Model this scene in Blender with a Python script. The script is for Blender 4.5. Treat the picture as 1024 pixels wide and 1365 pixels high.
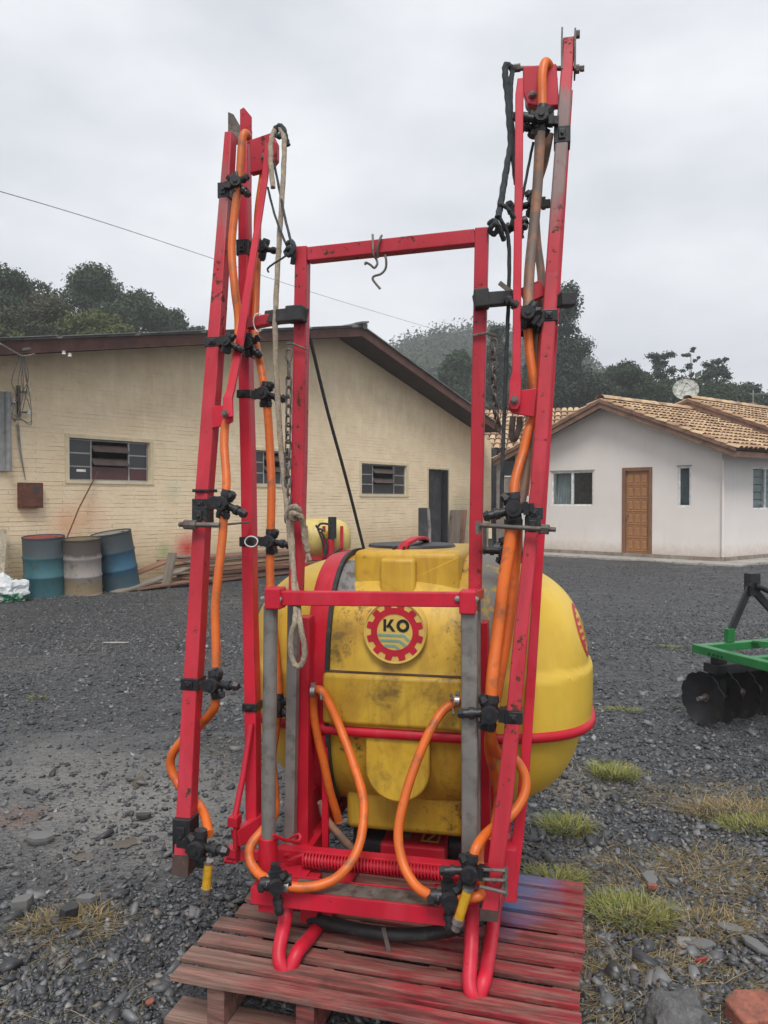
import bpy, math, random
import numpy as np
from mathutils import Vector, Matrix, Quaternion
from mathutils.bvhtree import BVHTree

for o in list(bpy.data.objects):
    bpy.data.objects.remove(o)
SC = bpy.context.scene
COL = SC.collection
R = math.radians
rnd = random.Random(7)
rng = np.random.default_rng(11)

# ------------------------------------------------------------------ camera
CAMH = 1.40
FPX = 1025.0
PITCH = R(-0.87)
cam_d = bpy.data.cameras.new('camera')
cam = bpy.data.objects.new('camera', cam_d)
COL.objects.link(cam)
cam.location = (0, 0, CAMH)
cam.rotation_euler = (R(90) + PITCH, 0, 0)
cam_d.sensor_fit = 'HORIZONTAL'
cam_d.sensor_width = 36
cam_d.lens = 36 * FPX / 1024
cam_d.clip_start = 0.05
cam_d.clip_end = 2000
SC.camera = cam
SC.render.resolution_x, SC.render.resolution_y = 768, 1024

# ------------------------------------------------------------------ world: overcast sky
SUN_EL, SUN_AZ = R(55), R(180)          # azimuth the light comes from: behind the camera
world = bpy.data.worlds.new('World')
SC.world = world
world.use_nodes = True
wn, wl = world.node_tree.nodes, world.node_tree.links
wn.clear()
w_out = wn.new('ShaderNodeOutputWorld')
w_sky = wn.new('ShaderNodeTexSky')
w_sky.sky_type = 'NISHITA'
w_sky.sun_disc = False
w_sky.sun_elevation = SUN_EL
w_sky.sun_rotation = SUN_AZ
w_bg1 = wn.new('ShaderNodeBackground')
w_bg1.inputs['Strength'].default_value = 0.1
wl.new(w_sky.outputs[0], w_bg1.inputs[0])
w_tc = wn.new('ShaderNodeTexCoord')
w_map = wn.new('ShaderNodeMapping')
w_map.inputs['Scale'].default_value = (1.0, 1.0, 2.2)
wl.new(w_tc.outputs['Generated'], w_map.inputs[0])
w_n = wn.new('ShaderNodeTexNoise')
w_n.inputs['Scale'].default_value = 3.4
w_n.inputs['Detail'].default_value = 5
w_n.inputs['Roughness'].default_value = 0.5
wl.new(w_map.outputs[0], w_n.inputs['Vector'])
w_r = wn.new('ShaderNodeValToRGB')
w_r.color_ramp.elements[0].position = 0.34
w_r.color_ramp.elements[0].color = (0.545, 0.567, 0.608, 1)
w_r.color_ramp.elements[1].position = 0.66
w_r.color_ramp.elements[1].color = (0.735, 0.75, 0.775, 1)
wl.new(w_n.outputs['Fac'], w_r.inputs[0])
w_bg2 = wn.new('ShaderNodeBackground')
w_bg2.inputs['Strength'].default_value = 0.78
wl.new(w_r.outputs[0], w_bg2.inputs[0])
w_mix = wn.new('ShaderNodeMixShader')
w_mix.inputs[0].default_value = 0.94
wl.new(w_bg1.outputs[0], w_mix.inputs[1])
wl.new(w_bg2.outputs[0], w_mix.inputs[2])
wl.new(w_mix.outputs[0], w_out.inputs[0])

# ------------------------------------------------------------------ sun behind the clouds
sun_d = bpy.data.lights.new('sun', 'SUN')
sun = bpy.data.objects.new('sun', sun_d)
COL.objects.link(sun)
sun_d.energy = 1.5
sun_d.angle = R(24)
sun_d.color = (1.0, 0.965, 0.92)
sdir = Vector((math.sin(SUN_AZ) * math.cos(SUN_EL), math.cos(SUN_AZ) * math.cos(SUN_EL), math.sin(SUN_EL)))
sun.rotation_euler = sdir.to_track_quat('Z', 'Y').to_euler()
sun.location = sdir * 60

SC.view_settings.view_transform = 'Standard'
SC.view_settings.look = 'None'
SC.view_settings.gamma = 1
SC.view_settings.exposure = 0.85
SC.view_settings.use_curve_mapping = False
SC.render.engine = 'CYCLES'

# ------------------------------------------------------------------ pixel helpers (photo is 1024 x 1365)
_c, _s = math.cos(PITCH), math.sin(PITCH)
def ray(px, py):
    x, y = (px - 512) / FPX, (682.5 - py) / FPX
    return Vector((x, _c - y * _s, _s + y * _c))
CP = Vector((0, 0, CAMH))
def W(px, py, Y):
    d = ray(px, py)
    return CP + d * (Y / d.y)
def G(px, py, z=0.0):
    d = ray(px, py)
    return CP + d * ((z - CAMH) / d.z)

class Frame:
    """A thing's own axes: origin on the ground, u to its right, v away."""
    def __init__(s, o, ux, uy):
        s.o = Vector(o)
        s.u = Vector((ux, uy, 0)).normalized()
        s.v = Vector((-s.u.y, s.u.x, 0))
        s.rz = math.atan2(s.u.y, s.u.x)
    def loc(s, p):
        r = p - s.o
        return Vector((r.dot(s.u), r.dot(s.v), r.z))
    def px(s, px, py, ly):
        d = ray(px, py)
        t = (ly - (CP - s.o).dot(s.v)) / d.dot(s.v)
        return s.loc(CP + d * t)
    def empty(s, name, label, cat, group=None):
        return thing(name, label, cat, s.o, s.rz, group)

def tag(o, label=None, cat=None, group=None, kind=None):
    if label: o['label'] = label
    if cat: o['category'] = cat
    if group: o['group'] = group
    if kind: o['kind'] = kind
    return o
def thing(name, label, cat, loc=(0, 0, 0), rz=0.0, group=None):
    o = bpy.data.objects.new(name, None)
    o.empty_display_size = 0.2
    COL.objects.link(o)
    o.location = loc
    o.rotation_euler = (0, 0, rz)
    return tag(o, label, cat, group)
def copy_tree(o, parent=None):
    c = o.copy()
    COL.objects.link(c)
    if parent is not None:
        c.parent = parent
    for ch in o.children:
        copy_tree(ch, c)
    return c

# ------------------------------------------------------------------ mesh builder
def catmull(pts, n):
    pts = [Vector(p) for p in pts]
    if len(pts) < 3:
        return pts
    P = [pts[0] * 2 - pts[1]] + pts + [pts[-1] * 2 - pts[-2]]
    out = []
    for i in range(1, len(P) - 2):
        a, b, c, d = P[i - 1], P[i], P[i + 1], P[i + 2]
        for k in range(n):
            t = k / n
            out.append(0.5 * ((2 * b) + (c - a) * t + (2 * a - 5 * b + 4 * c - d) * t * t + (3 * b - a - 3 * c + d) * t ** 3))
    out.append(pts[-1])
    return out

class MB:
    def __init__(s):
        s.v, s.f = [], []
    def add(s, vs, fs):
        b = len(s.v)
        s.v += [tuple(v) for v in vs]
        s.f += [tuple(b + i for i in f) for f in fs]
        return s
    def box(s, c, size, rot=None):
        c = Vector(c)
        hx, hy, hz = size[0] / 2, size[1] / 2, size[2] / 2
        vs = [Vector((x, y, z)) for z in (-hz, hz) for y in (-hy, hy) for x in (-hx, hx)]
        if rot is not None:
            vs = [rot @ v for v in vs]
        vs = [c + v for v in vs]
        return s.add(vs, [(0, 2, 3, 1), (4, 5, 7, 6), (0, 1, 5, 4), (2, 6, 7, 3), (0, 4, 6, 2), (1, 3, 7, 5)])
    def bb(s, a, b):
        a, b = Vector(a), Vector(b)
        return s.box((a + b) / 2, [abs(b[i] - a[i]) for i in range(3)])
    def loft(s, rings, cap=True):
        n = len(rings[0])
        vs = [p for r_ in rings for p in r_]
        fs = []
        for i in range(len(rings) - 1):
            for k in range(n):
                a, b = i * n + k, i * n + (k + 1) % n
                fs.append((a, b, b + n, a + n))
        if cap:
            fs.append(tuple(range(n))[::-1])
            fs.append(tuple((len(rings) - 1) * n + k for k in range(n)))
        return s.add(vs, fs)
    def beam(s, p0, p1, w, h, up=(0, 1, 0), w1=None, h1=None):
        """rectangular bar: w across, h along 'up'"""
        p0, p1 = Vector(p0), Vector(p1)
        d = (p1 - p0).normalized()
        up = Vector(up)
        x = d.cross(up).normalized()
        y = x.cross(d).normalized()
        rings = []
        for p, ww, hh in ((p0, w, h), (p1, w1 or w, h1 or h)):
            rings.append([p + x * (sx * ww / 2) + y * (sy * hh / 2) for sx, sy in ((-1, -1), (1, -1), (1, 1), (-1, 1))])
        return s.loft(rings)
    def tube(s, pts, r, seg=8, sub=0, cap=True, closed=False, twist=None):
        pts = catmull(pts, sub) if sub else [Vector(p) for p in pts]
        n = len(pts)
        rs = r if isinstance(r, (list, tuple)) else [r] * n
        if len(rs) != n:
            rs = [np.interp(i / (n - 1), np.linspace(0, 1, len(rs)), rs) for i in range(n)]
        rings = []
        nrm = None
        for i, p in enumerate(pts):
            if closed:
                d = (pts[(i + 1) % n] - pts[i - 1]).normalized()
            else:
                d = (pts[min(i + 1, n - 1)] - pts[max(i - 1, 0)]).normalized()
            if nrm is None:
                nrm = d.orthogonal().normalized()
            else:
                nrm = (nrm - d * nrm.dot(d))
                nrm = nrm.normalized() if nrm.length > 1e-6 else d.orthogonal().normalized()
            b = d.cross(nrm)
            ring = []
            for k in range(seg):
                a = 2 * math.pi * k / seg
                rr = rs[i]
                if twist:
                    rr = rs[i] * (1 + twist[0] * math.cos(3 * (a + i * twist[1])))
                ring.append(p + (nrm * math.cos(a) + b * math.sin(a)) * rr)
            rings.append(ring)
        if closed:
            rings.append(rings[0])
            return s.loft(rings, cap=False)
        return s.loft(rings, cap)
    def cyl(s, p0, p1, r, seg=14, r1=None):
        return s.tube([p0, p1], [r, r if r1 is None else r1], seg)
    def lathe(s, c, prof, seg=24, axis=(0, 0, 1), sx=1, sy=1):
        q = Vector((0, 0, 1)).rotation_difference(Vector(axis))
        c = Vector(c)
        rings = []
        for r_, z in prof:
            rings.append([c + q @ Vector((math.cos(2 * math.pi * k / seg) * r_ * sx, math.sin(2 * math.pi * k / seg) * r_ * sy, z)) for k in range(seg)])
        return s.loft(rings)
    def prism(s, poly, y0, y1):
        """outline in x,z extruded along y"""
        n = len(poly)
        vs = [(x, y0, z) for x, z in poly] + [(x, y1, z) for x, z in poly]
        fs = [tuple(range(n)), tuple(range(2 * n - 1, n - 1, -1))]
        fs += [(k, k + n, (k + 1) % n + n, (k + 1) % n) for k in range(n)]
        return s.add(vs, fs)
    def build(s, name, mat, parent=None, smooth=False, bevel=0.0, seg=2, **props):
        me = bpy.data.meshes.new(name)
        me.from_pydata(s.v, [], s.f)
        me.validate()
        import bmesh
        bm = bmesh.new()
        bm.from_mesh(me)
        bmesh.ops.recalc_face_normals(bm, faces=bm.faces[:])
        bm.to_mesh(me)
        bm.free()
        return link(name, me, mat, parent, smooth, bevel, seg, **props)

def link(name, me, mat, parent=None, smooth=False, bevel=0.0, seg=2, **props):
    if mat is not None and not me.materials:
        me.materials.append(mat)
    if smooth:
        me.polygons.foreach_set('use_smooth', [True] * len(me.polygons))
        try:
            me.set_sharp_from_angle(angle=R(40))
        except Exception:
            pass
    o = bpy.data.objects.new(name, me)
    COL.objects.link(o)
    if parent is not None:
        o.parent = parent
    if bevel:
        m = o.modifiers.new('bevel', 'BEVEL')
        m.width = bevel
        m.segments = seg
        m.limit_method = 'ANGLE'
        m.angle_limit = R(35)
        m.use_clamp_overlap = True
    return tag(o, props.get('label'), props.get('cat'), props.get('group'), props.get('kind'))

def np_mesh(name, verts, quads):
    """big meshes from arrays; quads is (n, k)"""
    me = bpy.data.meshes.new(name)
    verts = np.asarray(verts, dtype=np.float32)
    quads = np.asarray(quads, dtype=np.int32)
    n, k = quads.shape
    me.vertices.add(len(verts))
    me.vertices.foreach_set('co', verts.ravel())
    me.loops.add(n * k)
    me.loops.foreach_set('vertex_index', quads.ravel())
    me.polygons.add(n)
    me.polygons.foreach_set('loop_start', np.arange(0, n * k, k, dtype=np.int32))
    me.polygons.foreach_set('loop_total', np.full(n, k, dtype=np.int32))
    me.update(calc_edges=True)
    me.validate()
    return me

# ------------------------------------------------------------------ materials
class NT:
    def __init__(s, name):
        s.m = bpy.data.materials.new(name)
        s.m.use_nodes = True
        s.n, s.l = s.m.node_tree.nodes, s.m.node_tree.links
        s.b = s.n['Principled BSDF']
        s.tc = s.n.new('ShaderNodeTexCoord')
    def new(s, t, **kw):
        nd = s.n.new(t)
        for k, v in kw.items():
            setattr(nd, k, v)
        return nd
    def put(s, sock, v):
        if hasattr(v, 'links') or isinstance(v, bpy.types.NodeSocket):
            s.l.new(v, sock)
        else:
            if sock.type == 'RGBA' and not isinstance(v, (int, float)) and len(v) == 3:
                v = (*v, 1)
            sock.default_value = v
    def obj(s, root=None):
        if root is not None:
            t = s.new('ShaderNodeTexCoord')
            t.object = root
            return t.outputs['Object']
        return s.tc.outputs['Object']
    def mapping(s, vec, scale=(1, 1, 1), loc=(0, 0, 0), rot=(0, 0, 0)):
        m = s.new('ShaderNodeMapping')
        s.l.new(vec, m.inputs[0])
        m.inputs['Scale'].default_value = scale
        m.inputs['Location'].default_value = loc
        m.inputs['Rotation'].default_value = rot
        return m.outputs[0]
    def noise(s, vec, scale, detail=4, rough=0.55, dist=0.0):
        n = s.new('ShaderNodeTexNoise')
        s.l.new(vec, n.inputs['Vector'])
        n.inputs['Scale'].default_value = scale
        n.inputs['Detail'].default_value = detail
        n.inputs['Roughness'].default_value = rough
        n.inputs['Distortion'].default_value = dist
        return n.outputs['Fac']
    def ramp(s, fac, a, b, ca=0.0, cb=1.0):
        n = s.new('ShaderNodeMapRange')
        n.clamp = True
        s.put(n.inputs['Value'], fac)
        n.inputs['From Min'].default_value = a
        n.inputs['From Max'].default_value = b
        n.inputs['To Min'].default_value = ca
        n.inputs['To Max'].default_value = cb
        return n.outputs['Result']
    def math(s, op, a, b=0.0):
        n = s.new('ShaderNodeMath', operation=op)
        s.put(n.inputs[0], a)
        s.put(n.inputs[1], b)
        return n.outputs[0]
    def mix(s, fac, a, b, blend='MIX'):
        n = s.new('ShaderNodeMix', data_type='RGBA', blend_type=blend)
        s.put(n.inputs[0], fac)
        s.put(n.inputs[6], a)
        s.put(n.inputs[7], b)
        return n.outputs[2]
    def bump(s, h, strength=0.3, dist=0.01):
        n = s.new('ShaderNodeBump')
        n.inputs['Strength'].default_value = strength
        n.inputs['Distance'].default_value = dist
        s.put(n.inputs['Height'], h)
        s.l.new(n.outputs[0], s.b.inputs['Normal'])
    def fin(s, col, rough=0.6, metal=0.0, spec=None):
        s.put(s.b.inputs['Base Color'], col)
        s.put(s.b.inputs['Roughness'], rough)
        s.put(s.b.inputs['Metallic'], metal)
        if spec is not None:
            s.b.inputs['Specular IOR Level'].default_value = spec
        return s.m

def sep(nt, vec):
    n = nt.new('ShaderNodeSeparateXYZ')
    nt.l.new(vec, n.inputs[0])
    return n.outputs

def generic(name, col, rough=0.6, metal=0.0, var=0.25, scale=8.0, dirt=None, dirt_at=(0.6, 0.75), bump=0.0, spec=None, dirt_scale=None):
    t = NT(name)
    v = t.obj()
    n1 = t.noise(v, scale, 5)
    lo = tuple(c * (1 - var) for c in col)
    hi = tuple(min(1, c * (1 + var)) for c in col)
    c = t.mix(t.ramp(n1, 0.3, 0.7), lo, hi)
    if dirt:
        n2 = t.noise(v, dirt_scale or scale * 2.7, 7, 0.65)
        c = t.mix(t.ramp(n2, *dirt_at), c, dirt)
    if bump:
        t.bump(t.noise(v, scale * 6, 4), bump, 0.004)
    return t.fin(c, rough, metal, spec)

def weathered(name, lo, hi, amt=0.85):
    m = red_paint(name, (0.44, 0.020, 0.036), True, 0.60)
    nt_ = NT.__new__(NT)
    nt_.m, nt_.n, nt_.l = m, m.node_tree.nodes, m.node_tree.links
    nt_.b = nt_.n['Principled BSDF']
    nt_.tc = [x for x in nt_.n if x.type == 'TEX_COORD'][0]
    v = nt_.obj()
    old = nt_.b.inputs['Base Color'].links[0].from_socket
    z = sep(nt_, v)[2]
    n = nt_.noise(nt_.mapping(v, (16, 16, 4)), 1.0, 7, 0.65)
    zn = nt_.math('ADD', z, nt_.math('MULTIPLY', nt_.math('SUBTRACT', n, 0.5), 0.5))
    f = nt_.math('MULTIPLY', nt_.ramp(zn, lo - 0.06, lo + 0.06, 0, amt), nt_.ramp(zn, hi - 0.04, hi + 0.04, 1, 0))
    c = nt_.mix(f, old, nt_.mix(n, (0.10, 0.065, 0.06), (0.33, 0.21, 0.195)))
    nt_.put(nt_.b.inputs['Base Color'], c)
    return m
def red_paint(name, col=(0.54, 0.014, 0.036), edge=True, chips=0.68):
    t = NT(name)
    v = t.obj()
    a = t.noise(v, 5, 4)
    c = t.mix(t.ramp(a, 0.3, 0.7), tuple(x * 0.82 for x in col), tuple(min(1, x * 1.16) for x in col))
    fd = t.noise(t.mapping(v, (9, 9, 3.0)), 1.0, 6, 0.6, 0.6)
    c = t.mix(t.ramp(fd, 0.50, 0.72, 0, 0.55), c, (0.60, 0.055, 0.085))
    fd2 = t.noise(t.mapping(v, (5, 5, 2.0), loc=(3, 1, 7)), 1.0, 6, 0.65)
    c = t.mix(t.ramp(fd2, 0.52, 0.75, 0, 0.6), c, (0.30, 0.012, 0.022))
    # long vertical scuffs and grime
    st = t.noise(t.mapping(v, (26, 26, 2.2)), 1.0, 6, 0.65)
    c = t.mix(t.ramp(st, 0.56, 0.82, 0, 0.55), c, (0.22, 0.03, 0.03))
    ch = t.noise(v, 38, 8, 0.7)
    big = t.noise(v, 3.1, 2)
    chm = t.ramp(t.math('ADD', ch, t.math('MULTIPLY', t.math('SUBTRACT', big, 0.5), 0.35)), chips, chips + 0.03)
    if edge:
        bv = t.new('ShaderNodeBevel', samples=4)
        bv.inputs['Radius'].default_value = 0.005
        g = t.new('ShaderNodeNewGeometry')
        dp = t.new('ShaderNodeVectorMath', operation='DOT_PRODUCT')
        t.l.new(bv.outputs[0], dp.inputs[0])
        t.l.new(g.outputs['Normal'], dp.inputs[1])
        e = t.math('SUBTRACT', 1.0, dp.outputs['Value'])
        e = t.math('ADD', t.math('MULTIPLY', e, 2.2), t.math('SUBTRACT', t.noise(v, 22, 6, 0.7), 0.5))
        chm = t.math('MAXIMUM', chm, t.ramp(e, 0.22, 0.32))
    rn = t.noise(v, 60, 3)
    rust = t.mix(rn, (0.035, 0.016, 0.012), (0.12, 0.045, 0.025))
    c = t.mix(chm, c, rust)
    t.bump(t.math('SUBTRACT', t.noise(v, 70, 3), t.math('MULTIPLY', chm, 0.6)), 0.12, 0.002)
    return t.fin(c, t.ramp(chm, 0, 1, 0.44, 0.85), 0, 0.35)

M = {}
M['red'] = red_paint('red_paint')
M['red_worn'] = red_paint('red_paint_worn', (0.44, 0.020, 0.036), True, 0.60)
M['red_plain'] = red_paint('red_paint_plain', (0.48, 0.009, 0.024), False, 0.69)
M['black'] = generic('black_plastic', (0.016, 0.016, 0.018), 0.45, 0, 0.5, 20, (0.07, 0.065, 0.06), (0.58, 0.8), 0.2)
M['rubber'] = generic('black_rubber', (0.02, 0.02, 0.021), 0.6, 0, 0.5, 14, (0.09, 0.085, 0.08), (0.55, 0.8), 0.2)
M['steel'] = generic('dull_steel', (0.27, 0.26, 0.25), 0.5, 0.35, 0.3, 9, (0.10, 0.075, 0.05), (0.52, 0.7), 0.1)
M['steel_dark'] = generic('grimy_steel', (0.15, 0.135, 0.12), 0.6, 0.3, 0.4, 14, (0.07, 0.04, 0.025), (0.5, 0.68), 0.2)
M['rust_dark'] = generic('dark_rust_steel', (0.062, 0.036, 0.030), 0.75, 0, 0.4, 14, (0.16, 0.06, 0.05), (0.56, 0.7), 0.2)
M['bolt'] = generic('zinc_bolt', (0.45, 0.44, 0.42), 0.35, 0.9, 0.2, 30, (0.12, 0.06, 0.03), (0.55, 0.7))
M['hose'] = generic('orange_hose', (0.63, 0.130, 0.016), 0.45, 0, 0.2, 7, (0.25, 0.085, 0.035), (0.53, 0.72), 0.1)
M['hose_old'] = generic('aged_hose', (0.36, 0.16, 0.085), 0.6, 0, 0.3, 7, (0.17, 0.125, 0.10), (0.36, 0.54), 0.1)
M['rope'] = generic('tan_rope', (0.33, 0.27, 0.20), 0.9, 0, 0.3, 90, (0.15, 0.12, 0.09), (0.5, 0.7), 0.5)
M['rope_dark'] = generic('dark_rope', (0.035, 0.042, 0.045), 0.85, 0, 0.4, 80, (0.09, 0.09, 0.09), (0.6, 0.75), 0.5)
M['brass'] = generic('yellow_fitting', (0.62, 0.34, 0.02), 0.4, 0.1, 0.25, 40, (0.25, 0.13, 0.03), (0.58, 0.75))
M['white_tie'] = generic('white_tie', (0.7, 0.7, 0.66), 0.5)
M['logo_red'] = generic('logo_red', (0.48, 0.012, 0.03), 0.45, 0, 0.15, 20, (0.3, 0.06, 0.03), (0.66, 0.8))
M['logo_yellow'] = generic('logo_yellow', (0.66, 0.46, 0.11), 0.45, 0, 0.1, 20, (0.42, 0.26, 0.05), (0.6, 0.8))
M['logo_teal'] = generic('logo_teal', (0.19, 0.37, 0.30), 0.5, 0, 0.15, 20)
M['logo_black'] = generic('logo_black', (0.015, 0.014, 0.013), 0.5)
M['logo_brown'] = generic('logo_brown', (0.30, 0.14, 0.01), 0.5)

_u = Vector((math.cos(R(-12)), math.sin(R(-12)), 0))
_v = Vector((-_u.y, _u.x, 0))
_o = Vector((-0.043, 2.12, 0))
def STAIN(px, py, ly):
    d = ray(px, py)
    p = CP + d * ((ly - (CP - _o).dot(_v)) / d.dot(_v)) - _o
    return (p.dot(_u), p.dot(_v), p.z)
def tank_mat():
    t = NT('yellow_tank_plastic')
    v = t.obj()
    z = sep(t, v)
    a = t.noise(v, 4, 5)
    c = t.mix(t.ramp(a, 0.3, 0.72), (0.62, 0.40, 0.030), (0.76, 0.53, 0.075))
    wz = t.math('MULTIPLY', t.ramp(z[0], -0.24, -0.16, 0.25, 1), t.ramp(z[0], 0.24, 0.36, 1, 0.22))
    c = t.mix(t.math('MULTIPLY', wz, t.ramp(t.noise(v, 2.6, 5, 0.6), 0.30, 0.62)), c, (0.50, 0.275, 0.014))
    # ingrained brown dust, streaked downwards
    st = t.noise(t.mapping(v, (13, 13, 1.7)), 1.0, 8, 0.66, 0.5)
    c = t.mix(t.math('MULTIPLY', wz, t.ramp(st, 0.46, 0.72, 0, 0.75)), c, (0.33, 0.165, 0.018))
    cl = t.noise(v, 6.5, 7, 0.7, 0.8)
    c = t.mix(t.math('MULTIPLY', wz, t.ramp(cl, 0.54, 0.76, 0, 0.65)), c, (0.25, 0.125, 0.016))
    fine = t.noise(v, 34, 7, 0.72)
    big = t.noise(v, 3.3, 3)
    sp = t.ramp(t.math('ADD', fine, t.math('MULTIPLY', t.math('SUBTRACT', big, 0.5), 0.7)), 0.63, 0.75, 0, 0.9)
    sp = t.math('MULTIPLY', sp, wz)
    c = t.mix(sp, c, (0.060, 0.038, 0.018))
    for (px, py, ly, r_, amt) in ((515, 925, 0.222, 0.055, 0.75), (582, 928, 0.222, 0.05, 0.55), (448, 848, 0.26, 0.075, 0.8), (600, 905, 0.222, 0.03, 0.5), (500, 1040, 0.24, 0.06, 0.5), (440, 875, 0.25, 0.06, 0.7)):
        d = t.new('ShaderNodeVectorMath', operation='DISTANCE')
        t.l.new(v, d.inputs[0])
        d.inputs[1].default_value = STAIN(px, py, ly)
        f = t.math('ADD', d.outputs['Value'], t.math('MULTIPLY', t.math('SUBTRACT', fine, 0.5), 0.22))
        c = t.mix(t.ramp(f, 0.0, r_, amt, 0), c, (0.10, 0.062, 0.022))
    sc = t.noise(t.mapping(v, (40, 40, 6), rot=(0.3, 0.4, 0)), 1.0, 4, 0.6)
    c = t.mix(t.ramp(sc, 0.68, 0.80, 0, 0.35), c, (0.8, 0.6, 0.2))
    t.bump(t.noise(v, 60, 4), 0.06, 0.003)
    return t.fin(c, t.ramp(a, 0.3, 0.7, 0.36, 0.5), 0, 0.5)
M['tank'] = tank_mat()

def grime_patch(name, base, patch, thr=0.5, scale=16):
    t = NT(name)
    v = t.obj()
    n = t.noise(v, scale, 8, 0.68)
    c = t.mix(t.ramp(n, thr - 0.03, thr + 0.03), base, patch)
    return t.fin(c, 0.6)
M['strap_grey'] = grime_patch('weathered_strap', (0.20, 0.185, 0.16), (0.42, 0.29, 0.05), 0.57, 22)

# ================================================================== GROUND
def ground_mat():
    t = NT('gravel_ground')
    v = t.obj()
    big = t.noise(v, 0.55, 5, 0.6)
    mid = t.noise(v, 4.0, 6, 0.7)
    vo = t.new('ShaderNodeTexVoronoi')
    t.l.new(v, vo.inputs['Vector'])
    vo.inputs['Scale'].default_value = 34
    vo2 = t.new('ShaderNodeTexVoronoi')
    t.l.new(v, vo2.inputs['Vector'])
    vo2.inputs['Scale'].default_value = 75
    cell = t.mix(0.5, vo.outputs['Color'], vo2.outputs['Color'])
    g = t.new('ShaderNodeRGBToBW')
    t.l.new(cell, g.inputs[0])
    c = t.mix(t.ramp(g.outputs[0], 0.25, 0.75), (0.016, 0.017, 0.020), (0.135, 0.138, 0.145))
    gx = t.noise(v, 120, 3, 0.7)
    c = t.mix(t.ramp(gx, 0.40, 0.62, 0.55, 0), c, (0.020, 0.020, 0.022))
    c = t.mix(t.ramp(mid, 0.35, 0.75, 0, 0.6), c, (0.058, 0.059, 0.062))
    # pale fines washed together, and brown earth
    c = t.mix(t.ramp(big, 0.52, 0.72, 0, 0.5), c, (0.125, 0.123, 0.120))
    br = t.noise(v, 1.3, 6, 0.7)
    c = t.mix(t.ramp(br, 0.60, 0.78, 0, 0.55), c, (0.12, 0.090, 0.062))
    def patch(c, px, py, r0, r1, col, amt):
        p = G(px, py)
        d = t.new('ShaderNodeVectorMath', operation='DISTANCE')
        t.l.new(v, d.inputs[0])
        d.inputs[1].default_value = p
        f = t.math('ADD', d.outputs['Value'], t.math('MULTIPLY', t.math('SUBTRACT', mid, 0.5), 1.4 * (r1 - r0)))
        return t.mix(t.ramp(f, r0, r1, amt, 0), c, col)
    c = patch(c, 205, 1075, 0.2, 0.85, (0.215, 0.205, 0.190), 0.85)
    c = patch(c, 60, 1030, 0.1, 0.8, (0.19, 0.185, 0.177), 0.7)
    c = patch(c, 30, 1085, 0.02, 0.16, (0.14, 0.075, 0.05), 0.7)
    c = patch(c, 895, 1190, 0.12, 0.55, (0.135, 0.100, 0.062), 0.85)
    c = patch(c, 900, 1310, 0.10, 0.40, (0.125, 0.095, 0.062), 0.8)
    c = patch(c, 985, 1070, 0.10, 0.45, (0.135, 0.105, 0.065), 0.7)
    c = patch(c, 765, 1040, 0.05, 0.32, (0.22, 0.195, 0.155), 0.8)
    c = patch(c, 85, 1225, 0.03, 0.22, (0.135, 0.105, 0.07), 0.7)
    # tyre tracks: thin pale curved lines
    wv = t.noise(t.mapping(v, (0.30, 2.6, 1), rot=(0, 0, 0.25)), 1.0, 3, 0.5)
    c = t.mix(t.ramp(wv, 0.60, 0.68, 0, 0.40), c, (0.16, 0.16, 0.16))
    h = t.math('ADD', t.math('MULTIPLY', vo.outputs['Distance'], 0.9), t.math('MULTIPLY', vo2.outputs['Distance'], 0.5))
    t.bump(h, 0.9, 0.022)
    return t.fin(c, t.ramp(mid, 0.3, 0.75, 0.42, 0.85), 0, 0.45)
M['ground'] = ground_mat()

def ground_h(x, y):
    """gentle unevenness close by, flat under the pallet's weight is kept low"""
    f = np.clip((y - 1.0) / 2.0, 0, 1) * np.clip((40 - y) / 20, 0, 1)
    return f * (0.012 * np.sin(1.3 * x + 0.7 * y) + 0.010 * np.sin(2.9 * x - 1.7 * y + 1) + 0.007 * np.sin(5.3 * x + 4.1 * y)) - 0.008

xs = np.concatenate([-np.geomspace(230, 9, 14), np.linspace(-8.5, 8.5, 120), np.geomspace(9, 230, 14)])
ys = np.concatenate([[-60, -20, -6, -2], np.linspace(0, 18, 130), np.geomspace(18.5, 330, 24)])
XX, YY = np.meshgrid(xs, ys)
ZZ = ground_h(XX, YY)
nx, ny = len(xs), len(ys)
idx = np.arange(nx * ny).reshape(ny, nx)
q = np.stack([idx[:-1, :-1], idx[:-1, 1:], idx[1:, 1:], idx[1:, :-1]], -1).reshape(-1, 4)
gm = np_mesh('ground', np.stack([XX, YY, ZZ], -1).reshape(-1, 3), q)
link('ground', gm, M['ground'], smooth=True, kind='structure')

# -------------------- loose slate gravel
def stone_mat():
    t = NT('slate_stones')
    g = t.new('ShaderNodeNewGeometry')
    r_ = g.outputs['Random Per Island']
    v = t.obj()
    cr = t.new('ShaderNodeValToRGB')
    e = cr.color_ramp.elements
    e[0].position, e[0].color = 0.0, (0.026, 0.027, 0.030, 1)
    e[1].position, e[1].color = 1.0, (0.32, 0.32, 0.32, 1)
    for p, c in ((0.40, (0.044, 0.047, 0.053, 1)), (0.72, (0.105, 0.110, 0.118, 1)), (0.90, (0.185, 0.188, 0.192, 1)), (0.97, (0.14, 0.115, 0.09, 1))):
        k = e.new(p)
        k.color = c
    t.l.new(r_, cr.inputs[0])
    n = t.noise(v, 55, 5, 0.65)
    c = t.mix(t.ramp(n, 0.35, 0.8, 0, 0.3), cr.outputs[0], (0.115, 0.112, 0.105))
    return t.fin(c, t.ramp(n, 0.3, 0.7, 0.34, 0.62), 0, 0.5)
M['stone'] = stone_mat()

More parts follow.
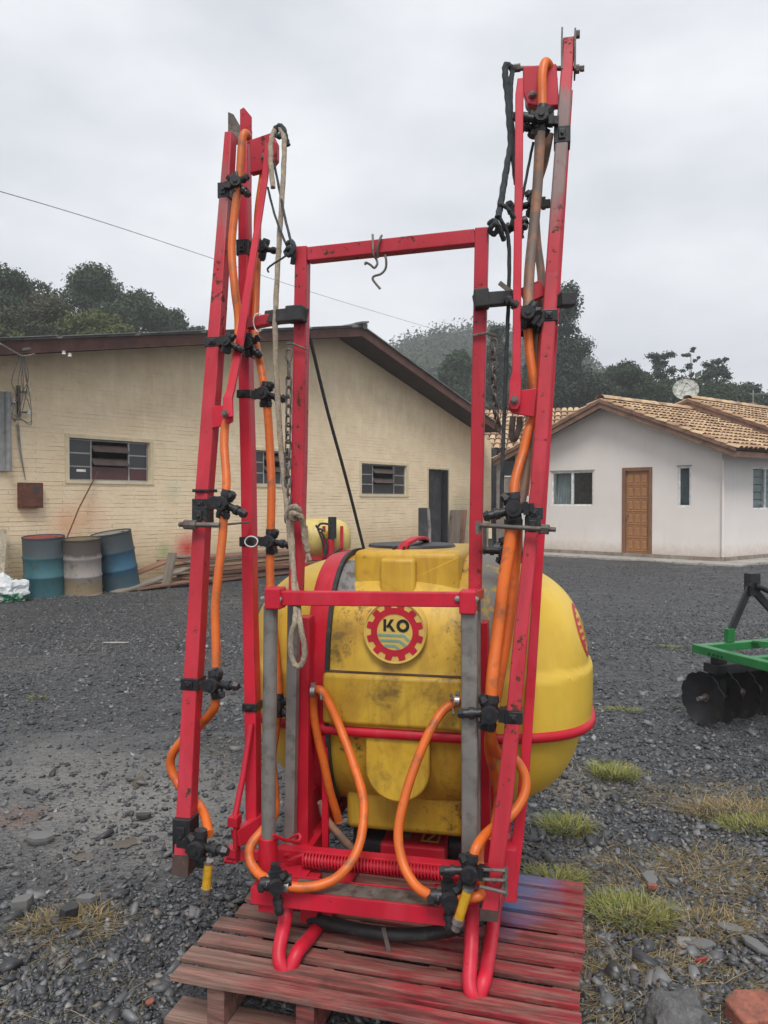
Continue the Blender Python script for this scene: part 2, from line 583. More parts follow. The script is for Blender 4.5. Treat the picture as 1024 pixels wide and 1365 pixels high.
CUBE = np.array([[x, y, z] for z in (-1, 1) for y in (-1, 1) for x in (-1, 1)], dtype=np.float32)
CUBEF = np.array([(0, 2, 3, 1), (4, 5, 7, 6), (0, 1, 5, 4), (2, 6, 7, 3), (0, 4, 6, 2), (1, 3, 7, 5)], dtype=np.int32)
def rand_rot(n, tilt=0.6):
    a = rng.uniform(0, 2 * np.pi, n)
    ax = rng.normal(0, tilt, n)
    ay = rng.normal(0, tilt, n)
    ca, sa, cx, sx, cy, sy = np.cos(a), np.sin(a), np.cos(ax), np.sin(ax), np.cos(ay), np.sin(ay)
    Z0, O1 = np.zeros(n), np.ones(n)
    Rz = np.stack([ca, -sa, Z0, sa, ca, Z0, Z0, Z0, O1], -1).reshape(n, 3, 3)
    Rx = np.stack([O1, Z0, Z0, Z0, cx, -sx, Z0, sx, cx], -1).reshape(n, 3, 3)
    Ry = np.stack([cy, Z0, sy, Z0, O1, Z0, -sy, Z0, cy], -1).reshape(n, 3, 3)
    return Rx @ Ry @ Rz
def stones(px, py, size, flat=(0.25, 0.6), sink=0.10, tilt=0.40):
    n = len(px)
    v = np.repeat(CUBE[None], n, 0)
    jx = rng.uniform(0.25, 1.0, (n, 4, 2))
    top = jx * rng.uniform(0.86, 1.0, (n, 4, 1))
    v[:, :4, :2] *= jx
    v[:, 4:, :2] *= top
    v[:, 4:, 2] *= rng.uniform(0.72, 1.0, (n, 4))
    sc = np.stack([rng.uniform(0.7, 1.3, n), rng.uniform(0.5, 1.0, n), rng.uniform(*flat, n)], -1) * size[:, None] * 0.5
    v = v * sc[:, None, :]
    v = np.einsum('nij,nkj->nki', rand_rot(n, tilt), v)
    z = ground_h(px, py) + sc[:, 2] * (1 - sink)
    v += np.stack([px, py, z], -1)[:, None, :]
    f = (CUBEF[None] + (np.arange(n) * 8)[:, None, None]).reshape(-1, 4)
    return v.reshape(-1, 3), f

PAL = Frame((-0.58, 2.02, 0), math.cos(R(-15.5)), math.sin(R(-15.5)))
def scatter(n, y0, y1, power, spread=0.56):
    u = rng.uniform(0, 1, n)
    y = (y0 ** (1 - power) + u * (y1 ** (1 - power) - y0 ** (1 - power))) ** (1 / (1 - power))
    x = rng.uniform(-spread, spread, n) * y + rng.uniform(-0.2, 0.2, n)
    # bare worn patches: fewer stones
    m = np.sin(1.1 * x + 0.5) * np.sin(0.9 * y + 1.2) + 0.5 * np.sin(2.7 * x - 1.3 * y)
    keep = rng.uniform(0, 1, n) < np.clip(0.85 - 0.35 * m, 0.28, 1)
    keep &= ~((x < -0.2) & (x > -2.2) & (y > 2.75) & (y < 4.6) & (rng.uniform(0, 1, n) < 0.62))
    rel_x, rel_y = x - PAL.o.x, y - PAL.o.y
    lu = rel_x * PAL.u.x + rel_y * PAL.u.y
    lv = rel_x * PAL.v.x + rel_y * PAL.v.y
    keep &= ~((lu > -0.05) & (lu < 1.1) & (lv > 0.0) & (lv < 0.9) & (rng.uniform(0, 1, n) < 0.8))
    # the house and the warehouse stand here
    keep &= (x - (-5.27 + 0.803 * (y - 11.7)) > 0.3)
    return x[keep], y[keep]
vs_, fs_, off = [], [], 0
for n, y0, y1, pw, s0, s1 in ((78000, 1.5, 9.0, 1.2, 0.010, 0.026), (26000, 1.5, 8.5, 1.3, 0.020, 0.046), (1100, 1.5, 6.0, 1.3, 0.045, 0.085), (42000, 7.0, 17.0, 1.01, 0.016, 0.045)):
    x, y = scatter(n, y0, y1, pw)
    s = rng.uniform(0, 1, len(x)) ** 2 * (s1 - s0) + s0
    v, f = stones(x, y, s, flat=(0.10, 0.36))
    vs_.append(v)
    fs_.append(f + off)
    off += len(v)
link('gravel', np_mesh('gravel', np.concatenate(vs_), np.concatenate(fs_)), M['stone'], kind='stuff')

# -------------------- puddles in the wheel ruts
def puddle_mat():
    t = NT('muddy_water')
    n = t.noise(t.obj(), 9, 3)
    return t.fin(t.mix(n, (0.075, 0.062, 0.045), (0.13, 0.11, 0.085)), 0.10, 0, 0.35)
M['puddle'] = puddle_mat()
def puddle(px, py, rx, ry, lab, k):
    c = G(px, py)
    n = 26
    pts = []
    for i in range(n):
        a = 2 * math.pi * i / n
        f = 1 + 0.22 * math.sin(2 * a + k) + 0.14 * math.sin(5 * a + 2 * k)
        pts.append((c.x + rx * f * math.cos(a), c.y + ry * f * math.sin(a)))
    zz = max(float(ground_h(np.array(x), np.array(y))) for x, y in pts) + 0.003
    mb = MB()
    mb.add([(x, y, zz) for x, y in pts], [tuple(range(n))])
    tag(mb.build('puddle', M['puddle']), kind='structure')
puddle(168, 1125, 0.045, 0.05, 'x', 0.4)
puddle(112, 1140, 0.034, 0.045, 'x', 1.9)
puddle(184, 1043, 0.030, 0.07, 'x', 3.1)

# ================================================================== SPRAYER
TH = R(-12)
S = Frame((-0.043, 2.12, 0), math.cos(TH), math.sin(TH))
SP = S.px
spr = S.empty('boom_sprayer', 'red framed crop sprayer with yellow tank and two tall folded booms standing on the pallet', 'sprayer')
def hang(name, label, cat, group=None):
    """a thing of its own tied to the sprayer (ropes, chains, hook): same axes"""
    return thing(name, label, cat, S.o, S.rz, group)

# ---- tank: superellipsoid body with moulded steps
TC = Vector((0.035, 0.62, 0.785))
TA, TB, TZ = 0.585, 0.37, 0.43
EX, EY = 3.0, 2.55
def sgnpow(a, e):
    return math.copysign(abs(a) ** e, a)
Z_RIDGE, Z_BELT = 0.862, 0.690
def smooth(a, b, x):
    t = min(1, max(0, (x - a) / (b - a)))
    return t * t * (3 - 2 * t)
def tank_point(ax, th):
    """ax: -pi/2..pi/2 along the tank, th: round it"""
    x = TA * sgnpow(math.sin(ax), 2 / EX)
    s = abs(math.cos(ax)) ** (2 / EX)
    y = TB * s * sgnpow(math.cos(th), 2 / EY)
    z = TZ * s * sgnpow(math.sin(th), 2 / EY)
    p = Vector((x, y, z))
    zz = p.z + TC.z
    band = smooth(Z_RIDGE + 0.007, Z_RIDGE - 0.005, zz) * smooth(Z_BELT - 0.030, Z_BELT - 0.018, zz)
    n = Vector((x / TA ** 2, y / TB ** 2, 0))
    if n.length > 1e-6:
        p += n.normalized() * (0.013 * band) * min(1, s * 2 + 0.6)
    lower = smooth(Z_BELT - 0.018, Z_BELT - 0.05, zz)
    p.x *= 1 - 0.03 * lower
    p.y *= 1 - 0.02 * lower
    return p + TC
def tank_mesh():
    na, nt = 110, 190
    vs = []
    for i in range(na + 1):
        t = -1 + 2 * i / na
        ax = math.copysign(abs(t) ** 0.8, t) * math.pi / 2 * 0.9995
        for k in range(nt):
            th = 2 * math.pi * (k / nt)
            th += 0.10 * math.sin(2 * th)
            vs.append(tank_point(ax, th))
    fs = []
    for i in range(na):
        for k in range(nt):
            a, b = i * nt + k, i * nt + (k + 1) % nt
            fs.append((a, b, b + nt, a + nt))
    mb = MB()
    mb.add(vs, fs)
    return mb
tmb = tank_mesh()
tank = tmb.build('tank', M['tank'], spr, smooth=True)
tank_bvh = BVHTree.FromPolygons([Vector(v) for v in tmb.v], tmb.f)

def tank_band(x0, x1, off, th0=-0.9, th1=math.pi * 1.3, n=110):
    """strap that wraps over the tank across its length"""
    rings = []
    for k in range(n):
        th = th0 + (th1 - th0) * k / (n - 1)
        ring = []
        for xx, o_ in ((x0, 0.0), (x0, off), (x1, off), (x1, 0.0)):
            s = (1 - abs((xx - TC.x) / TA) ** EX) ** (1 / EX)
            y = TB * s * sgnpow(math.cos(th), 2 / EY)
            z = TZ * s * sgnpow(math.sin(th), 2 / EY)
            n_ = Vector((0, y / TB ** 2, z / TZ ** 2)).normalized()
            p = Vector((xx, TC.y + y, TC.z + z)) + n_ * (o_ + 0.004)
            ring.append(p)
        rings.append(ring)
    mb = MB()
    mb.loft(rings)
    return mb
tank_band(-0.262, -0.198, 0.011).build('tank_strap', M['red_plain'], spr, smooth=True)
tank_band(-0.197, -0.184, 0.016).build('strap_gap_shade', M['rubber'], spr, smooth=True)  # black band standing in for the shadowed gap along the strap
tank_band(0.268, 0.335, 0.008).build('tank_strap', M['strap_grey'], spr, smooth=True, label='strap weathered to dirty grey')

# round red belt pipe at the waist
def belt():
    pts = []
    z = Z_BELT
    kz = abs((z - TC.z) / TZ) ** EY
    n = 120
    for i in range(n):
        a = 2 * math.pi * i / n
        lo, hi = 0.0, 1.0
        for _ in range(40):
            m = (lo + hi) / 2
            x, y = m * math.cos(a), m * math.sin(a)
            f = abs(x / TA) ** EX + (abs(y / TB) ** EY + kz) ** (EX / EY)
            if f > 1: hi = m
            else: lo = m
        pts.append(Vector((TC.x + (lo + 0.008) * math.cos(a), TC.y + (lo + 0.008) * math.sin(a), z - 0.008 - 0.012 * math.cos(a) * 0)))
    mb = MB()
    mb.tube(pts, 0.0175, 12, closed=True)
    return mb
belt().build('belt_pipe', M['red_plain'], spr, smooth=True)

# filler hump, front block, waist pad, lower pad, sump
def round_box(x0, x1, y0, y1, z0, z1):
    return MB().bb((x0, y0, z0), (x1, y1, z1))
a, b = SP(481, 733, 0.42), SP(617, 733, 0.42)
hump = round_box(a.x - 0.012, b.x, 0.365, 0.86, 1.00, SP(540, 731, 0.50).z).build('filler_hump', M['tank'], spr, smooth=True, bevel=0.022, seg=4)
a, b = SP(507, 744, 0.345), SP(554, 744, 0.345)
round_box(a.x, b.x, 0.335, 0.47, 0.98, a.z).build('filler_block', M['tank'], hump, smooth=True, bevel=0.012, seg=3)
# faint diagonal crease on the hump's front
mbg = MB()
mbg.loft([[SP(556, 768, .365), SP(556, 790, .365), SP(556, 790, .372), SP(556, 768, .372)], [SP(611, 742, .356), SP(613, 790, .350), SP(613, 790, .372), SP(611, 742, .372)]])
mbg.build('hump_crease', M['tank'], hump, smooth=True, bevel=0.004, seg=3)
a, b = SP(429, 896, 0.222), SP(618, 977, 0.222)
round_box(a.x, b.x, 0.222, 0.42, b.z, a.z - 0.002).build('waist_pad', M['tank'], spr, smooth=True, bevel=0.014, seg=3)
MB().bb((a.x + 0.004, 0.233, a.z - 0.0015), (b.x - 0.004, 0.30, a.z + 0.0016)).build('seam_gap_shade', M['rust_dark'], spr, bevel=0.001)  # thin dark strip that paints the shaded gap above the pad
pc = SP(529, 1020, 0.236)
pw = (SP(572, 1020, 0.236).x - SP(486, 1020, 0.236).x) / 2
ztop, zc = SP(529, 984, 0.236).z, SP(529, 1028, 0.236).z
poly = [(pc.x + pw, ztop), (pc.x - pw, ztop)] + [(pc.x - pw * math.cos(t), zc - pw * math.sin(t)) for t in np.linspace(0, math.pi, 24)]
MB().prism(poly, 0.243, 0.42).build('lower_pad', M['tank'], spr, smooth=True, bevel=0.008, seg=3)
a, b = SP(461, 1062, 0.36), SP(620, 1119, 0.36)
round_box(a.x, b.x, 0.36, 0.86, b.z, a.z + 0.05).build('sump', M['tank'], spr, smooth=True, bevel=0.02, seg=3)

# grey worn paint on the left shoulder by the filler: a thin shell over the tank
def shell(center, ru, rv, off, seed):
    """irregular patch projected on the tank from above-front"""
    d = Vector((0, 0.62, -0.78)).normalized()
    ux = Vector((1, 0, 0))
    vy = d.cross(ux).normalized()
    c0 = Vector(center) - d * 0.6
    rr = random.Random(seed)
    rings = []
    n = 44
    rad = [1 + 0.35 * math.sin(3 * k / n * 2 * math.pi + seed) * 0.6 + rr.uniform(-0.2, 0.2) for k in range(n)]
    for q_ in np.linspace(0.02, 1, 9):
        ring = []
        for k in range(n):
            a_ = 2 * math.pi * k / n
            p = c0 + ux * (ru * q_ * rad[k] * math.cos(a_)) + vy * (rv * q_ * rad[k] * math.sin(a_))
            h, nn, _, _ = tank_bvh.ray_cast(p, d)
            if h is None:
                h, nn = p + d * 0.6, -d
            ring.append(h + (nn if nn.dot(d) < 0 else -nn) * off)
        rings.append(ring)
    mb = MB()
    mb.loft(rings, cap=False)
    return mb
shell(SP(462, 762, 0.40), 0.085, 0.10, 0.0016, 3).build('worn_patch', grime_patch('bare_patch', (0.20, 0.195, 0.19), (0.10, 0.09, 0.08), 0.52, 20), tank, smooth=True)

# lid and its red clamp lever
lc = SP(549, 731, 0.62)
lid = MB().lathe((lc.x, 0.62, hump_z := SP(540, 731, 0.50).z - 0.004), [(0.0, 0), (0.148, 0), (0.155, 0.006), (0.15, 0.013), (0.10, 0.016), (0.0, 0.018)], 40).build('tank_lid', M['black'], spr, smooth=True)
mb = MB()
pts = [SP(533, 736, 0.44), SP(541, 724, 0.47), SP(553, 718, 0.53), SP(562, 717, 0.60), SP(570, 721, 0.70)]
for i in range(len(pts) - 1):
    mb.beam(pts[i], pts[i + 1] + (pts[i + 1] - pts[i]) * 0.06, 0.030, 0.012, (0, 0, 1))
mb.build('lid_lever', M['red_plain'], lid, bevel=0.003)
mb = MB()
a, b = SP(524, 744, 0.435), SP(540, 732, 0.435)
mb.bb((a.x, 0.42, a.z - 0.012), (a.x + 0.006, 0.47, b.z + 0.01)).bb((b.x - 0.006, 0.42, a.z - 0.012), (b.x, 0.47, b.z + 0.01)).bb((a.x, 0.415, a.z - 0.018), (b.x, 0.47, a.z - 0.011))
mb.bb((a.x - 0.02, 0.405, a.z - 0.006), (b.x + 0.03, 0.43, a.z + 0.012))
mb.build('lever_bracket', M['black'], lid, bevel=0.002)
mb = MB()
mb.tube([SP(572, 733, 0.66), SP(573, 706, 0.68), SP(571, 678, 0.70)], 0.0055, 8)
mb.build('breather_rod', M['steel'], lid, smooth=True)

# ---- round badge with gear, KO and furrow stripes
bc = SP(526, 843, 0.236)
BR = (SP(568, 843, 0.236).x - SP(484, 843, 0.236).x) / 2
YB = 0.236
badge = MB().lathe((bc.x, YB, bc.z), [(0.0, -0.06), (BR, -0.06), (BR, -0.003), (BR * 0.985, 0.0), (BR * 0.955, 0.0), (BR * 0.94, -0.004), (0, -0.004)], 48, axis=(0, -1, 0)).build('badge', M['logo_yellow'], spr, smooth=True)
def flat(polys, y, th=0.0012):
    mb = MB()
    for p in polys:
        mb.prism([(bc.x + x * BR, bc.z + z * BR) for x, z in p], y - th, y)
    return mb
gear = []
NTH = 12
for k in range(NTH):
    a0 = 2 * math.pi * (k / NTH) + 0.13
    st = 2 * math.pi / NTH
    ri, rv_, ro = 0.565, 0.76, 0.905
    # tooth root arc then tooth
    def pol(r_, a_): return (r_ * math.cos(a_), r_ * math.sin(a_))
    gear.append([pol(ri, a0), pol(rv_, a0), pol(ro, a0 + st * 0.06), pol(ro, a0 + st * 0.30), pol(ro, a0 + st * 0.50), pol(rv_, a0 + st * 0.58), pol(rv_, a0 + st * 0.8), pol(rv_, a0 + st), pol(ri, a0 + st), pol(ri, a0 + st * 0.66), pol(ri, a0 + st * 0.33)])
flat(gear, YB + 0.0038).build('gear_emblem', M['logo_red'], badge)
# KO
Kp = [[(-0.36, 0.02), (-0.27, 0.02), (-0.27, 0.40), (-0.36, 0.40)],
      [(-0.27, 0.17), (-0.13, 0.40), (-0.025, 0.40), (-0.21, 0.12)],
      [(-0.225, 0.215), (-0.085, 0.02), (0.02, 0.02), (-0.17, 0.29)]]
Op = []
for k in range(24):
    a0, a1 = 2 * math.pi * k / 24, 2 * math.pi * (k + 1) / 24
    cx_, cz_ = 0.26, 0.205
    ro_, ri_ = 0.205, 0.105
    Op.append([(cx_ + ri_ * math.cos(a0), cz_ + ri_ * math.sin(a0)), (cx_ + ro_ * math.cos(a0), cz_ + ro_ * math.sin(a0)), (cx_ + ro_ * math.cos(a1), cz_ + ro_ * math.sin(a1)), (cx_ + ri_ * math.cos(a1), cz_ + ri_ * math.sin(a1))])
flat(Kp + Op, YB + 0.0036).build('lettering', M['logo_black'], badge)
def stripe(z, xl, xb, xr, zr, w=0.075):
    h = w / 2
    return [[(xl, z - h), (xb, z - h), (xb + 0.02, z + h), (xl, z + h)], [(xb, z - h), (xr - 0.04, zr - h), (xr + 0.035, zr + h * 0.6), (xb + 0.02, z + h)]]
flat(stripe(-0.10, -0.53, 0.28, 0.46, -0.26) + stripe(-0.27, -0.47, 0.14, 0.36, -0.42) + stripe(-0.43, -0.34, 0.0, 0.12, -0.53), YB + 0.0037).build('furrow_stripes', M['logo_teal'], badge)

# ---- second emblem on the right-hand dome, printed on the curved end
ec = SP(778, 833, 0.50)
e_c, e_n, _, _ = tank_bvh.find_nearest(Vector((TC.x + TA * 0.97, TC.y - 0.10, SP(775, 833, 0.5).z)))
e_d = Vector((-0.90, 0.42, -0.10)).normalized()
e_u = e_d.cross(Vector((0, 0, 1))).normalized()
e_w = e_u.cross(e_d).normalized()
E_C0 = Vector((TC.x + TA * 0.98, TC.y - 0.075, SP(775, 842, 0.5).z))
def decal(polys, off, sub=4):
    mb = MB()
    for p in polys:
        pts = []
        for i in range(len(p)):
            x0, z0 = p[i]
            x1, z1 = p[(i + 1) % len(p)]
            for k in range(sub):
                t = k / sub
                pts.append((x0 + (x1 - x0) * t, z0 + (z1 - z0) * t))
        vs = []
        for x, z in pts:
            o_ = E_C0 - e_d * 0.3 + e_u * x + e_w * z
            h, nn, _, _ = tank_bvh.ray_cast(o_, e_d)
            if h is None:
                h, nn, _, _ = tank_bvh.find_nearest(o_ + e_d * 0.3)
            nn = nn if nn.dot(e_d) < 0 else -nn
            vs.append(h + nn * off)
        mb.add(vs, [tuple(range(len(vs)))])
    return mb
ER = 0.088
ringp = []
for k in range(40):
    a0, a1 = 2 * math.pi * k / 40, 2 * math.pi * (k + 1) / 40
    ringp.append([(ER * 0.82 * math.cos(a0), ER * 0.82 * math.sin(a0)), (ER * math.cos(a0), ER * math.sin(a0)), (ER * math.cos(a1), ER * math.sin(a1)), (ER * 0.82 * math.cos(a1), ER * 0.82 * math.sin(a1))])
emblem = decal(ringp, 0.0016, 1).build('side_emblem', M['logo_red'], tank)
comb = []
for k in range(5):
    z0 = ER * (0.62 - 0.26 * k)
    xl = -math.sqrt(max(0.01, 0.84 ** 2 - (z0 / ER + 0.06) ** 2)) * ER
    comb.append([(xl - 0.004, z0), (-ER * 0.36, z0), (-ER * 0.36, z0 + ER * 0.13), (xl - 0.004, z0 + ER * 0.13)])
comb.append([(-ER * 0.80, -ER * 0.5), (-ER * 0.36, -ER * 0.62), (-ER * 0.36, -ER * 0.46), (-ER * 0.83, -ER * 0.40)])
decal(comb, 0.0016, 2).build('emblem_teeth', M['logo_red'], emblem)
def stroke(path, w):
    out = []
    for (x0, z0), (x1, z1) in zip(path[:-1], path[1:]):
        l = math.hypot(x1 - x0, z1 - z0)
        nx_, nz_ = -(z1 - z0) / l * w / 2, (x1 - x0) / l * w / 2
        out.append([(x0 - nx_, z0 - nz_), (x1 - nx_, z1 - nz_), (x1 + nx_, z1 + nz_), (x0 + nx_, z0 + nz_)])
    return out
tre = []
for sx in (-0.13, 0.34):
    tre += stroke([((sx - 0.02) * ER, 0.52 * ER), ((sx - 0.03) * ER, 0.2 * ER), ((sx - 0.13) * ER, -0.34 * ER), ((sx - 0.02) * ER, -0.30 * ER), ((sx + 0.06) * ER, -0.46 * ER), ((sx + 0.14) * ER, -0.30 * ER), ((sx + 0.24) * ER, -0.33 * ER), ((sx + 0.10) * ER, 0.2 * ER), ((sx - 0.02) * ER, 0.52 * ER)], 0.0045)
decal(tre, 0.0018, 3).build('emblem_outline', M['logo_brown'], emblem)

# ---- front lift frame (plane 0) and sliding arch (plane .15)
def vbar(name, stations, mat, depth=0.04, parent=spr, bevel=0.003, smooth_=False):
    """post through stations (x_left, x_right, y, plane): x_left..x_right is its front face"""
    mb = MB()
    rings = []
    for xl, xr, y, ly in stations:
        a_, b_ = SP(xl, y, ly), SP(xr, y, ly)
        rings.append([Vector((a_.x, ly, a_.z)), Vector((b_.x, ly, a_.z)), Vector((b_.x, ly + depth, a_.z)), Vector((a_.x, ly + depth, a_.z))])
    mb.loft(rings)
    return mb.build(name, mat, parent, bevel=bevel, smooth=smooth_)
M['post_grey'] = generic('bare_grey_tube', (0.23, 0.215, 0.20), 0.5, 0.3, 0.28, 7, (0.11, 0.085, 0.065), (0.50, 0.72), 0.1)
mb = MB()
mb.tube([SP(361, 808, 0.018), SP(358, 1118, 0.018)], 0.0205, 20)
mb.build('sliding_tube', M['post_grey'], spr, smooth=True)
mb = MB()
mb.beam(SP(626, 814, 0.018), SP(627, 1140, 0.018), 0.044, 0.036, (0, 1, 0))
mb.build('sliding_tube', M['post_grey'], spr, bevel=0.006, seg=3)
# lower sockets
mb = MB()
a = SP(358, 1115, 0.018)
b = SP(356, 1172, 0.018)
mb.cyl(a, b, 0.0275, 22)
mb.build('tube_socket', M['red_plain'], spr, smooth=True, bevel=0.002)
# corner brackets and crossbar
def corner(xl, xr, y0, y1, mat=M['red']):
    a_, b_ = SP(xl, y0, -0.012), SP(xr, y1, -0.012)
    mb_ = MB()
    mb_.bb((a_.x, -0.012, b_.z), (b_.x, 0.046, a_.z))
    return mb_.build('corner_bracket', mat, spr, bevel=0.005, seg=3)
cl_ = corner(352, 373, 784, 813)
cr_ = corner(612, 634, 788, 820)
mb = MB()
a, b = SP(373, 798, 0.0), SP(613, 800, 0.0)
mb.beam(Vector((a.x - 0.004, 0.016, a.z)), Vector((b.x + 0.004, 0.016, b.z)), 0.040, 0.03, (0, 1, 0))
mb.build('crossbar', M['red'], spr, bevel=0.003)
for cx_, pr in ((362, cl_), (622, cr_)):
    c0 = SP(cx_, 798, 0)
    mb = MB()
    mb.beam(Vector((c0.x, 0.046, c0.z)), Vector((c0.x + 0.012, 0.165, c0.z - 0.004)), 0.045, 0.028, (0, 0, 1))
    mb.build('bracket_arm', M['red'], pr, bevel=0.003)
    mb = MB()
    for dx in (-0.024, 0.026):
        mb.lathe((c0.x + dx, -0.012 if abs(dx) < .02 else -0.001, c0.z), [(0, 0), (0.008, 0), (0.008, 0.007), (0, 0.008)], 6, axis=(0, -1, 0))
    mb.build('bolt', M['bolt'], pr)
AY = 0.15
vbar('arch_post', [(393, 409, 328, AY), (388, 405, 609, AY), (384, 400, 800, AY)], M['red_worn'], 0.042)
vbar('arch_post', [(633, 651, 303, AY), (628, 645, 560, AY), (624, 641, 800, AY)], M['red_worn'], 0.042)
vbar('inner_tube', [(383, 397, 800, AY + .003), (378, 391, 1140, AY + .003)], M['post_grey'], 0.034)
vbar('inner_tube', [(625, 640, 800, AY + .003), (624, 640, 1130, AY + .003)], M['post_grey'], 0.034)
a, b = SP(409, 338, AY), SP(633, 314, AY)
mb = MB()
mb.beam(Vector((a.x, AY + 0.021, a.z)), Vector((b.x, AY + 0.021, b.z)), 0.0415, 0.042, (0, 1, 0))
mb.build('arch_beam', M['red_worn'], spr, bevel=0.003)
# guide channels
vbar('mast_guide', [(396, 412, 823, 0.20), (394, 410, 1150, 0.20)], M['red_plain'], 0.06)
vbar('mast_guide', [(641, 650, 830, 0.20), (639, 654, 1150, 0.20)], M['red_plain'], 0.06)
vbar('side_plate', [(651, 659, 985, 0.30), (648, 660, 1150, 0.30)], M['red_plain'], 0.05)
# diagonal plate left behind, stays
mb = MB()
a, b = SP(411, 1056, 0.28), SP(411, 1115, 0.28)
mb.bb((a.x, 0.28, b.z), (a.x + 0.012, 0.95, a.z))
mb.build('side_beam', M['red_plain'], spr, bevel=0.002)
mb = MB()
a, b = SP(652, 1060, 0.30), SP(652, 1125, 0.30)
mb.bb((a.x, 0.32, b.z), (a.x + 0.012, 0.95, a.z))
mb.build('side_beam', M['red_plain'], spr, bevel=0.002)
mb = MB()
for x in (-0.20, 0.24):
    mb.beam((x, 0.26, 0.66), (x, 0.26, 0.30), 0.02, 0.02)
    mb.beam((x, 0.27, 0.675), (x + (0.03 if x < 0 else -0.03), 0.30, 0.675), 0.02, 0.02, (0, 0, 1))
mb.build('tank_stay', M['red_plain'], spr, bevel=0.002)

# ---- base: front channel, rear beam, spring, skids, side rails
def channel(x0p, x1p, ly, h=0.047, depth=0.075, t=0.004, name='base_channel'):
    """U channel lying with its web to the front"""
    a_, b_ = Vector(x0p), Vector(x1p)
    mb_ = MB()
    n_ = Vector((0, 1, 0))
    mb_.beam(a_ + n_ * t / 2, b_ + n_ * t / 2, h, t, (0, 1, 0))
    for dz in (h / 2 - t / 2, -h / 2 + t / 2):
        mb_.beam(a_ + Vector((0, t + (depth - t) / 2, dz)), b_ + Vector((0, t + (depth - t) / 2, dz)), t, depth - t - 0.001, (0, 1, 0))
    mb_.beam(a_ + Vector((0, depth + t / 2, 0)), b_ + Vector((0, depth + t / 2, 0)), h + 0.012, t, (0, 1, 0))
    return mb_.build(name, M['red'], spr, bevel=0.0015)
LYB = -0.045
a, b = SP(334, 1195, LYB), SP(597, 1223, LYB)
zb = (a.z + b.z) / 2
ch = channel((a.x, LYB, zb), (b.x + 0.03, LYB, zb), LYB)
# darker strip along the channel's top
MB().bb((a.x + 0.12, LYB + 0.008, zb + 0.0245), (b.x - 0.03, LYB + 0.072, zb + 0.0262)).build('channel_top_strip', M['steel_dark'], ch)
a, b = SP(385, 1172, 0.12), SP(660, 1190, 0.12)
mb = MB()
mb.beam(Vector((a.x - 0.04, 0.14, 0.325)), Vector((b.x + 0.02, 0.14, 0.325)), 0.05, 0.04, (0, 1, 0))
mb.build('rear_beam', M['red'], spr, bevel=0.003)
# block between socket and channel, left
mb = MB()
a, b = SP(334, 1180, -0.03), SP(396, 1206, -0.03)
mb.bb((a.x + 0.002, LYB + 0.085, zb - 0.02), (b.x, 0.16, zb + 0.02))
mb.bb((a.x + 0.02, LYB + 0.02, zb - 0.055), (a.x + 0.075, LYB + 0.06, zb - 0.0242))
mb.build('base_block', M['red'], spr, bevel=0.003)
# tension spring
a, b = SP(404, 1149, 0.10), SP(597, 1163, 0.10)
zs = (a.z + b.z) / 2
spr_pts = []
turns = 44
for i in range(turns * 12 + 1):
    t = i / (turns * 12)
    ang = 2 * math.pi * i / 12
    spr_pts.append((a.x + (b.x - a.x) * t, 0.10 + 0.019 * math.cos(ang), zs + 0.019 * math.sin(ang)))
mb = MB()
mb.tube(spr_pts, 0.0033, 6)
spring = mb.build('tension_spring', M['red_plain'], spr, smooth=True)
mb = MB()
mb.tube([(a.x, 0.10, zs + 0.016), (a.x - 0.02, 0.095, zs + 0.008), (a.x - 0.042, 0.09, zs), (a.x - 0.05, 0.085, zs + 0.014), (a.x - 0.034, 0.08, zs + 0.022)], 0.0055, 8, sub=5)
mb.tube([(b.x, 0.10, zs), (b.x + 0.03, 0.10, zs)], 0.009, 10)
mb.cyl((a.x + .005, 0.10, zs), (b.x - .005, 0.10, zs), 0.0125, 12)
mb.build('spring_hook', M['red_plain'], spring, smooth=True)
# skids
ZP = 0.142
def skid(path, x_end):
    r_ = 0.0192
    pts = [SP(*p) for p in path]
    xb = pts[-1].x
    pts[-1].z = ZP + r_ + 0.004
    for y, f in ((0.0, 0.25), (0.08, 0.45), (0.16, 0.6), (0.30, 0.75), (0.72, 1.0)):
        pts.append(Vector((xb + (x_end - xb) * f, y, ZP + r_)))
    pts += [Vector((x_end, 0.80, ZP + r_ + 0.02)), Vector((x_end, 0.83, 0.30))]
    mb_ = MB()
    mb_.tube(pts, r_, 16, sub=5)
    return mb_.build('skid', M['red'], spr, smooth=True)
skid([(383, 1203, -0.005), (381, 1222, -0.02), (376, 1246, -0.06), (372, 1268, -0.09), (374, 1286, -0.108), (384, 1296, -0.105), (397, 1292, -0.075)], -0.145)
skid([(629, 1205, -0.005), (629, 1245, -0.025), (627, 1285, -0.075), (626, 1308, -0.10), (629, 1324, -0.115), (637, 1330, -0.11), (646, 1321, -0.085)], 0.335)
mb = MB()
for x in (-0.196, 0.19):
    mb.bb((x - 0.02, 0.05, ZP + 0.03), (x + 0.03, 0.11, 0.30))
    mb.bb((x - 0.02, 0.70, ZP + 0.03), (x + 0.03, 0.76, 0.36))
for x in (-0.24, 0.27):
    mb.bb((x - 0.018, 0.16, 0.29), (x + 0.018, 1.0, 0.335))
mb.bb((-0.24, 0.96, 0.292), (0.27, 1.0, 0.333))
mb.build('base_rail', M['red_plain'], spr, bevel=0.003)
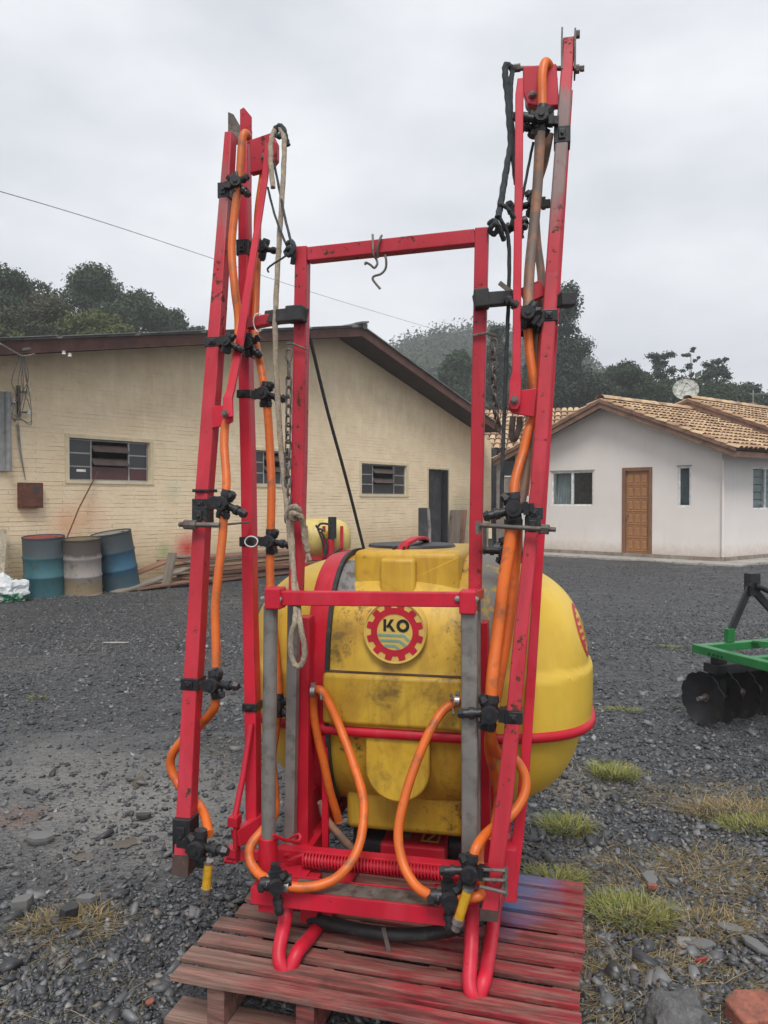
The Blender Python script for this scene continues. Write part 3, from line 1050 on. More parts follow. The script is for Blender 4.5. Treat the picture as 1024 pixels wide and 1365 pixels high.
# pump in the shade under the tank
mb = MB()
a, b = SP(500, 1120, 0.50), SP(565, 1150, 0.36)
mb.bb((-0.055, 0.40, 0.20), (0.16, 0.74, 0.268))
pump = mb.build('pump', M['red_plain'], spr, bevel=0.008)
mb = MB()
mb.bb((-0.01, 0.45, 0.2685), (0.035, 0.53, 0.270))
mb.build('data_plate', M['strap_grey'], pump)
mb = MB()
mb.bb((0.075, 0.44, 0.2685), (0.135, 0.448, 0.2700)).bb((0.075, 0.522, 0.2685), (0.135, 0.530, 0.2700)).bb((0.075, 0.4481, 0.2685), (0.082, 0.5219, 0.2700)).bb((0.128, 0.4481, 0.2685), (0.135, 0.5219, 0.2700))
mb.bb((0.092, 0.500, 0.2685), (0.118, 0.512, 0.2700))
mb.box((0.106, 0.478, 0.2693), (0.010, 0.048, 0.0014), Matrix.Rotation(-0.35, 3, 'Z'))
mb.build('number_plate', M['logo_yellow'], pump)
mb = MB()
mb.cyl((-0.12, 0.5, 0.22), (-0.055, 0.5, 0.22), 0.05, 16)
mb.bb((-0.18, 0.53, 0.18), (-0.06, 0.85, 0.26))
mb.build('pump_head', M['black'], pump, smooth=True, bevel=0.004)
mb = MB()
mb.cyl((0.16, 0.52, 0.23), (0.22, 0.52, 0.23), 0.045, 16)
mb.bb((0.17, 0.55, 0.18), (0.28, 0.80, 0.27))
mb.build('pump_head', M['black'], pump, smooth=True, bevel=0.004)
# sagging suction hose
mb = MB()
mb.tube([SP(408, 1222, 0.07), SP(445, 1232, 0.05), SP(500, 1243, 0.03), SP(550, 1246, 0.03), SP(600, 1240, 0.05), SP(640, 1225, 0.1)], 0.0185, 14, sub=8)
sh = mb.build('suction_hose', M['rubber'], spr, smooth=True)
mb = MB()
a = SP(515, 1243, 0.03)
mb.beam(a + Vector((-0.004, -0.021, 0.025)), a + Vector((0.012, -0.016, -0.045)), 0.012, 0.003, (0, 1, 0))
mb.build('hose_tie', M['steel_dark'], sh)

# ---- folded booms
def lerp_station(st, y):
    ys_ = [s_[2] for s_ in st]
    return tuple(np.interp(y, ys_, [s_[i] for s_ in st]) for i in (0, 1, 3))
def boom(st, mat, frac=0.74, depth=0.05):
    """stations (x_left, x_right incl. side face, y, plane)"""
    rings = []
    for xl, xr, y, ly in st:
        a_, b_ = SP(xl, y, ly), SP(xr, y, ly)
        w = (b_.x - a_.x) * frac
        rings.append([Vector((a_.x, ly, a_.z)), Vector((a_.x + w, ly, a_.z)), Vector((a_.x + w, ly + depth, a_.z + .004)), Vector((a_.x, ly + depth, a_.z + .004))])
    mb_ = MB()
    mb_.loft(rings)
    return mb_.build('boom', mat, spr, bevel=0.004, seg=2)
BA = [(299, 313, 175, 0.40), (291, 309.5, 269, 0.36), (278.6, 301.6, 417, 0.29), (270, 296, 519, 0.245), (256, 281, 704, 0.16), (248, 275, 841, 0.10), (240, 267.5, 965, 0.045), (234, 262, 1088, -0.01), (230, 258.5, 1166, -0.045)]
BB_ = [(320, 335, 168, 0.52), (317, 335, 258, 0.48), (317, 339, 493, 0.39), (320, 343, 625, 0.345), (323, 346, 841, 0.27), (325, 349, 934, 0.235), (327, 349, 1103, 0.18)]
BC = [(751, 772, 49, 0.303), (750, 770, 64, 0.30), (741, 763, 178, 0.27), (735, 757, 257, 0.24), (727, 750, 363, 0.21), (714, 738, 545, 0.145), (707, 731, 650, 0.11), (698, 721, 726, 0.085), (686, 710, 832, 0.045), (676, 701, 937, 0.01), (662, 690, 1060, -0.035), (640, 668, 1226, -0.09)]
BD = [(752, 764, 130, 0.50), (700, 716, 930, 0.25), (689, 703, 1060, 0.21), (673, 689, 1190, 0.17)]
boomA = boom(BA, weathered('red_boom_scuffed', 2.30, 2.48, 0.6), 0.70)
boomB = boom(BB_, M['red'], 0.66)
boomC = boom(BC, weathered('weathered_red_boom', 2.20, 2.66, 1.0), 0.80)
boomD = vbar('boom', [(754, 764, 120, 0.46), (700, 713, 930, 0.22), (690, 704, 1060, 0.17), (674, 690, 1185, 0.13)], M['red'], 0.04)

# end plates and hinges at the tops
def plate(pts, y0, th, name, mat, parent, bevel=0.0):
    mb_ = MB()
    mb_.prism([(SP(x, y, y0).x, SP(x, y, y0).z) for x, y in pts], y0, y0 + th)
    return mb_.build(name, mat, parent, bevel=bevel)
plate([(304, 149), (311, 152), (319, 166), (319, 192), (304, 192)], 0.452, 0.006, 'hinge_plate', M['steel_dark'], boomA)
plate([(320, 146), (325, 143), (335, 155), (335, 190), (320, 190)], 0.512, 0.006, 'hinge_plate', M['red_worn'], boomB)
plate([(333, 186), (362, 176), (369, 190), (369, 212), (360, 224), (333, 231)], 0.49, 0.03, 'tip_plate', M['red_worn'], boomB, 0.004)
plate([(697, 88), (742, 84), (746, 140), (722, 142), (703, 138), (697, 122)], 0.29, 0.03, 'tip_plate', M['red_worn'], boomC, 0.004)
mb = MB()
a = SP(746, 60, 0.30)
for x, y0 in ((749.5, 37), (767, 38)):
    p, q_ = SP(x, y0, 0.295), SP(x, 92, 0.295)
    MB().bb((p.x - 0.0025, 0.29, q_.z), (p.x + 0.0025, 0.36, p.z)).build('fork_plate', M['steel_dark'], boomC)
mb = MB()
a, b = SP(685, 91, 0.315), SP(779, 91, 0.315)
mb.cyl(a, b, 0.007, 10)
mb.cyl(a, a + Vector((0.02, 0, 0)), 0.012, 6).cyl(b - Vector((0.03, 0, 0)), b - Vector((0.014, 0, 0)), 0.013, 6)
mb.cyl(b - Vector((0.012, 0, 0)), b, 0.009, 6)
p = SP(767.6, 46, 0.33)
mb.cyl(p, p + Vector((0.012, 0, 0)), 0.012, 6)
mb.build('hinge_bolt', M['steel_dark'], boomC, smooth=True)
mb = MB()
p = SP(712, 128, 0.31)
mb.cyl(p + Vector((0, -0.012, 0)), p + Vector((0, 0.05, 0)), 0.028, 20)
mb.build('pulley', M['steel_dark'], boomC, smooth=True)

# thin folding struts with their brackets
def strut(p_top, p_bot, w0, w1):
    mb_ = MB()
    mb_.beam(p_top, p_bot, w0, 0.012, (0, 1, 0), w1=w1)
    return mb_.build('folding_strut', M['red'], spr, bevel=0.002)
def strip(stations, th, name, mat, parent=None):
    rings = []
    for xl, xr, y, ly in stations:
        a_, b_ = SP(xl, y, ly), SP(xr, y, ly)
        rings.append([Vector((a_.x, ly, a_.z)), Vector((b_.x, ly, a_.z)), Vector((b_.x, ly + th, a_.z)), Vector((a_.x, ly + th, a_.z))])
    return MB().loft(rings).build(name, mat, parent or spr, bevel=0.002)
st1 = strip([(353, 362, 190, 0.42), (348, 356, 240, 0.40), (339, 347, 300, 0.36), (319, 330, 420, 0.28), (312, 322, 470, 0.25), (302, 312, 520, 0.215), (297, 309, 530, 0.205), (296, 310, 556, 0.19)], 0.012, 'folding_strut', M['red'])
st2 = strip([(690, 698, 104, 0.22), (687, 698, 125, 0.215), (686, 697, 250, 0.19), (684, 695, 380, 0.16), (683, 694, 495, 0.13), (679, 695, 508, 0.128), (678, 694, 538, 0.12), (682, 690, 546, 0.12)], 0.012, 'folding_strut', M['red'])
plate([(283, 541), (303, 540), (310, 548), (310, 562), (302, 566), (283, 571)], 0.214, 0.01, 'strut_bracket', M['red'], boomA, 0.002)
plate([(676, 545), (695, 520), (716, 517), (712, 556), (684, 551)], 0.138, 0.012, 'strut_bracket', M['red'], boomC, 0.002)
for (x, y, ly, par) in ((300, 551, 0.188, st1), (686, 533, 0.118, st2), (710, 126, 0.288, boomC), (352, 209, 0.488, boomB)):
    p = SP(x, y, ly)
    MB().lathe((p.x, ly, p.z), [(0, 0), (0.012, 0), (0.012, 0.003), (0.008, 0.0031), (0.008, 0.010), (0, 0.011)], 6, axis=(0, -1, 0)).build('bolt', M['steel_dark'], par)
# foot of the left folded boom
a, b = SP(307, 1108, 0.10), SP(346, 1096, 0.20)
mb = MB()
mb.beam(SP(314, 1118, 0.10), SP(352, 1094, 0.22), 0.05, 0.032, (0, 1, 0))
mb.build('boom_foot', M['red'], boomB, bevel=0.003)
mb = MB()
for y0, y1, x0, x1 in ((1090, 1104, 303, 316), (1132, 1146, 301, 314)):
    p, q_ = SP(x0, y0, 0.085), SP(x1, y1, 0.085)
    mb.bb((p.x, 0.085, q_.z), (q_.x, 0.125, p.z))
p, q_ = SP(312, 1100, 0.10), SP(317, 1150, 0.10)
mb.bb((p.x, 0.09, q_.z), (q_.x, 0.12, p.z))
p = SP(300, 1146, 0.10)
mb.cyl(p, p + Vector((0.03, 0, 0)), 0.011, 8)
mb.beam(SP(314, 1140, 0.12), SP(352, 1140, 0.16), 0.03, 0.02, (0, 1, 0))
mb.build('hinge_block', M['red'], boomB, bevel=0.002)
mb = MB()
mb.tube([SP(335, 965, 0.215), SP(324, 1035, 0.16), SP(311, 1100, 0.10)], 0.0095, 10)
mb.build('brace_rod', M['red'], boomB, smooth=True)
mb = MB()
p, q_ = SP(672, 1132, 0.10), SP(689, 1204, 0.10)
mb.bb((p.x, 0.10, q_.z), (q_.x, 0.17, p.z))
mb.build('hinge_block', M['red'], boomD, bevel=0.003)
# worn bare steel ends
for bm_, st, y0, y1 in ((boomA, BA, 1139, 1166.5), (boomC, BC, 1212, 1226.5)):
    l0, r0, ly0 = lerp_station(st, y0)
    l1, r1, ly1 = lerp_station(st, y1)
    f = 0.70 if bm_ is boomA else 0.80
    rings = []
    for l_, r_, ly_, y_ in ((l0, r0, ly0, y0), (l1, r1, ly1, y1)):
        a_, b_ = SP(l_, y_, ly_), SP(r_, y_, ly_)
        w = (b_.x - a_.x) * f
        rings.append([Vector((a_.x - .002, ly_ - .002, a_.z)), Vector((a_.x + w + .002, ly_ - .002, a_.z)), Vector((a_.x + w + .002, ly_ + .052, a_.z + .004)), Vector((a_.x - .002, ly_ + .052, a_.z + .004))])
    MB().loft(rings).build('bare_end', M['rust_dark'], bm_)

# latch arms from the arch to the booms
mb = MB()
mb.beam(SP(333, 432, 0.36), SP(372, 424, 0.25), 0.036, 0.03, (0, 1, 0))
mb.build('latch_arm', M['red_worn'], spr, bevel=0.004)
mb = MB()
mb.beam(SP(357, 424, 0.30), SP(405, 419, 0.13), 0.042, 0.032, (0, 1, 0))
mb.beam(SP(384, 420, 0.135), SP(406, 418, 0.13), 0.047, 0.045, (0, 1, 0))
mb.build('latch_sleeve', M['rubber'], spr, bevel=0.004)
mb = MB()
mb.beam(SP(633, 401, 0.135), SP(684, 397, 0.20), 0.040, 0.028, (0, 1, 0))
mb.beam(SP(632, 400, 0.130), SP(652, 398, 0.135), 0.052, 0.05, (0, 1, 0))
mb.build('latch_sleeve', M['rubber'], spr, bevel=0.004)
mb = MB()
mb.beam(SP(697, 396, 0.23), SP(724, 384, 0.25), 0.05, 0.02, (0, 1, 0))
mb.build('latch_arm', M['red_worn'], spr, bevel=0.003)
mb = MB()
mb.beam(SP(745, 400, 0.28), SP(764, 400, 0.30), 0.04, 0.04, (0, 1, 0))
mb.build('latch_pad', M['rubber'], boomC, bevel=0.004)
mb = MB()
mb.beam(SP(666, 377, 0.19), SP(684, 391, 0.19), 0.012, 0.012, (0, 1, 0))
mb.build('latch_pin', M['steel_dark'], spr)

# ---- nozzle bodies (three shapes, shared meshes)
def nozzle_mesh(kind):
    mb_ = MB()
    mb_.cyl((0, 0, -0.030), (0, 0, 0.030), 0.017, 14)
    mb_.cyl((0, 0, 0.028), (0, 0, 0.045), 0.0195, 10, 0.017)
    mb_.cyl((0, 0, -0.045), (0, 0, -0.028), 0.017, 10, 0.0195)
    mb_.cyl((0, 0, 0), (0, -0.030, 0.002), 0.021, 14)
    mb_.cyl((0, -0.028, 0.002), (0, -0.040, 0.002), 0.024, 10, 0.021)
    mb_.cyl((0, -0.038, 0.002), (0, -0.046, 0.002), 0.009, 8)
    def arm(a, e, l, r_):
        d = Vector((math.cos(a), e, math.sin(a)))
        mb_.cyl(d * 0.012, d * l, r_, 10)
        mb_.cyl(d * (l * 0.55), d * (l * 0.72), r_ * 1.35, 10)
        mb_.cyl(d * (l - 0.006), d * (l + 0.008), r_ * 1.45, 6, r_ * 0.9)
    if kind == 0:
        arm(-0.15, -0.15, 0.075, 0.0115)
        arm(1.0, -0.2, 0.042, 0.011)
        arm(-1.1, -0.2, 0.040, 0.011)
    elif kind == 1:
        arm(-0.75, -0.2, 0.062, 0.012)
        arm(0.55, -0.25, 0.048, 0.011)
        arm(2.5, -0.3, 0.038, 0.010)
    else:
        arm(0.05, -0.2, 0.080, 0.012)
        arm(-1.4, -0.15, 0.046, 0.012)
        arm(2.3, -0.3, 0.036, 0.011)
    mb_.bb((-0.052, -0.004, -0.012), (-0.010, 0.016, 0.012))
    mb_.bb((-0.036, -0.016, -0.017), (-0.022, 0.014, 0.017))
    me = bpy.data.meshes.new('nozzle_body')
    me.from_pydata(mb_.v, [], mb_.f)
    me.materials.append(M['black'])
    me.polygons.foreach_set('use_smooth', [True] * len(me.polygons))
    me.set_sharp_from_angle(angle=R(40))
    return me
NOZ = [nozzle_mesh(k) for k in range(3)]
def nozzle(px, py, ly, parent, kind=0, sc=1.0, rz=0.0, ry=0.0, mirror=False):
    o = link('nozzle_body', NOZ[kind], None, parent)
    o.location = SP(px, py, ly)
    o.rotation_euler = (0, ry, rz)
    o.scale = (-sc if mirror else sc, sc, sc)
    return o
def band(st, y, h, parent, frac, depth=0.05, mat=None, grow=0.005, name='clamp_band'):
    l_, r_, ly_ = lerp_station(st, y)
    a_, b_ = SP(l_, y, ly_), SP(r_, y, ly_)
    w = (b_.x - a_.x) * frac
    mb_ = MB()
    mb_.bb((a_.x - grow, ly_ - grow, a_.z - h / 2), (a_.x + w + grow, ly_ + depth + grow, a_.z + h / 2))
    mb_.bb((a_.x + w * 0.2, ly_ - grow - 0.005, a_.z - h * 0.3), (a_.x + w * 0.75, ly_ - grow + .001, a_.z + h * 0.3))
    mb_.cyl((a_.x + w * 0.5, ly_ - grow - 0.004, a_.z), (a_.x + w * 0.5, ly_ - grow - 0.010, a_.z), 0.006, 6)
    return mb_.build(name, mat or M['black'], parent, bevel=0.0025)
# left front boom
for y, h in ((254, 0.052), (456, 0.032), (672, 0.034), (912, 0.036), (1114, 0.10)):
    band(BA, y, h, boomA, 0.70)
band(BA, 688, 0.06, boomA, 0.70, mat=M['rubber'], grow=0.003, name='rubber_wrap')
band(BA, 654, 0.010, boomA, 0.70, mat=M['rubber'], grow=0.007, name='strap')
nozzle(316, 246, 0.35, boomA, 1, 0.85, 0.2)
nozzle(303, 457, 0.24, boomA, 0, 0.75, 0.1, 0.3)
nozzle(299, 672, 0.15, boomA, 0, 1.0, 0, 0.25)
nozzle(287, 912, 0.05, boomA, 0, 0.95, 0.0, -0.15)
nozzle(267, 1128, -0.05, boomA, 2, 1.05, 0.0, 0.05)
# left rear boom
for y, h in ((330, 0.055), (465, 0.055), (525, 0.028), (722, 0.032), (943, 0.026)):
    band(BB_, y, h, boomB, 0.66)
nozzle(352, 332, 0.43, boomB, 2, 0.75, 0.0, 0.3)
nozzle(331, 460, 0.36, boomB, 1, 0.85, 0.2)
nozzle(354, 526, 0.36, boomB, 0, 0.95, 0.0, 0.1)
nozzle(361, 722, 0.29, boomB, 0, 0.9, 0.0, 0.0)
nozzle(372, 940, 0.215, boomB, 1, 0.8, 0.0, 0.0)
# right front boom
for y, h in ((180, 0.05), (421, 0.034), (684, 0.034), (956, 0.034)):
    band(BC, y, h, boomC, 0.80)
band(BC, 700, 0.05, boomC, 0.80, mat=M['rubber'], grow=0.003, name='rubber_wrap')
nozzle(722, 160, 0.25, boomC, 2, 0.95, 0.0, 0.1, True)
nozzle(716, 168, 0.27, boomC, 1, 0.8, 0.3, 0.5, True)
nozzle(713, 272, 0.33, boomC, 0, 0.9, 0.0, 0.0, True)
nozzle(704, 420, 0.17, boomC, 2, 0.9, 0.0, 0.6, True)
nozzle(708, 436, 0.24, boomC, 1, 0.8, 0.0, 0.2, True)
nozzle(686, 679, 0.09, boomC, 0, 1.05, 0.0, -0.1, True)
nozzle(654, 950, 0.0, boomC, 0, 1.05, 0.0, 0.1, True)
nozzle(688, 300, 0.26, boomC, 2, 0.8, 0.0, 1.2, True)
# bottom nozzles
nozzle(368, 1176, -0.075, spr, 2, 0.95, 0.3, 1.5)
nozzle(597, 1194, -0.075, spr, 2, 1.0, 0.2, 1.55)
nozzle(627, 1160, -0.09, spr, 0, 0.95, 0.0, 0.1, True)
# behind the right arch post, second boom's bodies
nozzle(676, 735, 0.33, boomD, 0, 0.95, 0.0, 0.2, True)
# clamp rods and square-bolt clamps
mb = MB()
mb.tube([SP(640, 700, 0.08), SP(741, 706, 0.05)], 0.0065, 10)
mb.cyl(SP(722, 705, 0.055), SP(732, 706, 0.052), 0.014, 6)
mb.bb(SP(636, 690, 0.09) - Vector((0.004, 0, 0.01)), SP(640, 712, 0.09) + Vector((0.004, 0.012, 0)))
mb.build('clamp_rod', M['steel_dark'], boomC, smooth=True)
mb = MB()
mb.tube([SP(239, 699, 0.13), SP(293, 700, 0.13)], 0.008, 10)
mb.cyl(SP(246, 699, 0.13), SP(262, 700, 0.13), 0.015, 8)
mb.tube([SP(293, 700, 0.13), SP(333, 696, 0.30)], 0.0035, 6)
mb.build('clamp_rod', M['steel_dark'], boomA, smooth=True)
mb = MB()
for y in (1161, 1174):
    mb.tube([SP(640, y - 2, -0.098), SP(674, y, -0.105)], 0.0045, 8)
mb.tube([SP(640, 1182, -0.105), SP(674, 1190, -0.108)], 0.0045, 8)
mb.tube([SP(674, 1160, -0.10), SP(675, 1192, -0.10)], 0.0045, 8)
mb.bb(SP(670, 1158, -0.10) + Vector((0, 0, 0)), SP(677, 1196, -0.10) + Vector((0, 0.012, 0)))
mb.build('u_bolt', M['steel_dark'], boomC, smooth=True)
# yellow drain valves
def fitting(p0, p1, name, par):
    p0, p1 = Vector(p0), Vector(p1)
    d = p1 - p0
    mb_ = MB()
    mb_.cyl(p0, p0 + d * 0.72, 0.0125, 14)
    f_ = mb_.build(name, M['brass'], par, smooth=True)
    mb_ = MB()
    mb_.cyl(p0 + d * 0.70, p0 + d * 0.84, 0.0155, 10)
    mb_.build('clip', M['bolt'], f_, smooth=True)
    MB().cyl(p0 - d * 0.06, p0 + d * 0.02, 0.0145, 8).build('collar', M['bolt'], f_, smooth=True)
    mb_ = MB()
    mb_.cyl(p0 + d * 0.84, p0 + d * 1.0, 0.0115, 8)
    mb_.build('tip', M['steel_dark'], f_, smooth=True)
fitting(SP(278, 1150, -0.055), SP(274, 1198, -0.055), 'drain_fitting', boomA)
fitting(SP(624, 1186, -0.115), SP(607, 1240, -0.12), 'drain_fitting', spr)

# ---- hoses
def hose(pts, name='spray_hose', mat=None, r=0.0136, par=spr, sub=7, seg=12, **kw):
    mb_ = MB()
    mb_.tube([SP(*p) for p in pts], r, seg, sub=sub)
    return mb_.build(name, mat or M['hose'], par, smooth=True, **kw)
hose([(331, 182, .40), (326, 178, .37), (322, 195, .36), (319, 240, .35), (314, 275, .345), (309, 330, .33), (313, 385, .31), (318, 430, .31), (314, 480, .27), (303, 545, .235), (299, 590, .21), (302, 640, .17), (299, 672, .15), (297, 712, .14), (291, 765, .11), (287, 810, .09), (288, 860, .07), (288, 890, .055)])
hose([(287, 930, .055), (285, 945, .06), (268, 966, .10), (246, 984, .12), (230, 1005, .12), (228, 1024, .12), (240, 1048, .11), (258, 1064, .09), (272, 1085, .03), (279, 1112, -.04)])
hose([(351, 232, .52), (344, 285, .50), (343, 345, .49), (341, 403, .47), (340, 450, .42), (348, 490, .38), (354, 526, .36), (357, 550, .36), (360, 600, .35), (362, 652, .32), (361, 704, .30), (360, 745, .29), (361, 800, .27), (367, 860, .26), (371, 905, .235), (372, 940, .225), (368, 972, .23), (363, 1010, .235), (366, 1050, .21), (366, 1085, .12), (352, 1105, .04), (335, 1126, .0), (333, 1146, -.02), (344, 1164, -.04), (358, 1173, -.06)])
hose([(378, 1180, -.07), (400, 1183, -.06), (423, 1181, -.05), (446, 1172, -.03), (463, 1156, -.01), (477, 1132, .03), (484, 1100, .07), (484, 1062, .11), (470, 1015, .15), (453, 969, .19), (438, 936, .20), (427, 920, .20), (419, 924, .215), (418, 945, .225), (422, 975, .23), (432, 1018, .24), (440, 1055, .25), (452, 1095, .28)])
hose([(428, 1069, .26), (434, 1090, .27), (450, 1110, .28), (470, 1132, .29), (485, 1145, .30)], mat=M['hose_old'], r=0.0125)
hose([(616, 932, .20), (606, 937, .185), (590, 948, .165), (573, 975, .13), (553, 1022, .09), (538, 1070, .05), (531, 1112, .02), (537, 1150, -.01), (552, 1178, -.04), (570, 1192, -.06), (586, 1195, -.07)])
hose([(738, 108, .34), (733, 90, .30), (727, 83, .275), (723, 100, .262), (723, 125, .258), (723, 150, .25)])
hose([(720, 176, .245), (719, 205, .25), (716, 257, .245), (711, 310, .235), (706, 360, .21), (704, 410, .18)], mat=M['hose_old'], r=0.0155)
hose([(733, 178, .32), (726, 215, .33), (714, 260, .34), (716, 320, .33), (722, 375, .30), (716, 430, .27)], mat=M['hose_old'], r=0.0125)
hose([(704, 440, .20), (706, 470, .19), (711, 505, .18), (713, 545, .18), (704, 575, .165), (697, 605, .15), (688, 635, .12), (684, 662, .10)])
hose([(712, 440, .26), (709, 490, .25), (706, 540, .24), (706, 575, .21), (701, 630, .17), (695, 672, .15)], mat=M['hose_old'], r=0.013)
hose([(720, 445, .27), (714, 500, .26), (711, 560, .25), (706, 610, .22), (700, 660, .20)], mat=M['hose'], r=0.011)
hose([(682, 700, .09), (679, 730, .085), (672, 775, .075), (664, 840, .055), (657, 900, .02), (655, 932, .01)], r=0.0175)
hose([(690, 700, .16), (686, 760, .15), (678, 830, .12), (668, 890, .09), (660, 935, .07)], r=0.0165)
hose([(655, 972, .005), (657, 990, .04), (665, 1006, .09), (680, 1008, .11), (693, 1020, .11), (701, 1040, .10), (698, 1062, .08), (682, 1086, .05), (660, 1102, .01), (645, 1115, -.03), (635, 1130, -.07), (630, 1146, -.085)])
hose([(664, 1098, .08), (650, 1110, .05), (640, 1128, .04), (640, 1160, .0), (645, 1182, -.05), (640, 1194, -.08), (626, 1197, -.085), (612, 1197, -.08)], r=0.013)
hose([(654, 970, .03), (652, 1000, .10), (664, 1060, .20), (655, 1120, .15)], r=0.013)
for (px, py, ly) in ((361, 1173, -.066), (383, 1181, -.07), (587, 1195, -.07), (418, 921, .19), (610, 934, .17)):
    p = SP(px, py, ly)
    mb = MB()
    mb.cyl(p - Vector((0.007, 0, 0.001)), p + Vector((0.007, 0, -0.001)), 0.0175, 14)
    mb.bb(p + Vector((-0.006, -0.008, 0.015)), p + Vector((0.006, 0.004, 0.026)))
    mb.build('hose_clip', M['bolt'], spr, smooth=True)
# tie clips at the waist
mb = MB()
for x, y in ((601, 928), (603, 947), (429, 928)):
    p = SP(x, y, 0.19)
    mb.tube([p, p + Vector((0.004, -0.02, 0.01)), p + Vector((0.008, -0.03, -0.004))], 0.004, 8)
mb.build('hose_hook', M['steel_dark'], spr, smooth=True)
# white cable ties on the booms
mb = MB()
p = SP(335, 722, 0.26)
ring = [p + Vector((0.022 * math.cos(t) , 0.002 * math.sin(3 * t), 0.017 * math.sin(t))) for t in np.linspace(0, 2 * math.pi, 16)[:-1]]
mb.tube(ring, 0.0022, 6, closed=True)
mb.build('cable_tie', M['white_tie'], spr, smooth=True)
mb = MB()
p = SP(345, 430, 0.30)
ring = [p + Vector((0.018 * math.cos(t), 0.004 * math.sin(2 * t), 0.03 * math.sin(t))) for t in np.linspace(0.3, 5.2, 14)]
mb.tube(ring, 0.002, 6)
mb.build('cable_tie', M['white_tie'], spr, smooth=True)
# rod braces crossing at the left base
mb = MB()
mb.tube([SP(364, 1113, -.01), SP(380, 1120, 0.02), SP(396, 1122, 0.08)], 0.005, 8)
mb.tube([SP(386, 1118, 0.1), SP(398, 1112, 0.09), SP(400, 1119, 0.08), SP(390, 1124, 0.08)], 0.004, 8, sub=4)
mb.build('locking_pin', M['red_plain'], spr, smooth=True)

# ---- ropes, chains and hook: things of their own
def rope_thing(name, label, cat, paths, mat, group=None):
    t_ = hang(name, label, cat, group)
    for nm, pts, r_ in paths:
        mb_ = MB()
        mb_.tube([SP(*p) for p in pts], r_, 9, sub=10, twist=(0.10, 0.35))
        mb_.build(nm, mat, t_, smooth=True)
    return t_
rope_thing('rope', 'long frayed tan rope hanging from the left boom tip down to the crossbar', 'rope', [
    ('cord', [(364, 250, .33), (361, 215, .36), (362, 185, .40), (369, 170, .44), (376, 176, .42), (379, 190, .40), (378, 230, .36), (373, 310, .30), (369, 380, .26), (367, 450, .22), (371, 540, .19), (375, 600, .17), (381, 660, .14), (387, 720, .12), (392, 770, .10), (396, 790, .08)], 0.0085),
    ('cord', [(396, 790, .08), (400, 830, -.02), (406, 865, -.02), (403, 884, -.02), (396, 888, -.02), (389, 876, -.02), (388, 850, -.02), (394, 822, -.015), (392, 786, .07), (390, 730, .115), (388, 690, .12)], 0.0078),
    ('knot', [(385, 688, .12), (388, 678, .10), (394, 676, .09), (399, 682, .10), (396, 690, .11), (390, 692, .10), (390, 684, .09), (400, 688, .10), (405, 702, .12), (407, 720, .125), (410, 735, .13)], 0.0095),
    ('frayed_end', [(410, 733, .13), (412, 742, .128), (414, 747, .128)], 0.005),
    ('frayed_end', [(410, 733, .13), (409, 744, .128), (408, 750, .128)], 0.004)], M['rope'])
rope_thing('rope', 'thin dark rope running from the left boom tip to the arch corner', 'rope', [
    ('cord', [(365, 215, .42), (372, 250, .36), (380, 290, .27), (388, 322, .17)], 0.0042),
    ('cord', [(357, 250, .42), (366, 285, .34), (377, 315, .24), (386, 335, .17)], 0.0038),
    ('knot', [(366, 172, .43), (374, 168, .43), (379, 176, .42), (372, 182, .42), (367, 175, .44), (377, 171, .43), (381, 184, .42), (384, 194, .42)], 0.009),
    ('knot', [(383, 325, .17), (389, 322, .14), (392, 332, .13), (386, 340, .135), (381, 336, .15), (387, 330, .13), (391, 342, .14), (390, 352, .15)], 0.0075),
    ('loose_end', [(386, 338, .14), (375, 345, .14), (364, 352, .14), (357, 358, .14), (358, 363, .14)], 0.003)], M['rope_dark'])
rope_thing('rope', 'dark green rope twisted round the right boom tip bolt and tied to the arch', 'rope', [
    ('cord', [(686, 95, .31), (679, 88, .30), (674, 88, .295), (674, 105, .29), (677, 130, .285), (679, 160, .27), (681, 190, .26), (677, 215, .24), (672, 245, .21), (667, 275, .18), (664, 290, .16)], 0.0095),
    ('cord', [(683, 95, .30), (681, 115, .29), (681, 150, .28), (684, 180, .26), (685, 215, .25), (688, 245, .245)], 0.0075),
    ('cord', [(711, 190, .30), (704, 225, .28), (697, 262, .26), (690, 300, .25)], 0.0042),
    ('knot', [(652, 298, .16), (659, 294, .14), (664, 302, .14), (659, 312, .15), (653, 306, .14), (662, 298, .13), (668, 310, .15), (672, 320, .17)], 0.0075),
    ('cord', [(664, 272, .17), (672, 274, .17), (682, 284, .18), (690, 300, .19), (692, 330, .2)], 0.006),
    ('cord', [(666, 290, .16), (676, 310, .18), (679, 340, .19), (678, 400, .19), (675, 480, .18), (672, 560, .17), (670, 620, .16), (668, 690, .15)], 0.0058)], M['rope_dark'])
mb = MB()
mb.tube([SP(412, 445, .20), SP(436, 545, .32), SP(462, 640, .46), SP(486, 735, .62)], 0.0055, 8, sub=6)
mb.build('stay_cable', M['rope_dark'], spr, smooth=True)
wt = hang('wire_hook', 'rusty wire hook twisted round the top beam of the arch', 'hook')
mb = MB()
mb.tube([SP(497, 317, .17), SP(497, 314, .16), SP(498, 338, .14), SP(502, 346, .15), SP(503, 352, .15), SP(499, 357, .15), (SP(494, 353, .15)), SP(488, 350, .15), SP(487, 353, .15)], 0.0036, 8, sub=6)
mb.tube([SP(509, 314, .17), SP(507, 318, .14), SP(503, 332, .14), SP(504, 344, .15)], 0.0036, 8, sub=6)
mb.tube([SP(513, 338, .16), SP(515, 348, .15), SP(514, 358, .15), SP(508, 365, .15), SP(499, 368, .15), (SP(497, 372, .15)), SP(501, 378, .15), SP(507, 385, .15)], 0.0036, 8, sub=6)
mb.build('wire', M['steel_dark'], wt, smooth=True)

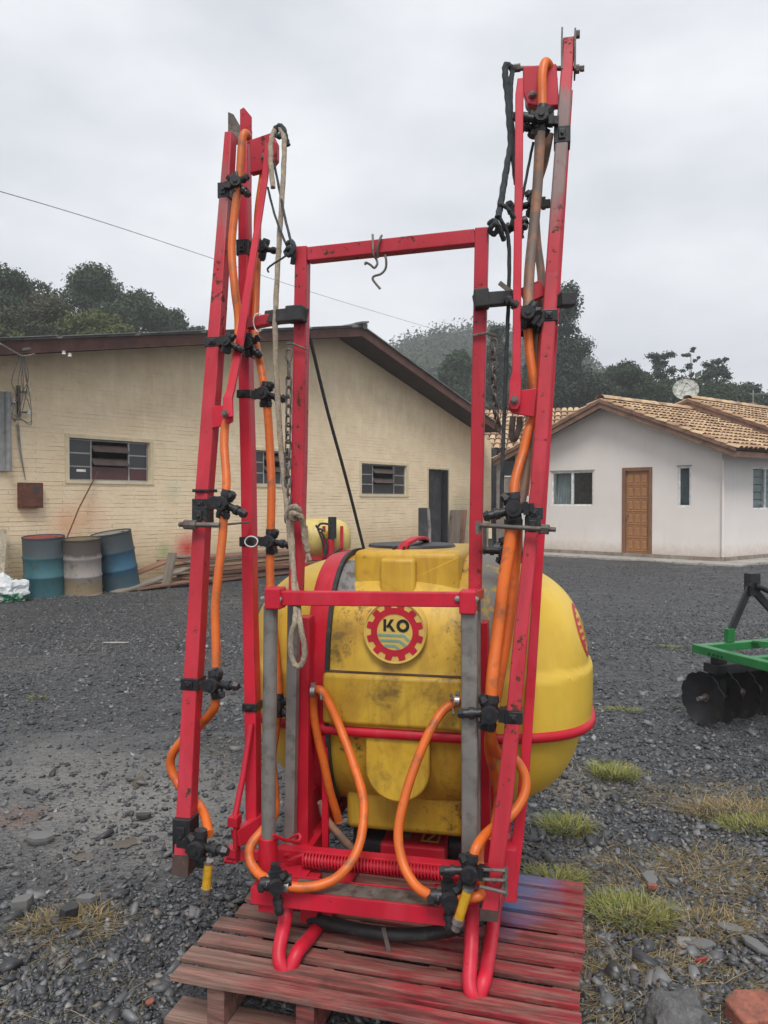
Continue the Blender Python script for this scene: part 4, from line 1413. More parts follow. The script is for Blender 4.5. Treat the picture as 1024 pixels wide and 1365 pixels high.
def link_mesh(r_=0.0034, w=0.0085, l=0.0115):
    pts = []
    for t in np.linspace(0, 2 * math.pi, 17)[:-1]:
        pts.append(Vector((w * math.cos(t), 0, l * math.sin(t) + (0.006 if math.sin(t) > 0 else -0.006))))
    mb_ = MB()
    mb_.tube(pts, r_, 6, closed=True)
    me = bpy.data.meshes.new('link')
    me.from_pydata(mb_.v, [], mb_.f)
    me.materials.append(M['steel_dark'])
    me.polygons.foreach_set('use_smooth', [True] * len(me.polygons))
    return me
LINK = link_mesh()
def chain(label, pts, group):
    t_ = hang('chain', label, 'chain', group)
    path = catmull([SP(*p) for p in pts], 30)
    acc, last, i = 0, path[0], 0
    for p, q_ in zip(path[:-1], path[1:]):
        acc += (q_ - p).length
        if acc > 0.0245:
            o = link('link', LINK, None, t_)
            d = (q_ - p).normalized()
            o.rotation_mode = 'QUATERNION'
            o.rotation_quaternion = Vector((0, 0, 1)).rotation_difference(d) @ Quaternion((0, 0, 1), 0.5 + (i % 2) * 1.4)
            o.location = q_
            i += 1
            acc = 0
chain('dark steel chain hanging beside the left arch post', [(385, 462, .13), (385, 520, .13), (384, 600, .135), (384, 690, .14)], 'chains on the arch posts')
chain('dark steel chain hanging beside the right arch post', [(659, 447, .16), (658, 500, .17), (661, 545, .19), (664, 570, .21)], 'chains on the arch posts')
mb = MB()
mb.tube([SP(383, 458, .14), SP(390, 458, .135), SP(410, 466, .14)], 0.003, 6)
mb.tube([SP(630, 448, .142), SP(648, 444, .14), SP(660, 447, .16)], 0.004, 6)
mb.build('chain_wire', M['steel_dark'], spr)
mb = MB()
mb.tube([SP(684, 555, .24), SP(682, 580, .24), SP(686, 586, .24), SP(692, 570, .25), SP(693, 556, .25)], 0.009, 8, sub=5)
mb.build('shackle', M['steel_dark'], boomC, smooth=True)

# ================================================================== PALLET
def pallet_wood(root):
    t = NT('painted_pallet_wood')
    v = t.obj(root)
    z = sep(t, v)
    grain = t.noise(t.mapping(v, (3, 46, 30)), 1.0, 7, 0.65, 0.6)
    g = t.new('ShaderNodeNewGeometry')
    oi = t.new('ShaderNodeObjectInfo')
    c = t.mix(t.ramp(grain, 0.28, 0.75), (0.055, 0.037, 0.028), (0.40, 0.295, 0.235))
    c = t.mix(t.ramp(oi.outputs['Random'], 0, 1, 0, 0.4), c, (0.20, 0.135, 0.10))
    # red overspray: thick to the right and on the front board, thin on the left
    n = t.noise(v, 3.4, 4, 0.6)
    red_x = t.ramp(t.math('ADD', z[0], t.math('MULTIPLY', t.math('SUBTRACT', n, 0.5), 0.9)), -0.05, 0.75, 0.16, 0.97)
    spot = t.new('ShaderNodeVectorMath', operation='DISTANCE')
    t.l.new(v, spot.inputs[0])
    spot.inputs[1].default_value = (0.33, 0.03, 0.14)
    red_s = t.ramp(spot.outputs['Value'], 0.05, 0.22, 0.75, 0)
    worn = t.ramp(t.noise(t.mapping(v, (7, 40, 20)), 1.0, 6, 0.7), 0.42, 0.62, 1.0, 0.45)
    rf = t.math('MULTIPLY', t.math('MAXIMUM', red_x, red_s), worn)
    c = t.mix(rf, c, t.mix(t.ramp(grain, 0.35, 0.65), (0.10, 0.012, 0.016), (0.37, 0.024, 0.034)))
    bl = t.new('ShaderNodeVectorMath', operation='DISTANCE')
    t.l.new(t.mapping(v, (1, 0.62, 1)), bl.inputs[0])
    bl.inputs[1].default_value = (0.84, 0.46, 0.14)
    blf = t.ramp(t.math('ADD', bl.outputs['Value'], t.math('MULTIPLY', t.math('SUBTRACT', n, 0.5), 0.35)), 0.02, 0.17, 0.95, 0)
    blf = t.math('MULTIPLY', blf, worn)
    c = t.mix(blf, c, (0.060, 0.16, 0.34))
    dk = t.noise(v, 8, 6, 0.7)
    c = t.mix(t.ramp(dk, 0.56, 0.75, 0, 0.6), c, (0.05, 0.030, 0.027))
    fine_ = t.noise(t.mapping(v, (9, 190, 120)), 1.0, 4, 0.6)
    c = t.mix(t.ramp(fine_, 0.52, 0.72, 0, 0.6), c, (0.045, 0.028, 0.024))
    t.bump(t.math('ADD', grain, t.math('MULTIPLY', fine_, 0.6)), 0.5, 0.005)
    return t.fin(c, t.ramp(grain, 0.3, 0.7, 0.5, 0.8), 0, 0.35)
pal = thing('wooden_pallet', 'worn slatted wooden pallet with red and blue paint overspray under the sprayer', 'pallet', PAL.o, PAL.rz)
M['pallet'] = pallet_wood(pal)
PW, PITCHB, BW = 1.065, 0.0835, 0.0595
rp = random.Random(5)
NB = 10
for k in range(NB):
    y0 = 0.0 + k * PITCHB
    w = BW + rp.uniform(-0.004, 0.003)
    x0, x1 = rp.uniform(-0.012, 0.02), PW + rp.uniform(-0.008, 0.008)
    x0 += 0.012 * k * 0.4
    x1 += 0.0
    th = 0.014
    n = 9
    rings = []
    bend = rp.uniform(-0.003, 0.003)
    for i in range(n):
        t = i / (n - 1)
        x = x0 + (x1 - x0) * t
        dz = bend * math.sin(math.pi * t) + rp.uniform(-0.0008, 0.0008)
        dy = rp.uniform(-0.0012, 0.0012)
        rings.append([Vector((x, y0 + dy, ZP - th - 0.002 + dz)), Vector((x, y0 + w + dy, ZP - th - 0.002 + dz)), Vector((x, y0 + w + dy, ZP - 0.002 + dz)), Vector((x, y0 + dy, ZP - 0.002 + dz))])
    MB().loft(rings).build('deck_board', M['pallet'], pal, bevel=0.002, seg=2)
for i, x in enumerate((0.115, 0.365, 0.66, 0.99)):
    MB().bb((x, 0.012, 0.021), (x + 0.05, 0.80, ZP - 0.0170)).build('stringer', M['pallet'], pal, bevel=0.003)
for y in (0.005, 0.24, 0.47, 0.70):
    MB().bb((-0.008, y, 0.0), (PW - 0.01, y + 0.10, 0.0205)).build('bottom_board', M['pallet'], pal, bevel=0.002)

# ================================================================== CREAM WAREHOUSE
WH = Frame((-5.27, 11.7, 0), 0.626, 0.78)
WP = WH.px
def cream_wall():
    t = NT('painted_brick_wall')
    v = t.obj()
    z = sep(t, v)
    cv = t.new('ShaderNodeCombineXYZ')
    t.l.new(z[0], cv.inputs[0])
    t.l.new(z[2], cv.inputs[1])
    wob = t.noise(v, 1.7, 3)
    br = t.new('ShaderNodeTexBrick')
    wv = t.new('ShaderNodeTexNoise')
    t.l.new(v, wv.inputs['Vector'])
    wv.inputs['Scale'].default_value = 5
    wv.inputs['Detail'].default_value = 4
    va = t.new('ShaderNodeVectorMath', operation='MULTIPLY_ADD')
    t.l.new(wv.outputs['Color'], va.inputs[0])
    va.inputs[1].default_value = (0.05, 0.022, 0)
    t.l.new(cv.outputs[0], va.inputs[2])
    t.l.new(va.outputs[0], br.inputs['Vector'])
    br.inputs['Scale'].default_value = 1.0
    br.inputs['Brick Width'].default_value = 0.85
    br.inputs['Row Height'].default_value = 0.068
    br.inputs['Mortar Size'].default_value = 0.006
    br.inputs['Mortar Smooth'].default_value = 0.6
    br.inputs['Bias'].default_value = 0.0
    # broken horizontal shadows of the joints where the paint bridges them
    rowv = t.noise(t.mapping(v, (1.3, 1, 14.7)), 1.0, 5, 0.7)
    a = t.noise(v, 2.2, 6, 0.65)
    c = t.mix(t.ramp(a, 0.3, 0.72), (0.76, 0.595, 0.385), (0.89, 0.735, 0.52))
    gr = t.noise(v, 9, 8, 0.7)
    c = t.mix(t.ramp(gr, 0.54, 0.80, 0, 0.42), c, (0.42, 0.31, 0.18))
    low = t.ramp(t.math('ADD', z[2], t.math('MULTIPLY', t.math('SUBTRACT', gr, 0.5), 0.9)), 0.15, 0.95, 0.6, 0.0)
    c = t.mix(low, c, (0.36, 0.235, 0.115))
    # rain soot under the eaves: blotches that cling high on the wall
    top = t.ramp(t.math('ADD', t.math('MULTIPLY', z[2], 0.35), t.noise(t.mapping(v, (6, 6, 1.2)), 1.0, 7, 0.65)), 1.50, 2.0, 0, 0.26)
    c = t.mix(top, c, (0.24, 0.20, 0.13))
    def spray(c, px, py, r, col, amt):
        p = WP(px, py, 0)
        d = t.new('ShaderNodeVectorMath', operation='DISTANCE')
        t.l.new(v, d.inputs[0])
        d.inputs[1].default_value = p
        f = t.ramp(t.math('ADD', d.outputs['Value'], t.math('MULTIPLY', t.math('SUBTRACT', gr, 0.5), 0.5 * r)), 0.0, r, amt, 0)
        return t.mix(f, c, col)
    c = spray(c, 88, 697, 0.36, (0.66, 0.19, 0.06), 0.5)
    c = spray(c, 118, 688, 0.42, (0.66, 0.25, 0.10), 0.4)
    c = spray(c, 250, 731, 0.36, (0.60, 0.03, 0.04), 1.0)
    c = spray(c, 219, 735, 0.22, (0.22, 0.36, 0.14), 0.6)
    c = spray(c, 232, 655, 0.3, (0.30, 0.42, 0.30), 0.3)
    c = spray(c, 617, 690, 0.9, (0.10, 0.16, 0.12), 0.65)
    mort = t.math('MULTIPLY', br.outputs['Fac'], t.ramp(rowv, 0.44, 0.62, 0.0, 0.9))
    fade = t.ramp(t.math('ADD', z[2], t.math('MULTIPLY', wob, 1.2)), 1.9, 3.9, 1.0, 0.3)
    mort = t.math('MULTIPLY', mort, fade)
    c = t.mix(t.math('MULTIPLY', mort, 0.55), c, (0.30, 0.215, 0.11))
    t.bump(t.math('SUBTRACT', t.math('MULTIPLY', t.noise(v, 26, 6, 0.7), 0.6), t.math('MULTIPLY', mort, 1.2)), 0.7, 0.02)
    return t.fin(c, 0.88, 0, 0.25)
M['cream'] = cream_wall()
M['fascia'] = generic('brown_fascia_board', (0.105, 0.042, 0.030), 0.7, 0, 0.35, 3, (0.05, 0.024, 0.02), (0.5, 0.7), 0.2)
M['soffit'] = generic('dark_soffit', (0.045, 0.027, 0.022), 0.8, 0, 0.3, 4)
M['sheet'] = generic('grey_roof_sheet', (0.17, 0.17, 0.165), 0.75, 0, 0.3, 3, (0.08, 0.08, 0.075), (0.5, 0.7))
M['win_frame'] = generic('grey_window_steel', (0.30, 0.30, 0.29), 0.6, 0, 0.2, 8, (0.2, 0.15, 0.1), (0.6, 0.75))
M['trim_cream'] = generic('cream_trim', (0.64, 0.54, 0.36), 0.8, 0, 0.12, 5, (0.4, 0.3, 0.17), (0.6, 0.8))
M['louvre'] = generic('rusty_louvre', (0.085, 0.062, 0.055), 0.6, 0, 0.3, 6, (0.12, 0.06, 0.04), (0.55, 0.7))
def glass_mat(name, col, rough=0.12):
    t = NT(name)
    n = t.noise(t.obj(), 3, 3)
    return t.fin(t.mix(n, col, tuple(c * 1.8 for c in col)), rough, 0, 0.5)
M['pane'] = glass_mat('dusty_pane', (0.028, 0.028, 0.030), 0.28)
M['pane_red'] = glass_mat('pane_reddish', (0.060, 0.020, 0.020), 0.28)
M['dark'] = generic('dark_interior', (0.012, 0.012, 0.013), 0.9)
M['door_dark'] = generic('dark_door', (0.050, 0.050, 0.053), 0.75, 0, 0.4, 5, (0.025, 0.025, 0.025), (0.5, 0.7))

wh = WH.empty('warehouse', 'long cream painted brick warehouse with brown eaves behind the drums', 'building')
OV = -0.70
apx = WP(483, 446, OV)
el = WP(0, 470, OV)
er = WP(668, 577, OV)
def zl(x):   # roof underside line in the gable plane
    return apx.z + (x - apx.x) * ((el.z - apx.z) / (el.x - apx.x)) if x < apx.x else apx.z + (x - apx.x) * ((er.z - apx.z) / (er.x - apx.x))
XL = el.x - 4.0
XR = WP(655, 640, 0).x
w1 = (WP(92, 583, 0), WP(200, 643, 0))
w2 = (WP(482, 617, 0), WP(542, 661, 0))
w3 = (WP(342, 604, 0), WP(387, 652, 0))
dr = (WP(571, 625, 0), WP(597, 735, 0))
def opening(a, b):
    return (min(a.x, b.x), max(a.x, b.x), min(a.z, b.z), max(a.z, b.z))
W1 = opening(*w1)
W1 = (W1[0], W1[1], WP(92, 640, 0).z, WP(92, 583, 0).z)
W2 = opening(*w2)
W2 = (W2[0], W2[1], WP(482, 659, 0).z, WP(482, 617.5, 0).z)
W3 = (WP(340, 604, 0).x, WP(388, 604, 0).x, W1[2] + 0.0, W1[3])
D1 = (dr[0].x, dr[1].x, 0.0, WP(571, 625, 0).z)
# wall as columns round its openings (butted end to end)
mb = MB()
T = 0.18
def wall_piece(x0, x1, z0, z1a, z1b):
    vs = [(x0, 0, z0), (x1, 0, z0), (x1, 0, z1b), (x0, 0, z1a), (x0, T, z0), (x1, T, z0), (x1, T, z1b), (x0, T, z1a)]
    mb.add(vs, [(0, 1, 2, 3), (5, 4, 7, 6), (4, 0, 3, 7), (1, 5, 6, 2), (3, 2, 6, 7), (4, 5, 1, 0)])
def ztop(x): return zl(x) + 0.02
cuts = sorted([XL, XR, apx.x] + [q_ for o_ in (W1, W2, W3, D1) for q_ in o_[:2]])
for x0, x1 in zip(cuts[:-1], cuts[1:]):
    xm = (x0 + x1) / 2
    hole = [o_ for o_ in (W1, W2, W3, D1) if o_[0] < xm < o_[1]]
    if hole:
        o_ = hole[0]
        if o_[2] > 0.01:
            wall_piece(x0, x1, -0.3, o_[2], o_[2])
        wall_piece(x0, x1, o_[3], ztop(x0), ztop(x1))
    else:
        wall_piece(x0, x1, -0.3, ztop(x0), ztop(x1))
mb.build('gable_wall', M['cream'], wh)
mb = MB()
mb.bb((XL, T + .001, -0.3), (XL + 0.2, 9, zl(XL)))
mb.bb((XR - 0.2, T + .001, -0.3), (XR, 9, zl(XR)))
mb.bb((XL, 8.8, -0.3), (XR - .25, 9, 2.2))
mb.build('side_wall', M['cream'], wh)
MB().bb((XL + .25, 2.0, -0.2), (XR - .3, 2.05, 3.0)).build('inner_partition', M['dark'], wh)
# roof: sheets, fascia boards, soffit
def slope(x0, x1, y0, y1, dz0, dz1, mat, name, parent, th_up=(0, 0, 1)):
    mb_ = MB()
    vs = []
    for y in (y0, y1):
        for x, z in ((x0, zl(x0)), (x1, zl(x1))):
            vs.append((x, y, z + dz0))
            vs.append((x, y, z + dz1))
    mb_.add(vs, [(0, 2, 3, 1), (4, 5, 7, 6), (0, 4, 6, 2), (1, 3, 7, 5), (0, 1, 5, 4), (2, 6, 7, 3)])
    return mb_.build(name, mat, parent)
for x0, x1 in ((XL - .5, apx.x), (apx.x, er.x)):
    slope(x0, x1, OV, OV + 0.03, -0.03, 0.155, M['fascia'], 'fascia_board', wh)
    slope(x0, x1, OV + 0.032, 9.5, 0.03, 0.05, M['soffit'], 'soffit', wh)
    rf = slope(x0, x1 + (0.05 if x0 >= apx.x else 0), OV - 0.05, 9.5, 0.158, 0.185, M['sheet'], 'roof', wh)
mb = MB()
mb.beam((apx.x - 0.22, OV - 0.07, apx.z + 0.20), (apx.x + 0.02, OV - 0.07, apx.z + 0.25), 0.2, 0.04, (0, 0, 1))
mb.tube([(apx.x, OV - 0.08, apx.z + 0.19), (apx.x, 9.5, apx.z + 0.19)], 0.09, 10)
mb.build('ridge_cap', M['sheet'], wh)
mb = MB()
for k in range(7):
    x = apx.x - 1.0 - k * 1.3
    mb.box((x, OV - 0.06, zl(x) + 0.192), (1.24, 0.10, 0.012), Matrix.Rotation(-math.atan2(apx.z - el.z, apx.x - el.x) - 0.006, 3, 'Y'))
mb.build('edge_flashing', M['sheet'], wh)

def pane_window(o_, red_last=False):
    x0, x1, z0, z1 = o_
    w, h = x1 - x0, z1 - z0
    fw = 0.03
    # painted surround, a little proud of the wall
    mb_ = MB()
    mb_.bb((x0 - 0.07, -0.012, z1 + .001), (x1 + 0.07, 0.06, z1 + 0.06)).bb((x0 - 0.07, -0.02, z0 - 0.05), (x1 + 0.07, 0.06, z0 - .001))
    mb_.bb((x0 - 0.07, -0.012, z0), (x0 - .001, 0.06, z1)).bb((x1 + .001, -0.012, z0), (x1 + 0.07, 0.06, z1))
    sur = mb_.build('surround', M['trim_cream'], wh)
    mb_ = MB()
    yf = 0.05
    xa, xb = x0 + w * 0.265, x0 + w * 0.735
    for x in (x0, xa, xb, x1 - fw):
        mb_.bb((x, yf, z0), (x + fw * 0.8, yf + 0.035, z1))
    for s_ in ((x0, xa), (xb, x1)):
        for k in range(4):
            z = z0 + (h - fw) * k / 3
            mb_.bb((s_[0] + fw * .8, yf + .002, z), (s_[1], yf + 0.03, z + fw * 0.7))
    for k in (0, 3):
        z = z0 + (h - fw) * k / 3
        mb_.bb((xa + fw * .8, yf + .002, z), (xb, yf + 0.03, z + fw * 0.7))
    win = mb_.build('window', M['win_frame'], wh)
    for i, s_ in enumerate(((x0, xa), (xb, x1))):
        for k in range(3):
            z = z0 + (h - fw) * k / 3
            m_ = M['pane_red'] if (red_last and i == 1 and k == 0) else M['pane']
            MB().bb((s_[0] + fw * .8, yf + 0.012, z + fw * .7), (s_[1], yf + 0.018, z + (h - fw) / 3)).build('pane', m_, win)
    MB().bb((xa + fw * .8, yf + 0.012, z0 + fw * .7), (xb, yf + 0.018, z0 + h * 0.34)).build('pane', M['pane_red'] if red_last else M['pane'], win)
    for k in range(2):
        z = z0 + h * (0.46 + 0.32 * k)
        MB().box(((xa + xb) / 2 + 0.012, yf - 0.01, z), (xb - xa - 0.04, 0.15, 0.014), Matrix.Rotation(R(48), 3, 'X')).build('louvre', M['louvre'], win)
    return win
wa = pane_window(W1, True)
p = WP(110, 627, 0)
MB().bb((p.x - 0.07, 0.056, p.z - 0.02), (p.x + 0.09, 0.0612, p.z + 0.02)).build('sticker', M['white_tie'], wa)
pane_window(W2)
pane_window(W3)
# door ajar in its frame
mb = MB()
mb.bb((D1[0] - 0.05, -0.015, 0), (D1[0] - .001, 0.1, D1[3] + 0.05)).bb((D1[1] + .001, -0.015, 0), (D1[1] + 0.05, 0.1, D1[3] + 0.05)).bb((D1[0], -0.015, D1[3] + .001), (D1[1], 0.1, D1[3] + 0.05))
df = mb.build('door_frame', M['trim_cream'], wh)
MB().bb((D1[0] + 0.01, 0.10, 0.02), (D1[1] - 0.16, 0.14, D1[3] - 0.01)).build('door', M['door_dark'], wh)
dl = MB().box((D1[1] - 0.09, 0.02, D1[3] / 2), (0.035, 0.30, D1[3] - 0.04), Matrix.Rotation(-0.5, 3, 'Z')).build('door', M['door_dark'], wh, label='dark door leaf standing ajar')
MB().lathe((D1[1] - 0.05, -0.12, 1.0), [(0, 0), (0.03, 0), (0.035, 0.02), (0, 0.03)], 10, axis=(0, -1, 0)).build('handle', M['bolt'], dl, smooth=True)
# dark box standing in for corner gap shadow and low rendered wall beyond it
MB().bb((XR + 0.02, -0.02, 0), (XR + 0.26, 0.4, 2.9)).build('corner_gap_shade', M['door_dark'], wh)
# downpipe at the far left
mb = MB()
p0, p1 = WP(4, 522, -0.05), WP(8, 628, -0.05)
mb.bb((p0.x - 0.35, -0.06, p1.z), (p0.x + 0.02, -0.03, p0.z))
mb.cyl((p0.x + 0.06, -0.07, p1.z), (p0.x + 0.06, -0.07, p0.z), 0.045, 14)
mb.build('shutter_edge', M['win_frame'], wh, smooth=True)
# meter box
mbx = thing('meter_box', 'rusty brown meter box fixed to the cream wall left of the windows', 'meter box', WH.o, WH.rz)
M['rust_box'] = generic('rusty_brown', (0.13, 0.045, 0.026), 0.75, 0, 0.3, 6, (0.06, 0.03, 0.02), (0.5, 0.68), 0.2)
a, b = WP(27, 643, -0.1), WP(57, 677, -0.1)
body = MB().bb((a.x, -0.12, b.z), (b.x, -0.002, a.z)).build('box', M['rust_box'], mbx, bevel=0.006)
MB().bb((a.x + 0.02, -0.128, b.z + 0.02), (b.x - 0.02, -0.121, a.z - 0.02)).build('door', M['rust_box'], mbx, bevel=0.003)
MB().bb((a.x + 0.19, -0.132, a.z - 0.15), (a.x + 0.27, -0.1285, a.z - 0.06)).build('window', M['pane'], mbx)
# service insulators and loose wires
sv = thing('service_bracket', 'tangle of wires and insulators on the wall above the meter box', 'wires', WH.o, WH.rz)
mb = MB()
a = WP(27, 518, -0.08)
mb.bb((a.x - 0.02, -0.05, a.z - 0.42), (a.x + 0.02, -0.004, a.z + 0.05))
for k in range(3):
    mb.cyl((a.x, -0.05, a.z - 0.05 - k * 0.15), (a.x + 0.1 * (-1) ** k, -0.10, a.z - 0.04 - k * 0.15), 0.012, 8)
mb.build('bracket', M['steel_dark'], sv)
for k in range(3):
    c_ = Vector((a.x + 0.11 * (-1) ** k, -0.11, a.z - 0.04 - k * 0.15))
    MB().lathe(c_, [(0, -.035), (0.03, -.03), (0.022, -.01), (0.034, 0.005), (0.022, 0.02), (0.026, 0.035), (0, 0.04)], 12).build('insulator', M['white_tie'], sv, smooth=True)
rw = random.Random(4)
mb = MB()
top = WP(29, 475, -0.5)
for k in range(7):
    p0 = top + Vector((rw.uniform(-.05, .05), 0, 0))
    p1 = Vector((a.x + rw.uniform(-.12, .16), -0.14, a.z - rw.uniform(0, 0.3)))
    m1 = (p0 + p1) / 2 + Vector((rw.uniform(-.2, .2), -0.1, rw.uniform(-.1, .05)))
    p2 = p1 + Vector((rw.uniform(-.2, .2), 0.05, -rw.uniform(0.1, 0.35)))
    p3 = Vector((a.x + rw.uniform(-.06, .06), -0.03, a.z - 0.45))
    mb.tube([p0, m1, p1, p2, p3], 0.006, 5, sub=6)
for k in range(4):
    p1 = Vector((a.x + rw.uniform(-.03, .03), -0.02, a.z - 0.5 - 0.02 * k))
    mb.tube([p1, p1 + Vector((0.02, -0.01, -0.35)), WP(34, 640, -0.02)], 0.006, 5, sub=4)
mb.tube([WP(0, 458, -1.2), WP(14, 466, -1.0), WP(30, 474, -0.75), WP(46, 472, -0.75)], 0.012, 6, sub=6)
mb.tube([WP(30, 466, -0.75), WP(52, 462, -0.6), WP(76, 455, -0.4)], 0.02, 6)
mb.build('wire', M['steel'], sv, smooth=True)
for (px, py) in ((85, 470), (93, 473)):
    p = WP(px, py, -0.73)
    MB().lathe(p, [(0, -.03), (0.03, -.025), (0.022, 0), (0.03, 0.02), (0, 0.03)], 10).build('insulator', M['white_tie'], sv, smooth=True)

# ================================================================== WHITE HOUSE (and its tiled neighbours)
def pt_house(px, py):
    return G(px, py)
ha, hb = G(725, 738), G(962, 751)
HF = Frame(ha, hb.x - ha.x, hb.y - ha.y)
HP = HF.px
WS = Vector((0.8, 0.6, 0))
WLOC = Vector((WS.dot(HF.u), WS.dot(HF.v), 0))       # side wall direction in the house's own axes
HLEN = (hb - ha).length
def render_wall():
    t = NT('white_render')
    v = t.obj()
    z = sep(t, v)
    n = t.noise(v, 1.1, 6, 0.6)
    c = t.mix(t.ramp(n, 0.3, 0.7), (0.73, 0.675, 0.640), (0.80, 0.75, 0.715))
    st = t.noise(t.mapping(v, (7, 7, 0.8)), 1.0, 6, 0.65)
    c = t.mix(t.ramp(st, 0.58, 0.80, 0, 0.35), c, (0.55, 0.48, 0.43))
    sp = t.ramp(t.math('ADD', z[2], t.math('MULTIPLY', t.math('SUBTRACT', t.noise(v, 7, 7, 0.7), 0.5), 0.45)), 0.10, 0.42, 0.6, 0)
    c = t.mix(sp, c, (0.42, 0.33, 0.26))
    t.bump(t.noise(v, 60, 4, 0.7), 0.15, 0.004)
    return t.fin(c, 0.85, 0, 0.3)
M['white_wall'] = render_wall()
M['plinth'] = generic('stained_plinth', (0.27, 0.235, 0.20), 0.85, 0, 0.25, 2.5, (0.16, 0.13, 0.10), (0.5, 0.7), 0.2)
M['concrete'] = generic('pale_concrete', (0.36, 0.34, 0.31), 0.85, 0, 0.2, 2.5, (0.2, 0.18, 0.15), (0.52, 0.7), 0.2)
M['barge'] = generic('brown_bargeboard', (0.19, 0.105, 0.07), 0.7, 0, 0.25, 3, (0.09, 0.05, 0.035), (0.5, 0.7))
M['wood_door'] = generic('honey_wood_door', (0.36, 0.175, 0.075), 0.5, 0, 0.22, 4, (0.22, 0.10, 0.045), (0.52, 0.72))
M['door_jamb'] = generic('brown_jamb', (0.21, 0.105, 0.06), 0.6, 0, 0.2, 5)
M['alu'] = generic('white_aluminium', (0.72, 0.72, 0.72), 0.4)
M['grey_frame'] = generic('grey_reveal', (0.30, 0.29, 0.28), 0.6)
M['curtain'] = generic('pale_curtain', (0.46, 0.50, 0.50), 0.9, 0, 0.15, 5)
M['blind'] = generic('vertical_blind', (0.14, 0.16, 0.165), 0.8)
def tile_mat():
    t = NT('clay_roof_tiles')
    g = t.new('ShaderNodeNewGeometry')
    r_ = g.outputs['Random Per Island']
    v = t.obj()
    cr = t.new('ShaderNodeValToRGB')
    e = cr.color_ramp.elements
    e[0].color = (0.30, 0.18, 0.11, 1)
    e[1].color = (0.58, 0.42, 0.26, 1)
    k = e.new(0.5)
    k.color = (0.46, 0.305, 0.18, 1)
    t.l.new(r_, cr.inputs[0])
    n = t.noise(v, 3.0, 6, 0.7)
    c = t.mix(t.ramp(n, 0.52, 0.72, 0, 0.75), cr.outputs[0], (0.13, 0.10, 0.075))
    return t.fin(c, 0.85, 0, 0.25)
M['tile'] = tile_mat()

hs = thing('white_house', 'single storey white house with clay tile roof and panelled wooden door', 'house', HF.o, HF.rz)
XA = -0.9            # the front wall runs on left, behind the booms
ov = -0.45
h_ap = HP(800, 536, ov)
h_er = HP(982, 601, ov)
h_el = Vector((h_ap.x - (h_er.x - h_ap.x) * 0.98, ov, h_er.z))
def hz(x):
    return h_ap.z - abs(x - h_ap.x) * (h_ap.z - h_er.z) / (h_er.x - h_ap.x)
W_A = (HP(735, 650, 0).x, HP(791, 650, 0).x, HP(770, 674.5, 0).z, HP(770, 628, 0).z)
W_B = (HP(903.5, 650, 0).x, HP(921, 650, 0).x, HP(912, 676, 0).z, HP(912, 621.5, 0).z)
W_D = (HP(829.5, 700, 0).x, HP(869.5, 700, 0).x, 0.13, HP(850, 623, 0).z)
mb = MB()
T = 0.15
cuts = sorted([XA, HLEN, h_ap.x] + [q_ for o_ in (W_A, W_B, W_D) for q_ in o_[:2]])
for x0, x1 in zip(cuts[:-1], cuts[1:]):
    xm = (x0 + x1) / 2
    hole = [o_ for o_ in (W_A, W_B, W_D) if o_[0] < xm < o_[1]]
    if hole:
        o_ = hole[0]
        if o_[2] > 0.2:
            wall_piece(x0, x1, 0.13, o_[2], o_[2])
        wall_piece(x0, x1, o_[3], hz(x0) - 0.02, hz(x1) - 0.02)
    else:
        wall_piece(x0, x1, 0.13, hz(x0) - 0.02, hz(x1) - 0.02)
mb.build('front_wall', M['white_wall'], hs)
# side wall along WLOC from the corner, with its window
DEP = 10.0
def side(s, off, z):       # point on the side wall: s metres back from the corner, off outwards
    n_ = Vector((WLOC.y, -WLOC.x, 0))
    p = Vector((HLEN, 0, 0)) + WLOC * s + n_ * off
    return Vector((p.x, p.y, z))
def side_box(mb_, s0, s1, o0, o1, z0, z1):
    vs = [side(s_, o_, z_) for z_ in (z0, z1) for o_ in (o0, o1) for s_ in (s0, s1)]
    mb_.add(vs, [(0, 2, 3, 1), (4, 5, 7, 6), (0, 1, 5, 4), (2, 6, 7, 3), (0, 4, 6, 2), (1, 3, 7, 5)])
def side_s(px):           # distance along the side wall seen at column px
    d = ray(px, 667)
    c_ = HF.o + HF.u * HLEN
    A = np.array([[d.x, -WS.x], [d.y, -WS.y]])
    t_, s_ = np.linalg.solve(A, np.array([c_.x, c_.y]))
    return s_
s0, s1 = side_s(1004), side_s(1004) + 1.25
zs0, zs1 = W_B[2] - 0.06, W_B[3] - 0.0
mb = MB()
side_box(mb, 0.0, s0, -0.15, 0.0, 0.13, 2.45)
side_box(mb, s0, s1, -0.15, 0.0, 0.13, zs0)
side_box(mb, s0, s1, -0.15, 0.0, zs1, 2.45)
side_box(mb, s1, DEP, -0.15, 0.0, 0.13, 2.45)
mb.build('side_wall', M['white_wall'], hs)
mb = MB()
mb.bb((XA, -0.02, 0.0), (HLEN + 0.02, 0.14, 0.131))
side_box(mb, 0.15, DEP, -0.13, 0.02, 0.0, 0.131)
mb.build('plinth', M['plinth'], hs)
mb = MB()
mb.bb((XA, -0.75, -0.02), (HLEN + 0.65, -0.021, 0.045))
side_box(mb, -0.02, DEP, 0.021, 0.65, -0.02, 0.045)
mb.build('apron', M['concrete'], hs, bevel=0.01)
